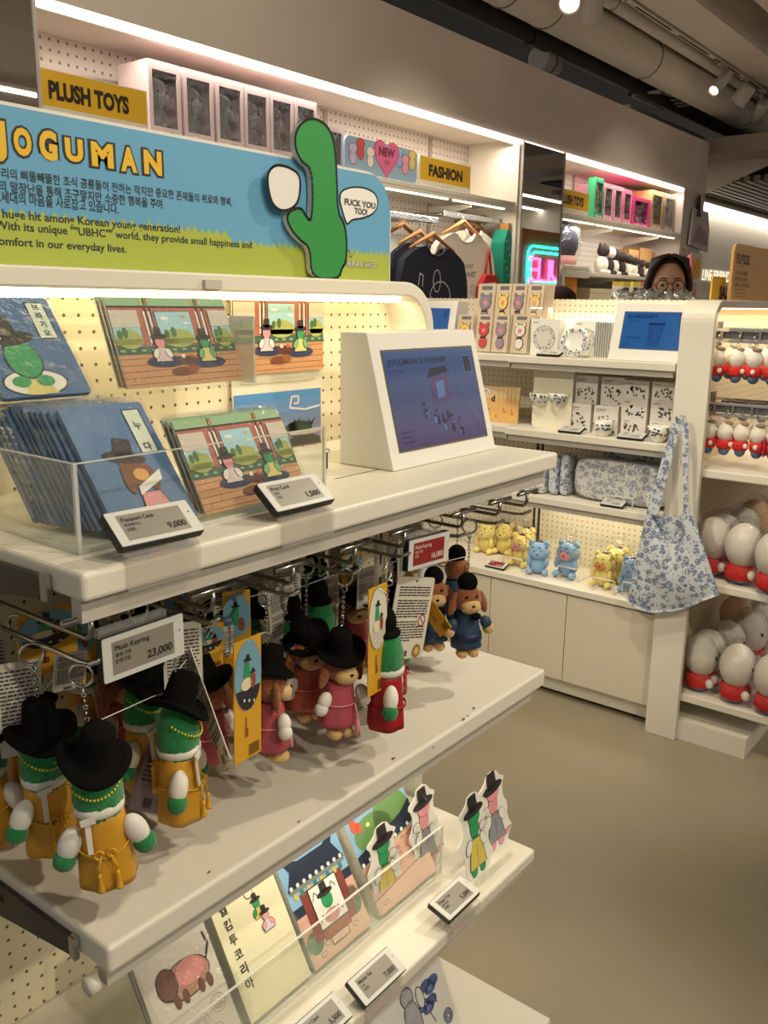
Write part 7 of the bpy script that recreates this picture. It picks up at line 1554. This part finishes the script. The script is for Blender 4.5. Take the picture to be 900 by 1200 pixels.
MB().bb((a.x+.4, NYr-.10, 0), (a.x+.5, NYr-.03, c.z), DARK).build('sign_post', t)
# ================================================================== the woman behind the far gondola
WX, WY = 3.86, 1.50
hd = at(783, 333, X=WX); HC = V((hd.x, hd.y, hd.z-.012))      # head centre, eyes a little above
face_dir = V((-WX, -WY, 0)).normalized(); side = V((face_dir.y, -face_dir.x, 0))   # side = her right-hand side in the picture
side = V((math.sin(_yaw), -math.cos(_yaw), 0)); fwd = V((-math.cos(_yaw), -math.sin(_yaw), 0))
a_ = math.radians(12); fwd, side = fwd*math.cos(a_)-side*math.sin(a_), side*math.cos(a_)+fwd*math.sin(a_)
upv = V((0, 0, 1)); HM = Matrix.Translation(HC) @ Matrix((side, -fwd, upv)).transposed().to_4x4()   # local x = picture right, -y = forward
SKINM = mat('skin', (226, 178, 152), .55, vary=.04, vscale=30); HAIRM = mat('hair_dark', (52, 36, 28), .38, bump=.5, bscale=160, vary=.35, vscale=90); TOPM = mat('cloth_charcoal_top', (60, 58, 62), .85); JEANM = mat('cloth_denim', (52, 62, 86), .85)
wm = thing('person', 'dark haired woman in round glasses looking down behind the far gondola', 'person', (WX, WY, 0))
def skin_chain(verts, edges, radii, m, nm, sub=2):
    me = bpy.data.meshes.new(nm); me.from_pydata([V(v)-V((WX, WY, 0)) for v in verts], edges, []); me.materials.append(m); o = bpy.data.objects.new(nm, me); COL.objects.link(o); o.parent = wm
    md = o.modifiers.new('skin', 'SKIN'); md.use_smooth_shade = True
    for i, r in enumerate(radii): me.skin_vertices[0].data[i].radius = (r, r) if not isinstance(r, tuple) else r
    me.skin_vertices[0].data[0].use_root = True
    s = o.modifiers.new('sub', 'SUBSURF'); s.levels = sub; s.render_levels = sub; return o
P = lambda x, y, z: V((WX, WY, 0))+side*x-fwd*y+V((0, 0, z))
hz = HC.z
# one continuous body: pelvis, spine, neck, arms to the hands, legs to the feet
Vb = [P(0, 0, .92), P(0, 0, 1.08), P(0, .0, 1.24), P(0, 0, hz-.20), P(0, .0, hz-.13), P(0, -.005, hz-.05),
      P(.17, .01, hz-.25), P(.21, .03, hz-.52), P(.17, -.16, hz-.66), P(.15, -.22, hz-.68), P(-.17, .01, hz-.25), P(-.21, .03, hz-.52), P(-.17, -.16, hz-.66), P(-.15, -.22, hz-.68),
      P(.09, 0, .86), P(.095, .0, .48), P(.10, .02, .08), P(.105, -.12, .035), P(-.09, 0, .86), P(-.095, 0, .48), P(-.10, .02, .08), P(-.105, -.12, .035)]
Eb = [(0, 1), (1, 2), (2, 3), (3, 4), (4, 5), (3, 6), (6, 7), (7, 8), (8, 9), (3, 10), (10, 11), (11, 12), (12, 13), (0, 14), (14, 15), (15, 16), (16, 17), (0, 18), (18, 19), (19, 20), (20, 21)]
Rb = [(.14, .11), (.12, .09), (.13, .10), (.10, .075), .052, .05, .058, .044, .034, .026, .058, .044, .034, .026, .085, .055, .042, .032, .085, .055, .042, .032]
skin_chain(Vb, Eb, Rb, SKINM, 'body')
# hands: a palm with five separate bent fingers
for s in (-1, 1):
    wr = P(s*.15, -.22, hz-.68); vs = [wr, P(s*.145, -.27, hz-.69)]; es = [(0, 1)]; rs = [.022, (.034, .016)]
    for k, (dx, L) in enumerate(((-.026, .050), (-.009, .058), (.009, .055), (.026, .044))):
        i = len(vs); vs += [P(s*.145+dx, -.29, hz-.69), P(s*.145+dx*1.1, -.29-L*.55, hz-.698), P(s*.145+dx*1.1, -.29-L*.9, hz-.72)]; es += [(1, i), (i, i+1), (i+1, i+2)]; rs += [.0095, .0085, .0070]
    i = len(vs); vs += [P(s*.145-s*.030, -.255, hz-.69), P(s*.145-s*.052, -.285, hz-.70), P(s*.145-s*.055, -.31, hz-.712)]; es += [(1, i), (i, i+1), (i+1, i+2)]; rs += [.012, .0105, .008]
    skin_chain(vs, es, rs, SKINM, 'hand')
# clothes over the body
skin_chain([P(0, .0, .90), P(0, 0, 1.08), P(0, 0, 1.24), P(0, 0, hz-.21), P(.17, .01, hz-.25), P(.21, .03, hz-.52), P(.175, -.14, hz-.65), P(-.17, .01, hz-.25), P(-.21, .03, hz-.52), P(-.175, -.14, hz-.65)], [(0, 1), (1, 2), (2, 3), (3, 4), (4, 5), (5, 6), (3, 7), (7, 8), (8, 9)], [(.155, .125), (.135, .105), (.145, .115), (.112, .09), .07, .055, .042, .07, .055, .042], TOPM, 'sweater')
skin_chain([P(0, 0, .93), P(.09, 0, .86), P(.095, 0, .48), P(.10, .02, .10), P(-.09, 0, .86), P(-.095, 0, .48), P(-.10, .02, .10)], [(0, 1), (1, 2), (2, 3), (0, 4), (4, 5), (5, 6)], [(.15, .12), .095, .066, .055, .095, .066, .055], JEANM, 'trousers')
for s in (-1, 1): skin_chain([P(s*.10, .05, .05), P(s*.103, -.05, .045), P(s*.106, -.15, .035)], [(0, 1), (1, 2)], [.048, .045, .038], mat('shoe_white', (206, 200, 190), .6), 'shoe')
def head_shape(q, d):
    x, y, z = q
    k = 1.0-.20*max(0, -d.z)**1.5          # narrow jaw
    if d.y < 0 and d.z < .2: y *= 1.0-.05*abs(d.x)
    return V((x*k, y*(1-.06*max(0, -d.z)), z))
hb = MB(); hb.ell((0, 0, 0), (.074, .092, .115), SKINM, 36, 26, HM, 0, head_shape)
# nose bridge and tip, brow ridge, lips, ears grow from the same surface piece
hb.ell((0, -.093, -.012), (.011, .014, .022), SKINM, 14, 12, HM); hb.ell((0, -.103, -.026), (.014, .012, .010), SKINM, 14, 10, HM); hb.ell((0, -.070, -.082), (.026, .022, .022), SKINM, 16, 12, HM)
for s in (-1, 1): hb.ell((s*.075, .010, -.010), (.010, .020, .030), SKINM, 12, 10, HM); hb.ell((s*.040, -.066, -.030), (.028, .020, .024), SKINM, 14, 10, HM)
ho = hb.build('head', wm)
for s in (-1, 1):
    MB().ell((s*.031, -.083, .008), (.0125, .007, .0048), mat('eye_white', (226, 220, 212), .3), 16, 10, HM).ell((s*.031, -.0875, .006), (.0070, .0042, .0056), mat('iris_dark', (36, 24, 18), .15), 12, 8, HM).build('eye', wm)
    MB().tube([HM @ V((s*x, y, z)) for x, y, z in ((.014, -.095, .030), (.030, -.096, .035), (.048, -.084, .030))], [.0022, .003, .0018], HAIRM, 8).build('eyebrow', wm)
MB().ell((0, -.093, -.058), (.022, .007, .0045), mat('lips', (176, 90, 84), .45), 16, 8, HM).ell((0, -.092, -.065), (.018, .007, .005), mat('lips', (176, 90, 84), .45), 16, 8, HM).build('mouth', wm)
gl = MB(); GLM = mat('glasses_dark', (44, 26, 22), .3)
for s in (-1, 1):
    gl.tube([HM @ V((s*(.033+.024*math.cos(a)), -.104+.010*abs(math.cos(a))*(1 if True else 0), .004+.022*math.sin(a))) for a in [2*PI*i/24 for i in range(24)]], .0022, GLM, 8, True); gl.tube([HM @ V((s*.057, -.096, .008)), HM @ V((s*.076, -.04, .008)), HM @ V((s*.080, .01, .0))], .0018, GLM, 6)
gl.tube([HM @ V((-.010, -.106, .008)), HM @ V((0, -.110, .012)), HM @ V((.010, -.106, .008))], .002, GLM, 6); gl.build('glasses', wm)
# hair: a parted cap and long locks falling at both sides
def hair_cap(q, d):
    k = 1.0
    if d.y < -.55 and d.z < .62: k = .80       # open over the face
    if d.z < -.2: k *= .86
    return V((q.x*k, q.y*k, q.z*(1.0 if d.z > 0 else .7)))
hm = MB(); hm.ell((0, .020, .030), (.092, .098, .108), HAIRM, 36, 26, HM, .012, hair_cap)
rl = random.Random(6)
for s in (-1, 1):
    for i in range(30):
        f_ = i/29; y0 = -.082+.15*f_; x0 = .012+.060*min(1, f_*2.2+.1); z0 = .118-.035*f_
        w1 = rl.uniform(-.008, .010); L = rl.uniform(.15, .25)
        pts = [(s*(x0*.25), y0*.4+.0, .134), (s*(x0*.5+.034), y0*.75+.004, .116), (s*(.074+w1*.4), y0*.8+.008, .072), (s*(.087+w1*.5), y0*.6+.02, .010), (s*(.084+w1), y0*.6+.015+.01*math.sin(i), -.06), (s*(.086+w1*2+.008*(i % 3)), y0*.7-.005, -.07-L*.5), (s*(.078+w1*2), y0*.7-.01, -.08-L)]
        hm.tube([HM @ V(p) for p in pts], [.005, .0085, .0095, .0095, .009, .007, .002], HAIRM, 8)
for i in range(14):
    x = -.075+.15*i/13; hm.tube([HM @ V(p) for p in ((x*.8, .07, .09), (x, .115, .02), (x*1.1, .112, -.08), (x*1.1, .10, -.18+rl.uniform(-.02, .02)))], [.012, .020, .018, .006], HAIRM, 8)
hm.build('hair', wm)
